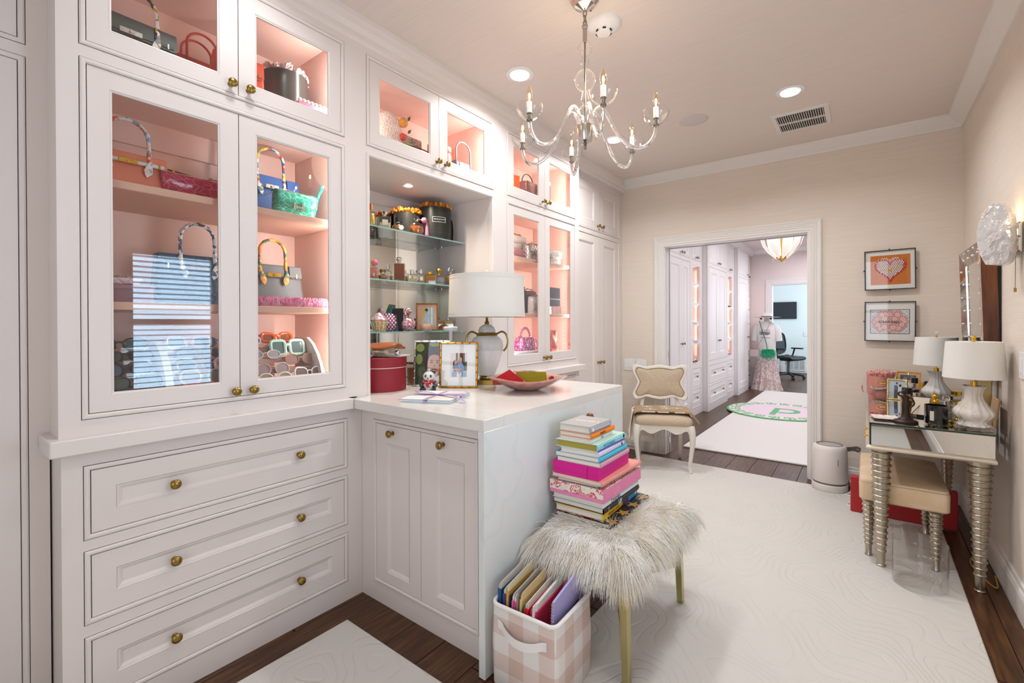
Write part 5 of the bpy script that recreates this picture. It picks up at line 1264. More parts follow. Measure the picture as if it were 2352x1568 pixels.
for s in (-1, 1): G().tube(spline([(s * .056, 0, .282), (s * .085, 0, .295), (s * .108, 0, .280), (s * .118, 0, .245), (s * .112, 0, .21), (s * .094, 0, .185)], 4), .0055, 8).part('handle', brass, t)
shm = mat('drum_shade', 'e6e3dc', .9, bump=('noise', 300, .1, .001))
G().lathe([(.216, .378), (.2085, .610), (.2065, .610), (.214, .378)], 64, cap=False).part('shade', shm, t)
for z, r in ((.381, .2165), (.396, .2160), (.592, .2095), (.607, .2090)): G().lathe([(r + .0007, z - .003), (r + .0007, z + .003)], 64, cap=False).part('shade_band', shm, t)
G().lathe([(.0001, .612), (.204, .611)], 48, cap=False).part('shade_diffuser', shm, t)
G().cyl((0, 0, .611), .006, .008, 12).part('finial_base', brass, t); G().ball((0, 0, .632), .014, 16).part('finial', crystal, t)
# pink art glass bowl with lucite shapes
t = thing('glass_bowl', 'wide wavy pink art glass bowl on the counter corner', 'bowl', (-1.405, 1.905, CT))
bwm = mat('pink_art_glass', 'e39a98', .1, ramp=('noise', 22, [(.35, 'd98a9a'), (.5, 'eaa890'), (.65, 'e6b9b4')]), trans=.25, ior=1.2, coat=.8)
S = []
for r, z in ((.03, 0), (.06, .001), (.10, .014), (.15, .038), (.19, .057), (.206, .067), (.2075, .070), (.204, .0705), (.188, .061), (.148, .043), (.10, .020), (.06, .008), (.004, .006)):
    S.append([(r * math.cos(a) * (1 + .03 * math.sin(3 * a) * r / .2), r * math.sin(a), z + .007 * (r / .2) ** 3 * math.sin(3 * a + 1.0)) for a in [2 * PI * i / 56 for i in range(56)]])
G().loft(S, True, True).part('bowl', bwm, t)
def lucite(name, lab, col, loc, pts, d, rot):
    o = thing(name, lab, 'ornament', loc, rot=rot); G().prism(pts, -d / 2, d / 2, 'y').part('block', mat('lucite_' + col, col, .05, trans=.35, ior=1.25, coat=.7), o)
bx, by, bz = -1.405, 1.905, CT
lucite('lucite_pyramid', 'red lucite pyramid in the pink glass bowl', 'd0142c', (bx - .06, by - .065, bz + .030), [(-.085, 0), (.085, 0), (.085, .012), (0, .078), (-.085, .028)], .06, (0, 0, R(38)))
lucite('lucite_block', 'olive green lucite block behind the red pyramid in the bowl', 'a3a51c', (bx + .005, by + .035, bz + .020), [(-.085, 0), (.085, 0), (.078, .07), (-.075, .073)], .05, (0, 0, R(34)))
lucite('lucite_wedge', 'orange lucite wedge at the left side of the bowl', 'ee8a1e', (bx - .115, by - .055, bz + .041), [(-.04, 0), (.06, 0), (-.035, .026)], .04, (0, 0, R(20)))
lucite('lucite_chip', 'small red lucite chip at the right side of the bowl', 'b91c22', (bx + .085, by + .075, bz + .036), [(-.03, 0), (.03, 0), (.025, .03)], .03, (0, 0, R(60)))
# ================================================================== BENCH, BOOKS, BIN, CHAIR, PURIFIER, VANITY
RZ = 0.0102                     # carpet surface
bm = thing('fur_bench', 'low bench with shaggy cream fur seat and pale brass legs', 'bench', (-0.845, 1.775, RZ))
pbr = mat('pale_brass', 'c2b784', .25, 1.0)
HX, HY, LZ = .165, .285, .40
for sx in (-1, 1):
    for sy in (-1, 1):
        g = G(); a = (sx * HX, sy * HY)
        g.loft([rr(.026, .026, .002, 0, 1, (a[0] + sx * .014, a[1] + sy * .004)), rr(.034, .034, .002, LZ, 1, a)], True, False)
        g.part('leg', pbr, bm)
for s in (-1, 1):
    p0 = Vector((-HX, -s * HY, .17)); p1 = Vector((HX, s * HY, .17)); d = (p1 - p0).normalized(); n_ = Vector((-d.y, d.x, 0)) * .009
    G().loft([[p - n_ + Vector((0, 0, -.010)), p + n_ + Vector((0, 0, -.010)), p + n_ + Vector((0, 0, .010)), p - n_ + Vector((0, 0, .010))] for p in (p0, p1)], True, False).part('stretcher', pbr, bm)
furm = mat('cream_fur', 'e8dfcf', .75, ramp=('noise', 9, [(.3, 'e8decd'), (.55, 'f3eee5'), (.75, 'faf8f4')]))
def furtop(u, v):
    """seat surface over the unit square, drooping at the rim"""
    x, y = u * .195, v * .322; e = max(abs(u), abs(v)); k = max(0, (e - .72) / .28)
    return Vector((x, y, .452 - .05 * k * k + .008 * math.sin(9 * x + 4) * math.sin(7 * y)))
g = G(); S = []
for j in range(21): S.append([furtop(-1 + i / 10, -1 + j / 10) for i in range(21)])
g.loft(S, False, True, False)
for z in (.0,): g.box(-.187, .187, -.315, .315, .375, .415, .01)
g.part('seat', furm, bm)
q = random.Random(21); st = []
NF = 15000
def clump(x, y): return noise.noise(Vector((x * 16, y * 16, 0))), noise.noise(Vector((x * 16 + 9, y * 16 + 5, 3)))
for i in range(NF):
    rim = q.random() < .62
    if rim:
        t = q.random() * 4; s = int(t); f = 2 * (t - s) - 1; w = 1 - .3 * q.random() ** 1.5
        u, v = ((f, -w), (w, f), (f, w), (-w, f))[s]
    else: u, v = q.uniform(-1, 1), q.uniform(-1, 1)
    p = furtop(u, v); c1, c2 = clump(p.x, p.y)
    e = max(abs(u), abs(v)); out = Vector((u if abs(u) > .6 else u * .3, v if abs(v) > .6 else v * .3, 0)); out = out.normalized() if out.length > 1e-4 else Vector((0, 0, 0))
    out += Vector((c1, c2, 0)) * 1.1 + Vector((q.uniform(-.35, .35), q.uniform(-.35, .35), 0))
    L = q.uniform(.04, .065) + (.05 * q.random() + .04 if e > .75 else 0)
    pts = [p]; d = (out * (.9 if e > .7 else .75) + Vector((0, 0, .85 if e < .75 else .35))).normalized()
    for k in range(5):
        d = (d + Vector((0, 0, -.13 - (.30 if e > .72 else .04))) + Vector((q.uniform(-.08, .08), q.uniform(-.08, .08), 0))).normalized()
        nx = pts[-1] + d * (L / 5)
        if e < .7 and nx.z < .455: nx.z = .455 + q.random() * .012
        if nx.x < -.222: nx.x = -.222
        pts.append(nx)
    st.append(pts)
hair('fur', bm, st, .00095, furm)

# ---- books, bottom to top: x0, x1, y0, y1, z0, z1 in world
def book(lab, x0, x1, y0, y1, z0, z1, cover, pages=None, rz=0.0, kind='book', spine=None, soft=False, edge=.004, text=None, tm=None, ts=.012, tx=1.0, ty=0.0, extra=None):
    cx, cy_ = (x0 + x1) / 2, (y0 + y1) / 2; w, d, h = x1 - x0, y1 - y0, z1 - z0
    t = thing(kind, lab, 'book' if kind == 'book' else 'box', (cx, cy_, z0), rz)
    cm = mat('cover_' + cover, cover, .4)
    if pages:
        ct = .0022 if h > .012 else .0014
        g = G().box(-w / 2, w / 2, -d / 2, d / 2, 0, ct, .0004).box(-w / 2, w / 2, -d / 2, d / 2, h - ct, h, .0004)
        g.part('cover', cm, t)
        sp_ = mat('cover_' + spine, spine, .4) if spine else cm
        G().loft([[(w / 2 - .004, y, 0), (w / 2 + .003, y, h * .25), (w / 2 + .003, y, h * .75), (w / 2 - .004, y, h)] for y in (-d / 2, d / 2)], True, False).part('spine', sp_, t)
        G().box(-w / 2 + edge, w / 2 - .004, -d / 2 + edge, d / 2 - edge, ct, h - ct).part('pages', pages, t)
    else:
        G().box(-w / 2, w / 2, -d / 2, d / 2, 0, h * .66, .0015).part('tray', cm, t); G().box(-w / 2 - .001, w / 2 + .001, -d / 2 - .001, d / 2 + .001, h * .30, h, .0015).part('lid', spine if spine and not isinstance(spine, str) else cm, t)
    if text: lettering(text, ts, tm or black, t, (w / 2 + .0035, ty, h / 2), (R(90), 0, R(90)), .0002, sx=tx)
    return t
B0 = 0.470
starm = mat('gold_star', 'a87b3c', .4)
t = book('black book with gold stars at the bottom of the stack', -1.03, -.785, 1.60, 1.985, B0, B0 + .018, '1d1b1a', paper)
q = random.Random(3)
for i in range(16):
    cx, cy_ = -.11 + .075 * (i % 4) , -.16 + .105 * (i // 4); rot = q.random() * 6
    G().prism([((.034 if k % 2 == 0 else .014) * math.cos(rot + PI * k / 5) + cx, (.034 if k % 2 == 0 else .014) * math.sin(rot + PI * k / 5) + cy_) for k in range(10)], .0182, .0188, 'z').part('star', starm, t)
t = book('yellow spined book with red cover edges low in the stack', -1.04, -.825, 1.605, 1.955, B0 + .0192, B0 + .047, 'd8b51e', paper, 2, spine='dcc01f', text='BRANNING RABBIT', tm=mat('red_ink', 'a32b22', .5), ts=.013, ty=-.075)
w_ = (.215) / 2
G().box(w_ - .002, w_ + .0035, .01, .075, .001, .0268).part('purple_band', mat('band_purple', '5d3166', .4), t); G().box(w_ - .002, w_ + .0038, .075, .175, .001, .0268).part('blue_band', mat('band_blue2', '1d9bd0', .4), t)
G().at((w_ + .004, .155, .014), (0, R(90), 0)).cyl((0, 0, 0), .006, .0006, 14).part('publisher_dot', white, t)
G().box(-w_ + .0, w_ - .006, -.1752, -.1745, .0, .003).part('red_edge', mat('red_edge', '9a1f2a', .5), t)
t = book('dark spined book with a red tab under the white lettered book', -1.05, -.816, 1.608, 1.95, B0 + .0472, B0 + .070, '22262b', paper)
G().box(.1135, .1205, -.171, -.168, .001, .018).part('red_tab', mat('red_edge', '9a1f2a', .5), t)
G().box(.1195, .1206, -.045, -.012, .002, .021).part('cover_portrait', mat('portrait_grey', 'b9c4cc', .6, ramp=('noise', 60, [(.4, '3a4450'), (.6, 'dfe6ea')])), t)
G().box(.1195, .1206, -.135, -.129, .003, .020).part('cover_mark', silver, t)
t = book('white spined book with large black brand lettering', -1.05, -.817, 1.606, 1.945, B0 + .0702, B0 + .090, 'dfe6ea', paper, text='CHANEL', ts=.021, ty=-.06, tx=1.1)
florm = mat('floral_print', 'efe0d0', .45, ramp=('noise', 26, [(0, 'e9dcc8'), (.40, 'efe4d6'), (.47, 'd8566a'), (.52, 'f2e6da'), (.56, 'd8566a'), (.60, 'efe4d6'), (.64, '5fae5a'), (.72, '2f9a78')], (1, 1, 1), True))
t = book('large pink and floral patterned box in the middle of the stack', -1.06, -.814, 1.60, 1.965, B0 + .0904, B0 + .142, 'e889b2', None, kind='keepsake_box', spine=florm)
G().box(.1235, .1248, -.183, .183, .0015, .051).part('pink_side', mat('box_pink', 'e986b0', .4), t)
lettering('Lilly', .038, mat('pale_pink_ink', 'eea9c6', .4), t, (.1252, -.06, .024), (R(90), 0, R(90)), .0001)
book('thin teal notebook on top of the floral box', -1.03, -.845, 1.612, 1.90, B0 + .1424, B0 + .1555, '2f8b9a', paper, 2, edge=.001)
book('wide salmon pink book jutting out below the magenta box', -1.05, -.815, 1.60, 1.965, B0 + .1557, B0 + .1735, 'e8988a', paper, -1)
t = book('bright magenta boxed set in the middle of the stack', -1.045, -.838, 1.60, 1.90, B0 + .1737, B0 + .2265, 'd8148c', None, 2, kind='boxed_set', spine=mat('magenta_cloth', 'd8148c', .5))
G().box(.052, .0535, -.1525, -.1512, .001, .052).part('slip_line', mat('magenta_dark', '9a0f60', .5), t)
book('dusty rose book lying on the magenta boxed set', -1.025, -.828, 1.602, 1.875, B0 + .2267, B0 + .246, 'c98f9c', paper, 1, spine='d9a5b2', edge=.001)
book('cyan blue book above the dusty rose book', -1.03, -.834, 1.60, 1.865, B0 + .2462, B0 + .266, '3f9fb8', paper, 1, spine='45c0e0', edge=.0005)
t = book('pale lilac book between the cyan and mint green books', -1.012, -.838, 1.60, 1.85, B0 + .2662, B0 + .287, 'e6d6e2', paper, 2, spine='dfd8ec'); G().at((.0905, .095, .0105), (0, R(90), 0)).cyl((0, 0, 0), .006, .0006, 14).part('spine_mark', black, t)
t = book('purple and mint book with gilt page edges under the white book', -1.03, -.840, 1.60, 1.86, B0 + .2872, B0 + .3155, 'b9dccb', mat('gilt_edge', 'a9993a', .4), 1, spine='8fd0dc', text='WITZENBERG', tm=mat('teal_ink', '3f97a8', .5), ts=.021, ty=-.03, tx=.85)
G().box(.0945, .0985, -.13, .12, .0, .0055).part('purple_band', mat('band_violet', '5a55b8', .4), t); G().at((.0985, .112, .018), (0, R(90), 0)).cyl((0, 0, 0), .008, .0006, 14).part('spine_mark', black, t)
G().box(-.035, .02, -.128, -.06, .0284, .0288).part('cover_photo', mat('cover_photo', '4a4038', .5, ramp=('noise', 40, [(.4, '2e2622'), (.6, 'c9b09c')])), t)
t = book('small white book under the orange brand lettered book', -1.015, -.872, 1.60, 1.80, B0 + .3157, B0 + .3325, 'e6e6e4', paper, 2, text='Dior', tm=mat('grey_ink', '8a9090', .5), ts=.013)
t = book('small orange book with dark brand lettering on its spine', -1.015, -.868, 1.60, 1.815, B0 + .3327, B0 + .3525, 'e8801e', paper, 1, spine='f0861f', text='HERMÈS', tm=mat('dark_ink', '33261e', .5), ts=.014, ty=-.01)
t = book('small grey book with white lettering on top of the stack', -1.015, -.872, 1.60, 1.79, B0 + .3527, B0 + .3815, 'b3aea8', paper, 1, spine='a9abb2')
lettering('NOKI', .034, white, t, (.01, .0, .0291), (0, 0, R(8)), .0002, sx=1.2)
G().at((.0745, -.075, .014), (0, 0, 0)).box(-.0005, .0006, -.008, .008, -.005, .006).part('spine_mark', white, t)
G().box(.0744, .0752, -.055, .075, .0125, .0160).part('spine_line', mat('spine_print', 'd5d5d8', .5), t)
t = thing('wooden_figurine', 'small dark brown wooden figurine behind the top of the book stack', 'figurine', (-1.0, 1.838, B0 + .3156))
G().lathe([(.0001, 0), (.016, 0), (.020, .015), (.017, .035), (.020, .05), (.014, .066), (.0001, .072)], 20).part('body', mat('brown_wood', '6d3c22', .35, ramp=('noise', 30, [(.3, '4c2714'), (.7, '8a5130')])), t)

# ---- gingham fabric bin with folders
bn = thing('fabric_bin', 'pale pink gingham fabric bin full of folders by the marble end', 'storage bin', (-.920, 1.338, RZ), 2)
ging = mat('gingham', 'ddd0c8', .85, ramp=('checks', 8.2, [(.2, 'e8e4e0'), (.5, 'decdc4'), (.9, 'd3b9ad')], (1, 1, 1), True), bump=('noise', 400, .15, .001))
def binsec(z, k): return [(x * (1 + k * (1 - abs(y / .13) ** 2) * (1 if abs(x) > .12 else 0)), y, z) for x, y, _ in rr(.262, .262, .02, z, 4)]
g = G(); prof = [(0, .98), (.005, 1.0), (.15, 1.025), (.27, 1.0), (.283, 1.0)]
def bs(z, f, ins=0):
    out = []
    for x, y, zz in rr((.262 - ins) * f, (.252 - ins) * f, .022, z, 4): out.append((x, y, z + (.012 * (1 - (x / .131) ** 2) * -1 if z > .2 else 0)))
    return out
g.loft([bs(z, f) for z, f in prof] + [bs(z, f, .012) for z, f in prof[::-1][:-1]] + [bs(.012, .98, .012)], True, True).part('body', ging, bn)
pip = mat('white_piping', 'eeeae6', .8)
G().tube([(x, y, z) for x, y, z in bs(.283, 1.0, .006)], .007, 8, True).part('piping', pip, bn)
G().tube([(.124, -.119, z) for z in (.005, .14, .278)], .004, 6).part('seam_piping', pip, bn)
ribbon([(-.098, -.1295, .222), (-.080, -.1305, .217), (-.055, -.142, .206), (-.02, -.150, .198), (.02, -.150, .197), (.055, -.142, .202), (.080, -.1305, .210), (.098, -.1295, .214)], .030, (0, 0, 1)).part('handle', pip, bn)
def folder(lab, x, col, th, h, tilt, l=.215, top=None, nm='folder', z0=.014, y=0.0, cat='folder', skewz=0.02):
    h += .022; t = thing(nm, lab, cat, (-.920 + x, 1.338 + y, RZ + z0)); t.rotation_euler = (0, R(tilt), R(2))
    G().loft([[(-th / 2, -l / 2, 0), (th / 2, -l / 2, 0), (th / 2, -l / 2, h), (-th / 2, -l / 2, h)], [(-th / 2, l / 2, 0), (th / 2, l / 2, 0), (th / 2, l / 2, h + skewz), (-th / 2, l / 2, h + skewz)]], True, False).part('cover', mat('folder_' + col, col, .5), t)
    if top:
        for i in range(3):
            a = (i - 1) * th * .25; e = .012 + .006 * ((i * 7) % 3)
            G().loft([[(a - .001, -l / 2 + .004, .02), (a + .001, -l / 2 + .004, .02), (a + .001, -l / 2 + .004, h + e), (a - .001, -l / 2 + .004, h + e)], [(a - .001, l / 2 - .01, .02), (a + .001, l / 2 - .01, .02), (a + .001, l / 2 - .01, h + e + skewz + .01), (a - .001, l / 2 - .01, h + e + skewz + .01)]], True, False).part('sheet', mat('sheet_' + top, top, .7), t)
    return t
folder('navy blue folder at the marble side of the fabric bin', -0.1120, '1f4e80', .014, .285, 0, top='d9d2c8')
folder('purple folder next to the navy folder in the bin', -0.0954, '4c3a78', .014, .275, 1, top='e5dfd2')
folder('yellow edged folder of papers in the fabric bin', -0.0813, 'c9a24a', .010, .29, 1, top='e9dcb8')
folder('thin dark folder before the pink folders in the bin', -0.0722, '2b2b33', .006, .275, 1)
folder('pink folder left of the other pink folder in the bin', -0.0639, 'dd6f98', .008, .265, 2, top='ece4e2')
folder('deeper pink folder with white papers in the bin', -0.0539, 'cf4f80', .009, .262, 2, top='efe9e4')
folder('grey paper wallet in the middle of the fabric bin', -0.0439, '8d857c', .008, .285, 2, top='a39b90')
folder('manila folder in the middle of the fabric bin', -0.0340, 'd9b878', .009, .28, 3, top='e2c690')
folder('dark green folder beside the red folder in the bin', -0.0249, '1f5a42', .007, .255, 3)
folder('bright red folder with papers in the fabric bin', -0.0107, 'c3202e', .018, .258, 3, top='e9e2d8')
t = folder('crimson binder holding white and green sheets in the bin', 0.0158, 'b8264a', .028, .262, 4, top='f1f0ee')
gs = thing('green_sheet', 'bright green sheet with handwritten word tucked in the crimson binder', 'paper', (-.920 + .036, 1.326, RZ + .205)); gs.rotation_euler = (0, R(4), R(2))
G().loft([[(-.0006, -.075, 0), (.0006, -.075, 0), (.0006, -.075, .088), (-.0006, -.075, .088)], [(-.0006, .08, .02), (.0006, .08, .02), (.0006, .08, .155), (-.0006, .08, .155)]], True, False).part('sheet', mat('green_paper', '55d04a', .6), gs)
G().box(-.0016, -.0010, -.112, .02, -.006, .118).part('white_sheet', white, gs)
lettering('Class', .042, black, gs, (.001, -.012, .030), (R(90), 0, R(90)), .0001)
nb = thing('spiral_notebook', 'lilac spiral notebook standing tallest in the fabric bin', 'notebook', (-.920 + .086, 1.345, RZ + .02)); nb.rotation_euler = (0, R(3), R(2))
G().loft([[(-.004, -.10, 0), (.004, -.10, 0), (.004, -.10, .325), (-.004, -.10, .325)], [(-.004, .10, 0), (.004, .10, 0), (.004, .10, .365), (-.004, .10, .365)]], True, False).part('cover', mat('lilac_cover', 'a79fcf', .45), nb)
G().box(-.0062, -.0045, -.098, .098, .01, .318).part('pages', paper, nb)
g = G()
for k in range(30): g.at((0, -.101, .012 + .0105 * k)).tube([(.0055 * math.cos(a), .0055 * math.sin(a), 0) for a in [2 * PI * i / 8 for i in range(8)]], .0008, 4, True)
g.part('spiral_wire', silver, nb)['kind'] = 'stuff'
bo = thing('black_case', 'glossy black box lying slanted at the right side of the bin', 'box', (-.920 + .108, 1.338, RZ + .135)); bo.rotation_euler = (R(8), R(-2), R(2))
G().box(-.013, .013, -.100, .100, 0, .125, .005).part('case', mat('black_gloss', '1c1a22', .2, coat=.5), bo)

# ---- upholstered side chair with a folded throw
cw = mat('chair_paint', 'e9e3d8', .4); tw = mat('tan_tweed', 'c9b59a', .9, ramp=('noise', 220, [(.35, 'b9a488'), (.65, 'd6c5ac')]), bump=('noise', 260, .5, .002))
chr_ = thing('side_chair', 'white framed side chair with tan tweed seat and wavy back', 'chair', (-1.456, 4.0, RZ), 24.7)
# local: X right seen from the front, -Y front; front legs at (+-.228,-.236), back legs at (+-.19,.236)
def cab(pts, rads): return G().tube(spline(pts, 4), rads, 10, flat=(1, 1))
for s in (-1, 1):
    cab([(s * .212, -.212, .385), (s * .224, -.226, .33), (s * .228, -.232, .25), (s * .214, -.222, .12), (s * .208, -.216, .05), (s * .214, -.224, 0)], [.034, .033, .032, .030, .027, .024, .022, .020, .018, .017, .016, .016, .015, .015, .015, .015, .016]).part('leg', cw, chr_)
    G().loft([rr(.030, .034, .004, 0, 2, (s * .185, .262)), rr(.034, .040, .004, .36, 2, (s * .185, .205)), rr(.032, .028, .004, .56, 2, (s * .15, .225))], True, False).part('leg', cw, chr_)
def apron(front):
    n = 24; T = []; 
    for i in range(n + 1):
        u = -1 + 2 * i / n; e = abs(u)
        zb = .338 + .020 * math.cos(e * PI * 2.0) * (1 if e > .25 else 1) - (.03 * max(0, (e - .8) / .2) ** 2)
        T.append((u * .205, zb))
    return T
fr = [(x, z) for x, z in apron(True)]
for y in (-.236,): G().prism(fr + [(.205, .388), (-.205, .388)], y, y + .022, 'y').part('apron', cw, chr_)
for s in (-1, 1): G().prism([(-.215, .352), (.2, .352), (.2, .388), (-.215, .388)], s * .205 - .011, s * .205 + .011, 'x').part('side_rail', cw, chr_)
G().prism([(-.18, .35), (.18, .35), (.18, .388), (-.18, .388)], .19, .21, 'y').part('back_rail', cw, chr_)
S = []
for z, f, r in ((.388, 1.0, .05), (.40, 1.035, .06), (.43, 1.05, .07), (.455, 1.0, .08), (.472, .85, .09), (.480, .5, .08)): S.append(rr(.455 * f, .455 * f, r * f, z, 6, (0, -.012)))
G().loft(S, True, True).part('seat', tw, chr_)
def wavy(s, k=1.0):
    """serpentine back outline, half width .24, half height .165"""
    P = [(0, .158), (.075, .150), (.135, .140), (.185, .156), (.232, .158), (.252, .118), (.232, .06), (.205, 0), (.224, -.06), (.250, -.115), (.232, -.160), (.185, -.158), (.13, -.138), (.07, -.150), (0, -.160)]
    Q = P + [(-x, z) for x, z in P[-2:0:-1]]
    return [(p.x * s, p.y * s + (0)) for p in spline([Vector((x, z)).to_3d() for x, z in Q] + [Vector((0, .158, 0))], 3)[:-1]]
bt = R(-9); bk = []
def back(pts, y): return [(x, .232 + y + (z) * math.tan(R(9)), .70 + z) for x, z in pts]
o1 = wavy(1.0); o2 = [(x * .86, z * .80) for x, z in wavy(1.0)]
g = G(); g.loft([back(o1, .012), back(o1, -.012), back([(x * .97, z * .96) for x, z in o1], -.024), back([(x * .90, z * .85) for x, z in o1], -.024), back(o2, -.012)], False, True)
g.loft([back(o1, .012), back([(x * .5, z * .5) for x, z in o1], .014)], True, False); g.part('back_frame', cw, chr_)
G().loft([back(o2, -.010), back([(x * .97, z * .97) for x, z in o2], -.020), back([(x * .8, z * .8) for x, z in o2], -.028), back([(x * .4, z * .4) for x, z in o2], -.034), back([(x * .01, z * .01) for x, z in o2], -.035)], False, True).part('back_pad', tw, chr_)
G().tube(back([(x * 1.0, z * 1.0) for x, z in o2], -.015), .004, 6, True).part('back_piping', mat('tan_piping', 'a58e72', .8), chr_)
# throw: draped over the seat, sides hanging
th = thing('throw_blanket', 'folded tan and cream throw with letter motifs draped over the chair seat', 'blanket', (-1.456, 4.0, RZ), 24.7)
tb = mat('throw_tan', 'a98e6c', .95, bump=('noise', 300, .4, .002)); tcr = mat('throw_cream', 'e6dccb', .95, bump=('noise', 300, .4, .002))
def thp(u, v, off=0.0):
    """u across -1..1 (hangs over both sides), v front-back -1..1"""
    x = u * .275; z = .486 + off
    if x < -.235: k = -.235 - x; x = -.243 - k * .55; z -= k * 5.2 if k < .05 else .26
    elif x > .215: k = x - .215; x = .215 + k * 1.15; z -= k * 1.25 + k * k * 4
    else: z += .010 * (1 - (x / .235) ** 2)
    return (x, -.075 + v * .135 + (.03 if u < -.85 else 0) * v, z)
S = [[thp(-.86 + 1.86 * i / 40, -1 + j / 6) for i in range(41)] for j in range(13)]
o = G().loft(S, False, True, False).part('cloth', tb, th); md = o.modifiers.new('thickness', 'SOLIDIFY'); md.thickness = .016; md.offset = 1
# hanging cream tail on the left
o = G().loft([[(-.246 - .04 * t - .012 * math.sin(5 * v + t * 3), -.15 + .21 * v * (1 + .15 * t) - .06 * t, .50 - .255 * t) for v in [i / 10 for i in range(11)]] for t in [k / 8 for k in range(9)]], False, True, False).part('cream_side', tcr, th)
md = o.modifiers.new('thickness', 'SOLIDIFY'); md.thickness = .008; md.offset = 0
def motif(cx, cy_, s, m):
    g = G()
    for a, b, c, d in ((-1, 1, .55, .75), (-1, 1, -.75, -.55), (-.12, .12, -.55, .55)):
        g.box(cx + a * s, cx + b * s, cy_ + c * s * .8, cy_ + d * s * .8, .5125, .5150)
    g.part('letter_motif', m, th)
for cx, cy_ in ((-.13, -.06), (.02, -.02), (.03, -.11), (-.11, -.17), (.12, -.09)): motif(cx, cy_, .045, tcr)
for a, b in ((-.18, -.07), (-.05, .04), (.09, .17)): G().box(a, b, -.2125, -.2095, .493, .503).part('front_band', tcr, th)

# ---- air purifier
pu = thing('air_purifier', 'white cylindrical air purifier with a leather loop by the door casing', 'air purifier', (-.218, 4.150, RZ))
pw2 = mat('warm_white_plastic', 'e6ded8', .45); gry = mat('grey_plastic', '77736f', .5)
G().lathe([(.0001, 0), (.112, 0), (.116, .006), (.116, .046), (.112, .050), (.0001, .05)], 48).part('base', pw2, pu)
G().cyl((0, 0, .049), .106, .016, 48).part('gap', gry, pu)
G().lathe([(.0001, .064), (.112, .064), (.116, .070), (.112, .30), (.106, .322), (.096, .332), (.086, .335), (.084, .330), (.0001, .330)], 48).part('body', pw2, pu)
G().lathe([(.083, .3305), (.074, .3315), (.0001, .3315)], 40, cap=False).part('top_grille', mat('top_disc', 'b9b3ac', .4), pu)
G().lathe([(.088, .3345), (.080, .3365), (.075, .332)], 40, cap=False).part('top_ring', gry, pu)
ribbon([(.10, .02, .312), (.135, .03, .318), (.165, .035, .325), (.19, .04, .312), (.178, .042, .298), (.15, .035, .306), (.105, .025, .296)], .022, (0.2, -.3, .93)).part('leather_loop', mat('grey_leather', '7d7268', .5), pu)
G().at((0, 0, 0), (0, 0, R(-60))).box(.1145, .1155, -.002, .002, .20, .245).part('mark', gry, pu)
pc = thing('power_cord', 'white cord looping on the carpet beside the air purifier', 'cord', (0, 0, 0))
G().tube(spline([(-.105, 4.19, .10), (-.085, 4.15, .07), (-.09, 4.10, .02), (-.12, 4.06, RZ + .004), (-.06, 4.02, RZ + .004), (-.045, 3.93, RZ + .004), (-.10, 3.86, RZ + .004), (-.085, 3.80, RZ + .004)], 6), .0035, 6).part('cord', white, pc)

# ---- mirrored vanity console on turned silver legs
va = thing('vanity_table', 'mirrored vanity console with turned silver leaf legs on the right wall', 'vanity', (0, 0, 0))
X0, X1, Y0, Y1 = .019, .474, 2.945, 4.265
G().box(X0 - .002, X1 + .002, Y0 - .004, Y1, .742, .750, .001).part('mirror_top', mirror, va)
edgeg = mat('mirror_edge', '24382f', .15, coat=.5)
G().box(X0 - .003, X1 + .003, Y0 - .0055, Y0 - .0042, .740, .7495).box(X0 - .0035, X0 - .0022, Y0 - .0055, Y1, .740, .7495).box(X0 - .003, X0 + .005, Y0 - .0055, Y0 - .004, .635, .745).part('glass_edge', edgeg, va)
G().box(X0 + .006, X1, Y0, Y1 - .004, .634, .742).part('apron_core', silverleaf, va)
G().box(X0 + .004, X1, Y0 - .003, Y0 - .0005, .636, .741, .0008).part('apron_mirror', mirror, va)
G().box(X0 + .001, X0 + .0055, Y0, Y1 - .01, .636, .741, .0008).part('apron_mirror', mirror, va)
chm = mat('champagne_leaf', 'ddd2bf', .3, .7)
G().loft([[(x, y, z) for x, y in ((X0 - a, Y0 - a), (X1 + a * .3, Y0 - a), (X1 + a * .3, Y1), (X0 - a, Y1))] for a, z in ((.004, .612), (.014, .614), (.018, .622), (.014, .630), (.006, .635))], True, False).part('ledge', chm, va)
def tleg(h, r0, r1, n, foot=.075):
    prof = [(.0001, 0), (r1 * 1.2, 0), (r1 * 1.22, .006), (r1, .010), (r1 * 1.1, foot)]
    for i in range(n):
        z = foot + (h - foot) * i / n; dz = (h - foot) / n; r = r1 * 1.15 + (r0 - r1 * 1.15) * ((i + .5) / n) ** .85
        prof += [(r * 1.10, z), (r * 1.17, z + .004), (r * 1.10, z + .008), (r * .95, z + .010), (r * 1.0, z + dz - .001)]
    prof += [(r0, h), (.0001, h)]
    return G().lathe(prof, 24).mesh(silverleaf, 'leg')
lm = tleg(.612, .041, .017, 17)
for x, y in ((.064, 2.985), (.430, 2.985), (.064, 4.215), (.445, 4.215)): link('leg', lm, va, (x, y, RZ if x < .3 else .001))
for x in (X0 - .004,):
    for z in (.700, .665): G().at((x, 3.02, z), (0, R(-90), 0)).lathe([(.0001, 0), (.004, 0), (.004, .010), (.008, .014), (.008, .020), (.0001, .022)], 12).part('drawer_pull', gold, va)
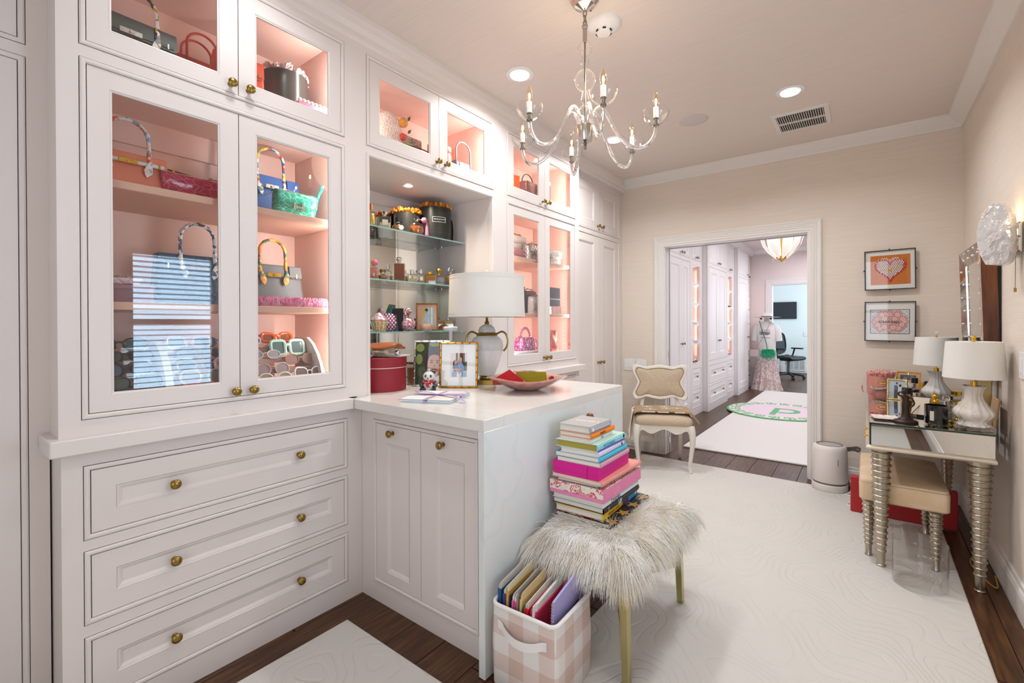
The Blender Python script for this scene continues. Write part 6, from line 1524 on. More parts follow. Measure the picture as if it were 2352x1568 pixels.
# stool
so = thing('vanity_stool', 'beige leather topped stool on silver turned legs under the vanity', 'stool', (.153, 3.33, RZ))
G().loft([rr(.345, .62, .02, .312, 4), rr(.360, .635, .025, .320, 4), rr(.362, .637, .025, .400, 4), rr(.352, .625, .025, .420, 4), rr(.30, .56, .03, .430, 4), rr(.1, .3, .02, .433, 4)], True, True).part('cushion', mat('beige_leather', 'd8bc96', .4, ramp=('noise', 7, [(.35, 'd2b48c'), (.65, 'dfc7a8')]), bump=('noise', 40, .15, .002)), so)
G().tube([(x, y, z) for x, y, z in rr(.354, .629, .024, .408, 4)], .0025, 6, True).part('piping', mat('leather_piping', 'b2946a', .5), so)
sl_ = tleg(.315, .027, .014, 10, .06)
for x in (-.140, .132):
    for y in (-.245, .26): link('leg', sl_, so, (x, y, 0))
t = thing('red_box', 'long flat red box standing behind the vanity stool', 'box', (.182, 3.752, RZ + .001))
G().box(-.262, .262, -.024, .024, 0, .232, .004).part('box', mat('red_box', 'b3262a', .5), t)
t = thing('glass_cylinder', 'clear bubbly glass cylinder vase on the carpet under the vanity', 'vase', (.208, 2.872, RZ))
bubb = thin_glass('bubble_glass', 'ffffff', .02, .6, 4.5)
G().lathe([(.0001, .001), (.100, .001), (.104, .006), (.104, .205), (.106, .209), (.102, .211), (.101, .205), (.101, .010), (.0001, .008)], 56, sy=1.0).part('vase', bubb, t)
q = random.Random(6); bb = G().ball((0, 0, 0), .003, 8, .007, 6).mesh(crystal, 'bubble')
for k in range(22):
    a = R(q.uniform(0, 360)); link('bubble', bb, t, (.1025 * math.cos(a), .1025 * math.sin(a), .165 + .012 * math.sin(3 * a) if k < 14 else q.uniform(.05, .14)))
t = thing('lamp_cord', 'twisted gold lamp cord running down behind the vanity to the floor', 'cord', (0, 0, 0))
G().tube(spline([(.505, 3.35, .74), (.515, 3.42, .5), (.505, 3.55, .2), (.495, 3.62, .03), (.49, 3.50, .006), (.44, 3.30, .006), (.47, 3.12, .006), (.5, 3.06, .006), (.515, 3.2, .006)], 6), .0035, 6).part('cord', mat('gold_cord', 'b88a3c', .5), t)
# ---- vanity lamps
opal = mat('opal_glass', 'e6e2da', .1, ramp=('noise', 14, [(.35, 'd2cabc'), (.65, 'f2efe9')], (1, 1, .3)), coat=.8)
def vlamp(lab, x, y, s, ball, m):
    t = thing('table_lamp', lab, 'table lamp', (x, y, .7505), 20)
    G().box(-.052 * s, .052 * s, -.052 * s, .052 * s, 0, .016, .002).part('acrylic_base', thin_glass('lamp_acrylic', 'f2f3f0', .2, .6, 1.6), t)
    P = [(.0001, .016), (.052, .016), (.058, .022), (.056, .030), (.046, .036), (.044, .042), (.060, .056), (.073, .076), (.070, .092), (.050, .118), (.034, .145), (.030, .168), (.034, .190), (.044, .206), (.042, .209), (.0001, .209)]
    G().lathe([(r * s, z) for r, z in P], 56, flute=(14, .045)).part('body', m, t)
    G().cyl((0, 0, .208), .012, .02, 14).part('socket', gold, t); G().cyl((0, 0, .22), .0035, .205, 8).part('harp_rod', gold, t)
    G().lathe([(.112, .246), (.1005, .418), (.099, .418), (.1105, .246)], 56, cap=False).part('shade', shm, t)
    G().lathe([(.0001, .4165), (.0995, .4165)], 40, cap=False).part('shade_diffuser', shm, t)
    if ball: G().cyl((0, 0, .417), .005, .012, 10).part('finial_base', gold, t); G().ball((0, 0, .442), .013, 14).part('finial', crystal, t)
    else: G().lathe([(.0001, .417), (.008, .418), (.010, .426), (.006, .430), (.010, .437), (.006, .444), (.0001, .445)], 14).part('finial', gold, t)
    return t
vlamp('near vanity lamp with fluted opal glass body and white shade', .412, 3.015, 1.0, False, opal)
vlamp('far vanity lamp with ribbed clear glass body and crystal ball finial', .352, 3.80, .95, True, mat('ribbed_glass', 'efeee9', .08, trans=.25, ior=1.3, coat=.6))
# ---- things on the vanity
VT = .7505
pt_ = thing('flower_box', 'tall pink round box of pink petals at the far end of the vanity', 'flower box', (.085, 4.165, VT))
pkb = mat('pink_hatbox', 'cf8a7e', .6)
G().lathe([(.0001, 0), (.078, 0), (.078, .128), (.074, .13), (.0001, .128)], 44).part('box', pkb, pt_)
petals(pt_, .068, .128, 12, 'eeb0a6', .03, 31)
G().at((0, 0, 0), (0, 0, R(12))).lathe([(.001, 0), (.0001, .0001)], 6)
g = G().at((.012, -.0785, .083), (R(90), 0, 0)); g.tube([(.034 * math.cos(a), .017 * math.sin(a), 0) for a in [2 * PI * i / 24 for i in range(24)]], .0016, 6, True); g.part('gold_oval', gold, pt_)
lettering('Rosé', .016, gold, pt_, (.012, -.0795, .083), (R(90), 0, 0), .0002)
chm_ = G().ball((0, 0, 0), .0055, 8, rings=5).mesh(silver, 'chain_bead')
for k in range(26): link('chain_bead', chm_, pt_, (-.075 + .0048 * k, -.0835 - .002 * (k % 2), .055 - .016 * math.sin(PI * k / 25) + .003 * (k % 3)))
ribbon([(-.078, -.01, .10), (-.098, -.02, .08), (-.105, -.02, .03), (-.095, -.025, .004)], .012).part('ribbon', mat('pink_ribbon', 'dd9a92', .5), pt_)
photoframe('gold glitter frame with photo of a couple on the vanity', (.165, 3.885, VT), .105, .138, -8, 10, glitter('goldframe', 'c9a53c', 'f0dc8a', 200), .010, .0,
    [(0, rect(-1, 1, -1, 1)), (1, rect(-1, 1, -1, -.3)), (2, rect(-.35, .1, -1, .35)), (3, rect(-.35, .0, -.1, .45)), (4, ell(-.05, .6, .12, .15)), (5, ell(-.03, .7, .13, .09)), (6, rect(.15, .55, -1, .25)), (4, ell(.35, .4, .11, .14)), (5, ell(.38, .46, .15, .14))],
    [P_('c9d4da'), P_('bcc6c8'), P_('4a4448'), P_('5b74a0'), skin, P_('2c2420'), P_('efecea')])
photoframe('tiny pink and gold frame in front of the gold glitter frame', (.205, 3.80, VT), .05, .06, -8, 12, bamb, .007, .003, [(0, rect(-1, 1, -1, 1)), (1, rect(-.2, .3, -1, .2)), (2, ell(.05, .45, .25, .3))], [P_('7a5a3c'), P_('c05a78'), skin])
photoframe('acrylic and gold frame with group photo at the back of the vanity', (.235, 4.20, VT), .135, .165, -14, 14, gold, .006, .018,
    [(0, rect(-1, 1, -1, 1)), (1, ell(-.4, .5, .3, .3)), (1, ell(.5, .6, .3, .3)), (2, ell(.05, .35, .12, .1)), (3, ell(-.35, -.3, .35, .45)), (4, ell(-.35, .05, .2, .22)), (3, ell(.35, -.1, .35, .5)), (4, ell(.35, .2, .2, .22)), (5, rect(-1, 1, -1, -.6))],
    [P_('4a4a50'), P_('7f8088'), P_('d8b83c'), P_('e9e2dc'), skin, P_('c9a8a2')], board=mat('gold_board', 'd9a878', .5))
st_ = thing('statuette', 'slim dark bronze lady statuette on an oval base at the vanity edge', 'statuette', (.165, 3.045, VT), 10)
brz = mat('dark_bronze', '33231a', .4, .3)
G().lathe([(.0001, 0), (.050, 0), (.052, .006), (.046, .012), (.030, .016), (.0001, .016)], 32, sy=.8).part('base', brz, st_)
def fig_secs(L): return [[(c[0] + a * math.cos(2 * PI * i / 16), c[1] + b * math.sin(2 * PI * i / 16), z) for i in range(16)] for c, a, b, z in L]
G().loft(fig_secs([((0, 0), .034, .024, .016), ((.001, 0), .022, .018, .024), ((0, 0), .016, .013, .05), ((-.001, 0), .0155, .013, .075), ((.001, 0), .0175, .014, .092), ((.001, 0), .013, .010, .108), ((0, 0), .0155, .012, .124), ((-.002, 0), .016, .010, .132), ((-.003, 0), .006, .006, .139), ((-.004, 0), .0065, .007, .143), ((-.005, -.001), .0095, .0105, .152), ((-.005, 0), .009, .010, .160), ((-.004, .001), .004, .005, .167), ((-.001, .001), .001, .001, .172)])).part('figure', brz, st_)
G().tube(spline([(.013, 0, .130), (.028, -.002, .116), (.033, -.004, .098), (.026, -.006, .084), (.016, -.006, .080)], 4), .0042, 8).part('arm', brz, st_)
G().tube(spline([(-.016, 0, .130), (-.030, -.006, .140), (-.028, -.01, .152), (-.014, -.011, .156)], 4), .004, 8).part('arm', brz, st_)
cd_ = thing('black_candle', 'black glass candle jar with a pale label at the vanity edge', 'candle', (.283, 3.055, VT))
G().lathe([(.0001, .006), (.044, .006), (.046, .012), (.0465, .098), (.044, .098), (.043, .08), (.0001, .078)], 44).part('jar', mat('black_glass', '0d0d10', .06, coat=.8), cd_)
G().lathe([(.0001, 0), (.044, 0), (.047, .005), (.047, .010), (.044, .012), (.0001, .012)], 40).part('glass_foot', clear, cd_)
G().loft([[(.0468 * math.sin(a), -.0468 * math.cos(a), z) for a in [-.62 + .05 * i for i in range(8)]] for z in (.025, .072)], False, True, False).part('label', mat('cream_label', 'd9d4c8', .6), cd_)
t = thing('trinket_dish', 'pale pink patterned dish in front of the pink flower box', 'dish', (.085, 3.10, VT), 8)
G().loft([rr(.085, .10, .01, 0, 3), rr(.115, .13, .015, .008, 3), rr(.108, .122, .014, .008, 3), rr(.085, .10, .012, .003, 3)], True, False).part('dish', mat('pink_tile', 'e6d3c8', .3, ramp=('checks', 30, [(.3, 'ece4dc'), (.7, 'd39a90')])), t)
t = thing('card_stand', 'beige card leaning on a thin black wire easel on the vanity', 'card', (.232, 3.25, VT), 12)
G().at((0, 0, .012), (R(-28), 0, R(-30))).box(-.035, .035, -.002, .002, 0, .10, .001).part('card', mat('beige_card', 'cdbfaa', .7), t)
for a, b in (((-.05, -.02, .002), (.02, .03, .07)), ((.05, -.03, .002), (.02, .03, .07)), ((-.05, -.02, .002), (.05, -.03, .002))): G().tube([a, b], .0018, 6).part('wire', black, t)
t = thing('kraft_card', 'tan kraft card leaning on the wall behind the near vanity lamp', 'card', (.500, 3.16, VT), rot=(0, R(6), 0))
G().box(-.003, .003, -.055, .095, 0, .138, .002).part('card', mat('kraft', 'c19a70', .7), t)
t = thing('brass_canister', 'brushed brass square canister behind the near vanity lamp shade', 'canister', (.492, 3.305, VT), 0)
G().box(-.024, .024, -.024, .024, 0, .215, .003).part('body', mat('brushed_gold', 'b9a878', .3, 1.0), t); G().box(-.025, .025, -.025, .025, .20, .23, .003).part('lid', mat('brushed_gold', 'b9a878', .3, 1.0), t)
t = thing('gold_bear', 'small shiny gold figurine of stacked balls among the perfumes', 'figurine', (.300, 3.30, VT))
shg = mat('polished_gold', 'e8b82c', .08, 1.0)
G().ball((0, 0, .02), .019, 16).part('body', shg, t); G().ball((0, 0, .052), .017, 16).part('middle', shg, t); G().ball((0, 0, .080), .0145, 16).part('head', shg, t)
for s in (-1, 1): G().ball((s * .011, 0, .092), .006, 10).part('ear', shg, t)
def vb(lab, x, y, w, h, col, shape, cap, caph, capr, **k): return bottle(lab, (x, y, VT), w, h, None, col, shape, cap, caph, capr, rz=5, **k)
vb('amber perfume bottle with wide black label beside the bronze statuette', .190, 3.40, .060, .095, 'c9861f', 'rect', blkcap, .034, .024, label='1a1a1c')
vb('tall dark plum perfume bottle with black cap on the vanity', .262, 3.98, .058, .100, '4a1f2e', 'oval', blkcap, .034, .018)
vb('clear golden perfume bottle with square black cap near the far lamp', .338, 4.08, .056, .072, 'd9b878', 'rect', blkcap, .034, .022)
vb('low round amber bottle with gold ball cap on the vanity', .330, 3.62, .060, .050, 'c98a34', 'round', shg, .03, .017, capshape='ball')
vb('squat clear bottle with chrome cap left of the gold figurine', .252, 3.70, .052, .044, 'e6d8c2', 'round', chrome, .024, .018)
vb('small peach perfume bottle with gold ring cap on the vanity', .228, 3.58, .040, .04, 'd9a27a', 'round', gold, .016, .013)
vb('gold topped perfume bottle with amber glass by the far lamp base', .405, 4.02, .055, .058, 'd08a24', 'rect', shg, .045, .012)
vb('tall gold capped perfume bottle beside the dark plum bottle', .292, 3.88, .036, .085, 'a87a3a', 'oval', gold, .03, .011)
vb('clear pink tinted perfume bottle right of the gold figurine', .362, 3.46, .062, .062, 'e0b2a2', 'round', crystal, .034, .018, capshape='ball')
vb('dark red perfume bottle behind the clear pink bottle', .398, 3.64, .048, .048, '8e2f24', 'round', blkcap, .02, .013)
vb('small teal perfume bottle with chrome top behind the black candle', .338, 3.22, .045, .06, '8fb8a6', 'rect', chrome, .032, .012)
vb('yellow perfume bottle with wide gold cap near the wall', .445, 3.80, .060, .060, 'd8ae2c', 'rect', shg, .022, .024)
vb('amber flame bottle with crystal stopper behind the near lamp', .430, 3.42, .055, .065, 'c5812a', 'flame', crystal, .03, .014, capshape='facet')
vb('clear faceted scent bottle between the two vanity lamps', .385, 3.30, .05, .05, 'ece6da', 'flame', crystal, .026, .014, capshape='facet')
vb('low gold and cream scent bottle in the middle of the vanity', .302, 3.46, .05, .035, 'e2cfa0', 'round', gold, .018, .016)
t = thing('black_frame_box', 'small black box with a white border standing on the vanity', 'box', (.262, 3.46, VT), 8)
G().box(-.038, .038, -.015, .015, 0, .085, .002).part('box', black, t); G().ring(-.036, .036, .003, .082, [(0, -.0155), (0, -.017), (.005, -.017), (.005, -.0155)]).part('border', white, t)
t = thing('cream_case', 'cream leather case behind the near vanity lamp', 'case', (.420, 3.165, VT), 0)
G().loft([rr(.09, .03, .012, .001, 4), rr(.09, .03, .012, .105, 4), rr(.07, .02, .008, .112, 4)], True, True).part('case', mat('cream_case', 'dbc79e', .5), t)
t = thing('crystal_block', 'cluster of faceted crystal and gold jewellery before the near lamp', 'ornament', (.345, 3.10, VT), 25)
for k, (x, y, s) in enumerate(((0, 0, .014), (.022, .006, .011), (-.02, .008, .012), (.006, -.016, .010))):
    G().at((x, y, s * .8), (.4 * k, .3, k)).lathe([(.0001, -s * .8), (s * .7, -s * .4), (s, 0), (s * .6, s * .6), (.0001, s * .7)], 7, smooth=False).part('crystal', crystal if k % 2 else gold, t)
# ================================================================== THE ROOM BEYOND
sknob = G().at((0, 0, 0), (R(90), 0, 0)).lathe([(.0001, 0), (.008, 0), (.005, .004), (.005, .014), (.016, .022), (.017, .028), (.010, .034), (.0001, .035)], 14).mesh(mat('hall_knob', '8f8674', .25, 1.0), 'knob')
knobmesh = sknob
def tallcab(lab, x, y0, y1, mid, drawers, single=False):
    r = wallroot('wardrobe', lab, 'wardrobe', x); U = Unit(r, hallp); m = mid
    w = .085
    lo = .72 if drawers else .10
    if single:
        for z0, z1, p in ((2.118, 2.56, (2.20, 2.48)), (lo, 2.085, (lo + .10, 1.99))):
            U.hole(y0 + .05, y1 - .05, z0, z1); U.door(y0 + .0685, y1 - .0685, z0 + .0185, z1 - .0185, None, (y0 + .17, y1 - .17, *p), y1 - .12, 2.16 if z0 > 2 else 1.0)
    else:
        U.pair(y0 + .05, y1 - .05, 2.118, 2.56, (y0 + .16, m - .09, 2.20, 2.48), (m + .09, y1 - .16, 2.20, 2.48), 2.16, (m - .045, m + .045), False, m)
        U.pair(y0 + .05, y1 - .05, lo, 2.085, (y0 + .16, m - .09, lo + .10, 1.99), (m + .09, y1 - .16, lo + .10, 1.99), 1.0, (m - .045, m + .045), False, m)
    if drawers:
        for z0, z1 in ((.395, .665), (.10, .375)):
            U.drawer(y0 + .05, y1 - .05, z0, z1, (y0 + .16, y1 - .16, z0 + .09, z1 - .09), (y0 + .32, y1 - .32), (z0 + z1) / 2)
    U.finish(y0, y1, 0, 2.60)
    G().box(y0, y1 - .001, .018, .5, 0, 2.6).part('carcass', hallp, r); return r
def shelfcol(lab, x, y0, y1, oy0, oy1):
    r = wallroot('shoe_cabinet', lab, 'cabinet', x); U = Unit(r, hallp)
    Zs = ((1.803, 2.05), (1.537, 1.78), (1.262, 1.506), (1.01, 1.226), (.728, .97))
    for a, b in Zs: U.holes.append((oy0, oy1, a, b))
    m = (oy0 + oy1) / 2
    U.pair(oy0 - .04, oy1 + .04, 2.118, 2.56, (oy0 + .01, m - .05, 2.20, 2.48), (m + .05, oy1 - .01, 2.20, 2.48), 2.16, (m - .03, m + .03), False, m)
    for z0, z1 in ((.395, .655), (.10, .375)): U.drawer(oy0 - .04, oy1 + .04, z0, z1, (oy0 + .03, oy1 - .03, z0 + .08, z1 - .08), (m,), (z0 + z1) / 2)
    U.finish(y0, y1, 0, 2.60)
    G().box(oy0 - .02, oy0, .02, .38, .71, 2.07).box(oy1, oy1 + .02, .02, .38, .71, 2.07).box(oy0 - .02, oy1 + .02, .37, .385, .71, 2.07).part('niche_lining', peach, r)
    for z in (.72, .99, 1.244, 1.5215, 1.7915, 2.06): G().box(oy0, oy1, .0205, .37, z - .010, z + .008).part('shelf', hallp, r)
    area('hall_led', (x - .03, oy1 - .012, 1.40), 1.6, 1.2, .012, LED, (0, R(90), R(40)), 160)
    return r
tallcab('white panelled wardrobe just inside the room beyond', -1.87, 4.50, 6.268, 5.86, False)
shelfcol('white open shoe cabinet beside the first wardrobe of the room beyond', -1.87, 6.27, 6.778, 6.315, 6.665)
tallcab('white panelled wardrobe with drawers in the middle of the room beyond', -1.795, 6.78, 7.93, 7.36, True)
shelfcol('narrow white open shoe cabinet after the middle wardrobe', -1.84, 7.932, 8.618, 8.16, 8.46)
tallcab('white single door wardrobe at the far end of the room beyond', -1.78, 8.62, 9.50, 9.06, False, True)
shelfcol('narrowest white open shoe cabinet in the far corner of the room beyond', -1.84, 9.502, 9.985, 9.70, 9.92)
struct(G().box(-2.44, -1.79, 4.47, 9.99, 2.602, CE).part('trim_5', hallp))
crown('trim_6', (-1.79, 4.47), (-1.79, 9.99), (1, 0), KP, hallp)
def shoe(lab, y, z, x, col, rz=90, kind='shoes', grp=None):
    t = thing('pair_of_shoes', lab, 'shoes', (x, y, z), rz, grp)
    for s in (-1, 1):
        G().loft([[(s * .045 + px * w, py, pz + hz) for px, pz in ((-1, 0), (1, 0), (.8, 1 * h), (-.8, 1 * h))] for py, w, h, hz in ((-.10, .012, .012, 0), (-.07, .032, .03, 0), (-.02, .034, .05, .005), (.04, .03, .055, .02), (.09, .024, .05, .035), (.10, .015, .03, .04))], True, True).part('shoe', mat('shoe_' + col, col, .35), t)
    return t
for y, z, x, c, l in ((6.42, .7285, -1.95, '6d4f3a', 'brown strappy shoes on the lowest shelf of the first shoe cabinet'), (6.45, .9985, -1.95, 'b9bcc4', 'silver shoes on the second lowest shelf of the first shoe cabinet'), (6.40, 1.2525, -1.95, 'cfd6c8', 'pale green shoes on the middle shelf of the first shoe cabinet'),
                      (8.24, 1.53, -1.92, '4a4440', 'dark shoes on a high shelf of the second shoe cabinet'), (8.25, 1.2525, -1.92, 'cfd2c6', 'pale shoes on the middle shelf of the second shoe cabinet'), (8.25, .7285, -1.92, 'd88a98', 'pink shoes on the lowest shelf of the second shoe cabinet')):
    shoe(l, y, z, x, c)
t = thing('white_box', 'small white box on the second highest shelf of the first shoe cabinet', 'box', (-1.95, 6.40, 1.5300), 90)
G().box(-.06, .07, -.05, .05, 0, .075, .004).box(-.02, -.01, -.051, .051, .0, .076).part('box', mat('pale_green_box', 'dfe6da', .5), t)
t = thing('white_bow', 'white ribbon bow ornament on the top shelf of the first shoe cabinet', 'ornament', (-1.96, 6.41, 1.8000), 90)
for a in (35, 80, 125, 160): G().at((0, 0, .05), (0, R(-a + 90), 0)).tube(arc((0, 0, .045), .028, 0, 360, 16, 'xz', .05)[:-1], .006, 6, True).part('loop', white, t)
G().lathe([(.0001, 0), (.06, 0), (.05, .03), (.02, .05), (.0001, .055)], 18).part('base', white, t)
# ---- mannequin by the far door
mq = thing('mannequin', 'headless mannequin in white shirt and pale sequinned skirt by the far door', 'mannequin', (-1.50, 9.70, .001), -8)
def el(cx, cy_, a, b, z, n=28, k=0, amp=0.0): return [(cx + a * (1 + amp * math.cos(k * t)) * math.cos(t), cy_ + b * (1 + amp * math.cos(k * t)) * math.sin(t), z) for t in [2 * PI * i / n for i in range(n)]]
fabric_shirt = mat('white_tee', 'eeecec', .9)
skirtm = mat('sequin_skirt', 'd9c3c2', .3, .25, ramp=('cells', 90, [(.2, 'c9aaa8'), (.5, 'dcc8c6'), (.8, 'f0e4de'), (.95, 'ffffff')], (1, 1, .4)), bump=('cells', 110, .8, .006, (1, 1, .4)))
G().lathe([(.0001, 0), (.13, 0), (.13, .01), (.02, .02), (.016, .6), (.0001, .6)], 20).part('stand', black, mq)
G().loft([el(0, 0, .27, .22, 0, 56, 14, .06), el(0, 0, .235, .18, .10, 56, 14, .07), el(0, 0, .195, .145, .35, 56, 14, .06), el(0, 0, .165, .12, .60, 56, 14, .03), el(0, 0, .15, .105, .72, 56)]).part('skirt', skirtm, mq)
G().loft([el(0, 0, .172, .122, .58), el(0, 0, .165, .118, .66), el(0, 0, .150, .110, .80), el(0, -.005, .162, .115, .98), el(0, -.005, .172, .115, 1.12), el(0, 0, .168, .095, 1.20), el(0, 0, .12, .07, 1.255), el(0, 0, .055, .052, 1.285)]).part('shirt', fabric_shirt, mq)
for s in (-1, 1):
    G().tube([(s * .145, 0, 1.20), (s * .185, .005, 1.12), (s * .205, .0, 1.00), (s * .212, 0, .92)], [.052, .058, .055, .058], 14).part('sleeve', fabric_shirt, mq)
G().loft([el(0, 0, .047, .047, 1.27, 20), el(0, 0, .044, .044, 1.31, 20), el(0, 0, .046, .046, 1.35, 20), el(0, 0, .01, .01, 1.356, 20)]).part('neck', mat('linen_neck', 'd3cdc8', .8), mq)
# the printed motif on the shirt: soft coloured blocks and dark word-like strokes
g = G(); q = random.Random(12)
pr_mats = [mat('print_navy', '3c4456', .8), mat('print_rose', 'd9a4a6', .8), mat('print_sky', '9fb8c4', .8)]
def onshirt(x, z, o=.0015): return (x, -.005 - .117 * math.sqrt(max(0, 1 - (x / .172) ** 2)) - o, z)
for k in range(26):
    x = -.085 + .17 * (k % 13) / 12; z = 1.055 + .03 * (k // 13) + q.uniform(-.008, .008); g.mi(0)
    a, b = q.uniform(.003, .006), q.uniform(.010, .018)
    g.add([onshirt(x - a, z - b), onshirt(x + a, z - b), onshirt(x + a, z + b), onshirt(x - a, z + b)], [(0, 1, 2, 3)])
for k in range(14):
    x = -.075 + .15 * (k % 7) / 6; z = (1.125, .985)[k // 7]; g.mi(1 + k % 2)
    g.add([onshirt(x - .012, z - .006), onshirt(x + .010, z - .008), onshirt(x + .012, z + .007), onshirt(x - .010, z + .006)], [(0, 1, 2, 3)])
g.part('shirt_print', pr_mats, mq)['kind'] = 'stuff'
hat = thing('sun_hat', 'white wide brimmed hat with black band on the mannequin', 'hat', (-1.50, 9.70, 1.338), -8)
hm = mat('hat_white', 'dedcda', .7)
G().loft([el(0, 0, .235, .21, .03, 36), el(0, 0, .237, .212, .034, 36), el(0, 0, .16, .14, .022, 36), el(0, 0, .095, .085, .030, 36), el(0, 0, .092, .082, .075, 36), el(0, 0, .075, .062, .108, 36), el(0, .0, .03, .02, .112, 36), el(0, 0, .001, .001, .108, 36)], False).part('felt', hm, hat)
G().loft([el(0, 0, .098, .088, .028, 36), el(0, 0, .0965, .0865, .048, 36)], False).part('band', black, hat)
for s in (-1, 1): G().loft([rr(.03, .02, .006, 0), rr(.05, .02, .008, .015), rr(.02, .014, .005, .03)]).part('brim_bow', black, hat, (s * .085, -.05, -.012))
def xbag(nm, lab, cat, y): return thing(nm, lab, cat, (-1.50, 9.70, .001), -8)
gb = xbag('feather_purse', 'green feather crossbody purse hanging on the mannequin', 'handbag', 0)
grf = mat('green_feather', '1fa376', .8, ramp=('noise', 30, [(.3, '128a5e'), (.7, '39c394')]))
G().loft([rr(.15, .05, .02, -.05), rr(.17, .06, .025, 0), rr(.14, .05, .02, .05)]).part('body', grf, gb, (.085, -.175, .72))
G().tube([(-.10, -.085, 1.30), (-.07, -.115, 1.20), (0, -.138, 1.0), (.045, -.150, .85), (.06, -.17, .77)], .0065, 6).part('strap', mat('green_strap', '1c7d4c', .5), gb)
q = random.Random(14); st = []
for i in range(900):
    x = q.uniform(-.09, .09); z = q.uniform(-.055, .05); a = q.uniform(-1, 1); l = q.uniform(.05, .09)
    st.append([(.085 + x + l * t * (a * .8 + x * 4), -.175 - .03 - .05 * t * (1 - t), .72 + z + l * t * (.35 * q.uniform(-1, 1) + z * 5) - .06 * t * t) for t in (0, .2, .4, .6, .8, 1)])
hair('feathers', gb, st, .0022, grf)
pbg = xbag('clear_tote', 'small clear pink trimmed bag hanging at the mannequin side', 'handbag', 0)
G().loft([rr(.155, .06, .01, -.07), rr(.165, .06, .01, .055)], True, False).part('body', mat('clear_pink_vinyl', 'e6d6d4', .2, trans=.2), pbg, (-.165, -.165, .70))
G().tube([(-.235, -.16, .75), (-.245, -.155, .77), (-.165, -.165, .775), (-.09, -.16, .77), (-.085, -.155, .75)], .006, 6).part('trim', mat('rose_trim', 'c98a8c', .5), pbg)
G().tube([(.09, -.085, 1.29), (.06, -.115, 1.18), (-.02, -.138, 1.0), (-.10, -.145, .85), (-.14, -.16, .775)], .004, 6).part('strap', mat('rose_trim', 'c98a8c', .5), pbg)
# ---- office beyond: television, desk, chair, return grille, switch
tv = thing('television', 'black flat television on the office wall beyond the far door', 'television', (-1.665, 13.418, 1.575))
G().box(-.27, .27, -.05, -.001, -.215, .215, .006).part('casing', black, tv); G().box(-.262, .262, -.052, -.0495, -.203, .207).part('screen', mat('tv_screen', '1d2a33', .08, coat=.5), tv)
rg = thing('return_grille', 'white wall return air grille low on the office wall', 'vent', (-1.405, 13.40, .245))
G().ring(-.205, .205, -.20, .20, [(0, 0), (0, -.012), (.03, -.012), (.03, 0)]).part('frame', white, rg)
G().box(-.18, .18, -.004, -.001, -.175, .175).part('duct', mat('grille_dark', '9db0b2', .7), rg)
for x in (-.06, .06): G().box(x - .008, x + .008, -.012, -.004, -.175, .175).part('bar', white, rg)
slv = G().box(-.175, .175, -.010, -.004, -.004, .004).mesh(white, 'slat')
for k in range(15): link('slat', slv, rg, (0, 0, -.154 + .022 * k), (R(20), 0, 0))
sw = thing('switch_plate', 'white switch plate on the office wall right of the chair', 'switch', (-1.20, 13.419, .98))
G().box(-.05, .05, -.008, -.0005, -.06, .06, .003).part('plate', white, sw); G().box(-.018, .018, -.011, -.007, -.034, .034, .002).part('rocker', white, sw)
dk = thing('desk', 'white desk end behind the mannequin in the office', 'desk', (-2.05, 12.75, .001))
G().box(-.38, .40, -.35, .60, .72, .755, .004).part('top', white, dk)
for x, y in ((-.34, -.31), (.36, -.31), (-.34, .56), (.36, .56)): G().box(x - .025, x + .025, y - .025, y + .025, 0, .72).part('leg', white, dk)
mg = thing('magazine_file', 'grey patterned magazine file standing on the office desk', 'file box', (-1.78, 12.70, .7565), 10)
G().prism([(-.10, 0), (.10, 0), (.10, .20), (-.02, .30), (-.10, .30)], -.05, .05, 'y').part('file', mat('grey_print', 'a9b2b2', .6, ramp=('noise', 22, [(.4, '7f8a8c'), (.6, 'd5dcdb')])), mg)
oc = thing('office_chair', 'black mesh office chair on five casters in the office', 'office chair', (-1.40, 11.88, .001), 62)
bkp = mat('chair_black', '1d2022', .45); msh = mat('chair_mesh', '3a4042', .8, bump=('dots', 300, .5, .002))
for k in range(5):
    a = 2 * PI * k / 5 + .3; c_, s_ = math.cos(a), math.sin(a)
    L = G().tube([(0, 0, .12), (c_ * .16, s_ * .16, .105), (c_ * .30, s_ * .30, .075)], [.032, .026, .020], 8).part('base_arm', bkp, oc)
    G().at((c_ * .30, s_ * .30, .031), (R(90), 0, a)).cyl((0, 0, -.022), .031, .044, 16).part('caster', bkp, L)
G().cyl((0, 0, .10), .028, .30, 14).part('gas_column', mat('chair_grey', '6d7476', .3, .6), oc)
G().box(-.12, .12, -.12, .14, .40, .46, .02).part('tilt_box', bkp, oc)
S = []
for j in range(9):
    v = -1 + j / 4; S.append([(u * .25, v * .24 - .01, .485 + .02 * u * u + (.02 if v > .6 else 0) - (.025 * (v < -.8)) ) for u in [-1 + i / 5 for i in range(11)]])
o = G().loft(S, False, True, False).part('seat', bkp, oc); md = o.modifiers.new('thickness', 'SOLIDIFY'); md.thickness = .045
fr_ = [(x, .27 + .05 * (z - .55) + .14 * (z - .8) ** 2 + .04 * (x / .24) ** 2 * -1, z) for x, z in [(-.20, .58), (-.245, .72), (-.235, .90), (-.20, 1.0), (-.10, 1.035), (0, 1.04), (.10, 1.035), (.20, 1.0), (.235, .90), (.245, .72), (.20, .58), (0, .545)]]
G().tube(spline(fr_ + [fr_[0]], 3)[:-1], .017, 8, True).part('back_frame', bkp, oc)
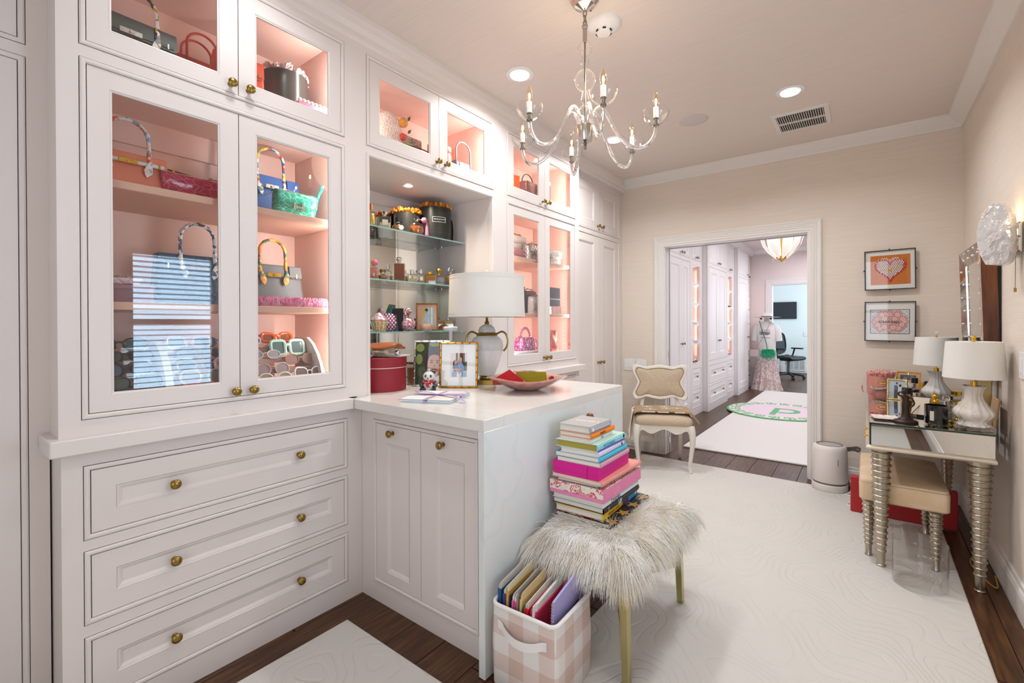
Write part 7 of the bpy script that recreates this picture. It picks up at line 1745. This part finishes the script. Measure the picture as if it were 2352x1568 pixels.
G().add(fr_, [tuple(range(len(fr_)))]).part('back_mesh', msh, oc)
G().tube([(0, .16, .44), (0, .29, .50), (0, .31, .62), (0, .30, .75)], .028, 8).part('back_spine', bkp, oc)
for s in (-1, 1):
    G().tube([(s * .22, .12, .46), (s * .30, .10, .52), (s * .30, .06, .66)], .018, 8).part('arm_post', bkp, oc)
    G().box(s * .30 - .04, s * .30 + .04, -.14, .13, .66, .69, .012).part('armrest', bkp, oc)
# ---- hall chandelier of frosted glass leaves
hc_ = thing('leaf_chandelier', 'frosted glass leaf chandelier on the ceiling of the room beyond', 'chandelier', (-.80, 6.20, 0))
lfm = mat('frosted_leaf', 'fbf7f0', .4, emit=('fff3e0', .35))
S = []
for r, z, w in ((.06, 2.02, .010), (.085, 2.05, .019), (.14, 2.10, .032), (.195, 2.18, .042), (.225, 2.28, .044), (.235, 2.38, .036), (.238, 2.45, .016)): S.append([(r + .006 * (1 - abs(u)), u * w, z) for u in (-1, -.5, 0, .5, 1)])
lmsh = G().loft(S, False, True, False).mesh(lfm, 'glass_leaf')
S2 = [[(a * .62, b * .8, 2.04 + (z - 2.02) * .9) for a, b, z in s] for s in S]
lmsh2 = G().loft(S2, False, True, False).mesh(lfm, 'glass_leaf')
for k in range(9): link('glass_leaf', lmsh, hc_, (0, 0, 0), (0, 0, 2 * PI * k / 9 + .2))
for k in range(7): link('glass_leaf', lmsh2, hc_, (0, 0, 0), (0, 0, 2 * PI * k / 7))
G().lathe([(.0001, 1.985), (.010, 1.988), (.016, 2.0), (.05, 2.02), (.07, 2.04), (.02, 2.06), (.012, 2.62), (.06, 2.66), (.065, CE)], 20, cap=False).part('stem', gold, hc_)
dr = G().loft([rr(.020, .006, .002, 0, 2), rr(.022, .007, .002, .055, 2)], True, False).mesh(clear, 'crystal_drop')
for k in range(9):
    a = 2 * PI * k / 9; link('crystal_drop', dr, hc_, (.085 * math.cos(a), .085 * math.sin(a), 1.985), (R(25) * -math.sin(a), R(25) * math.cos(a), a + PI / 2))
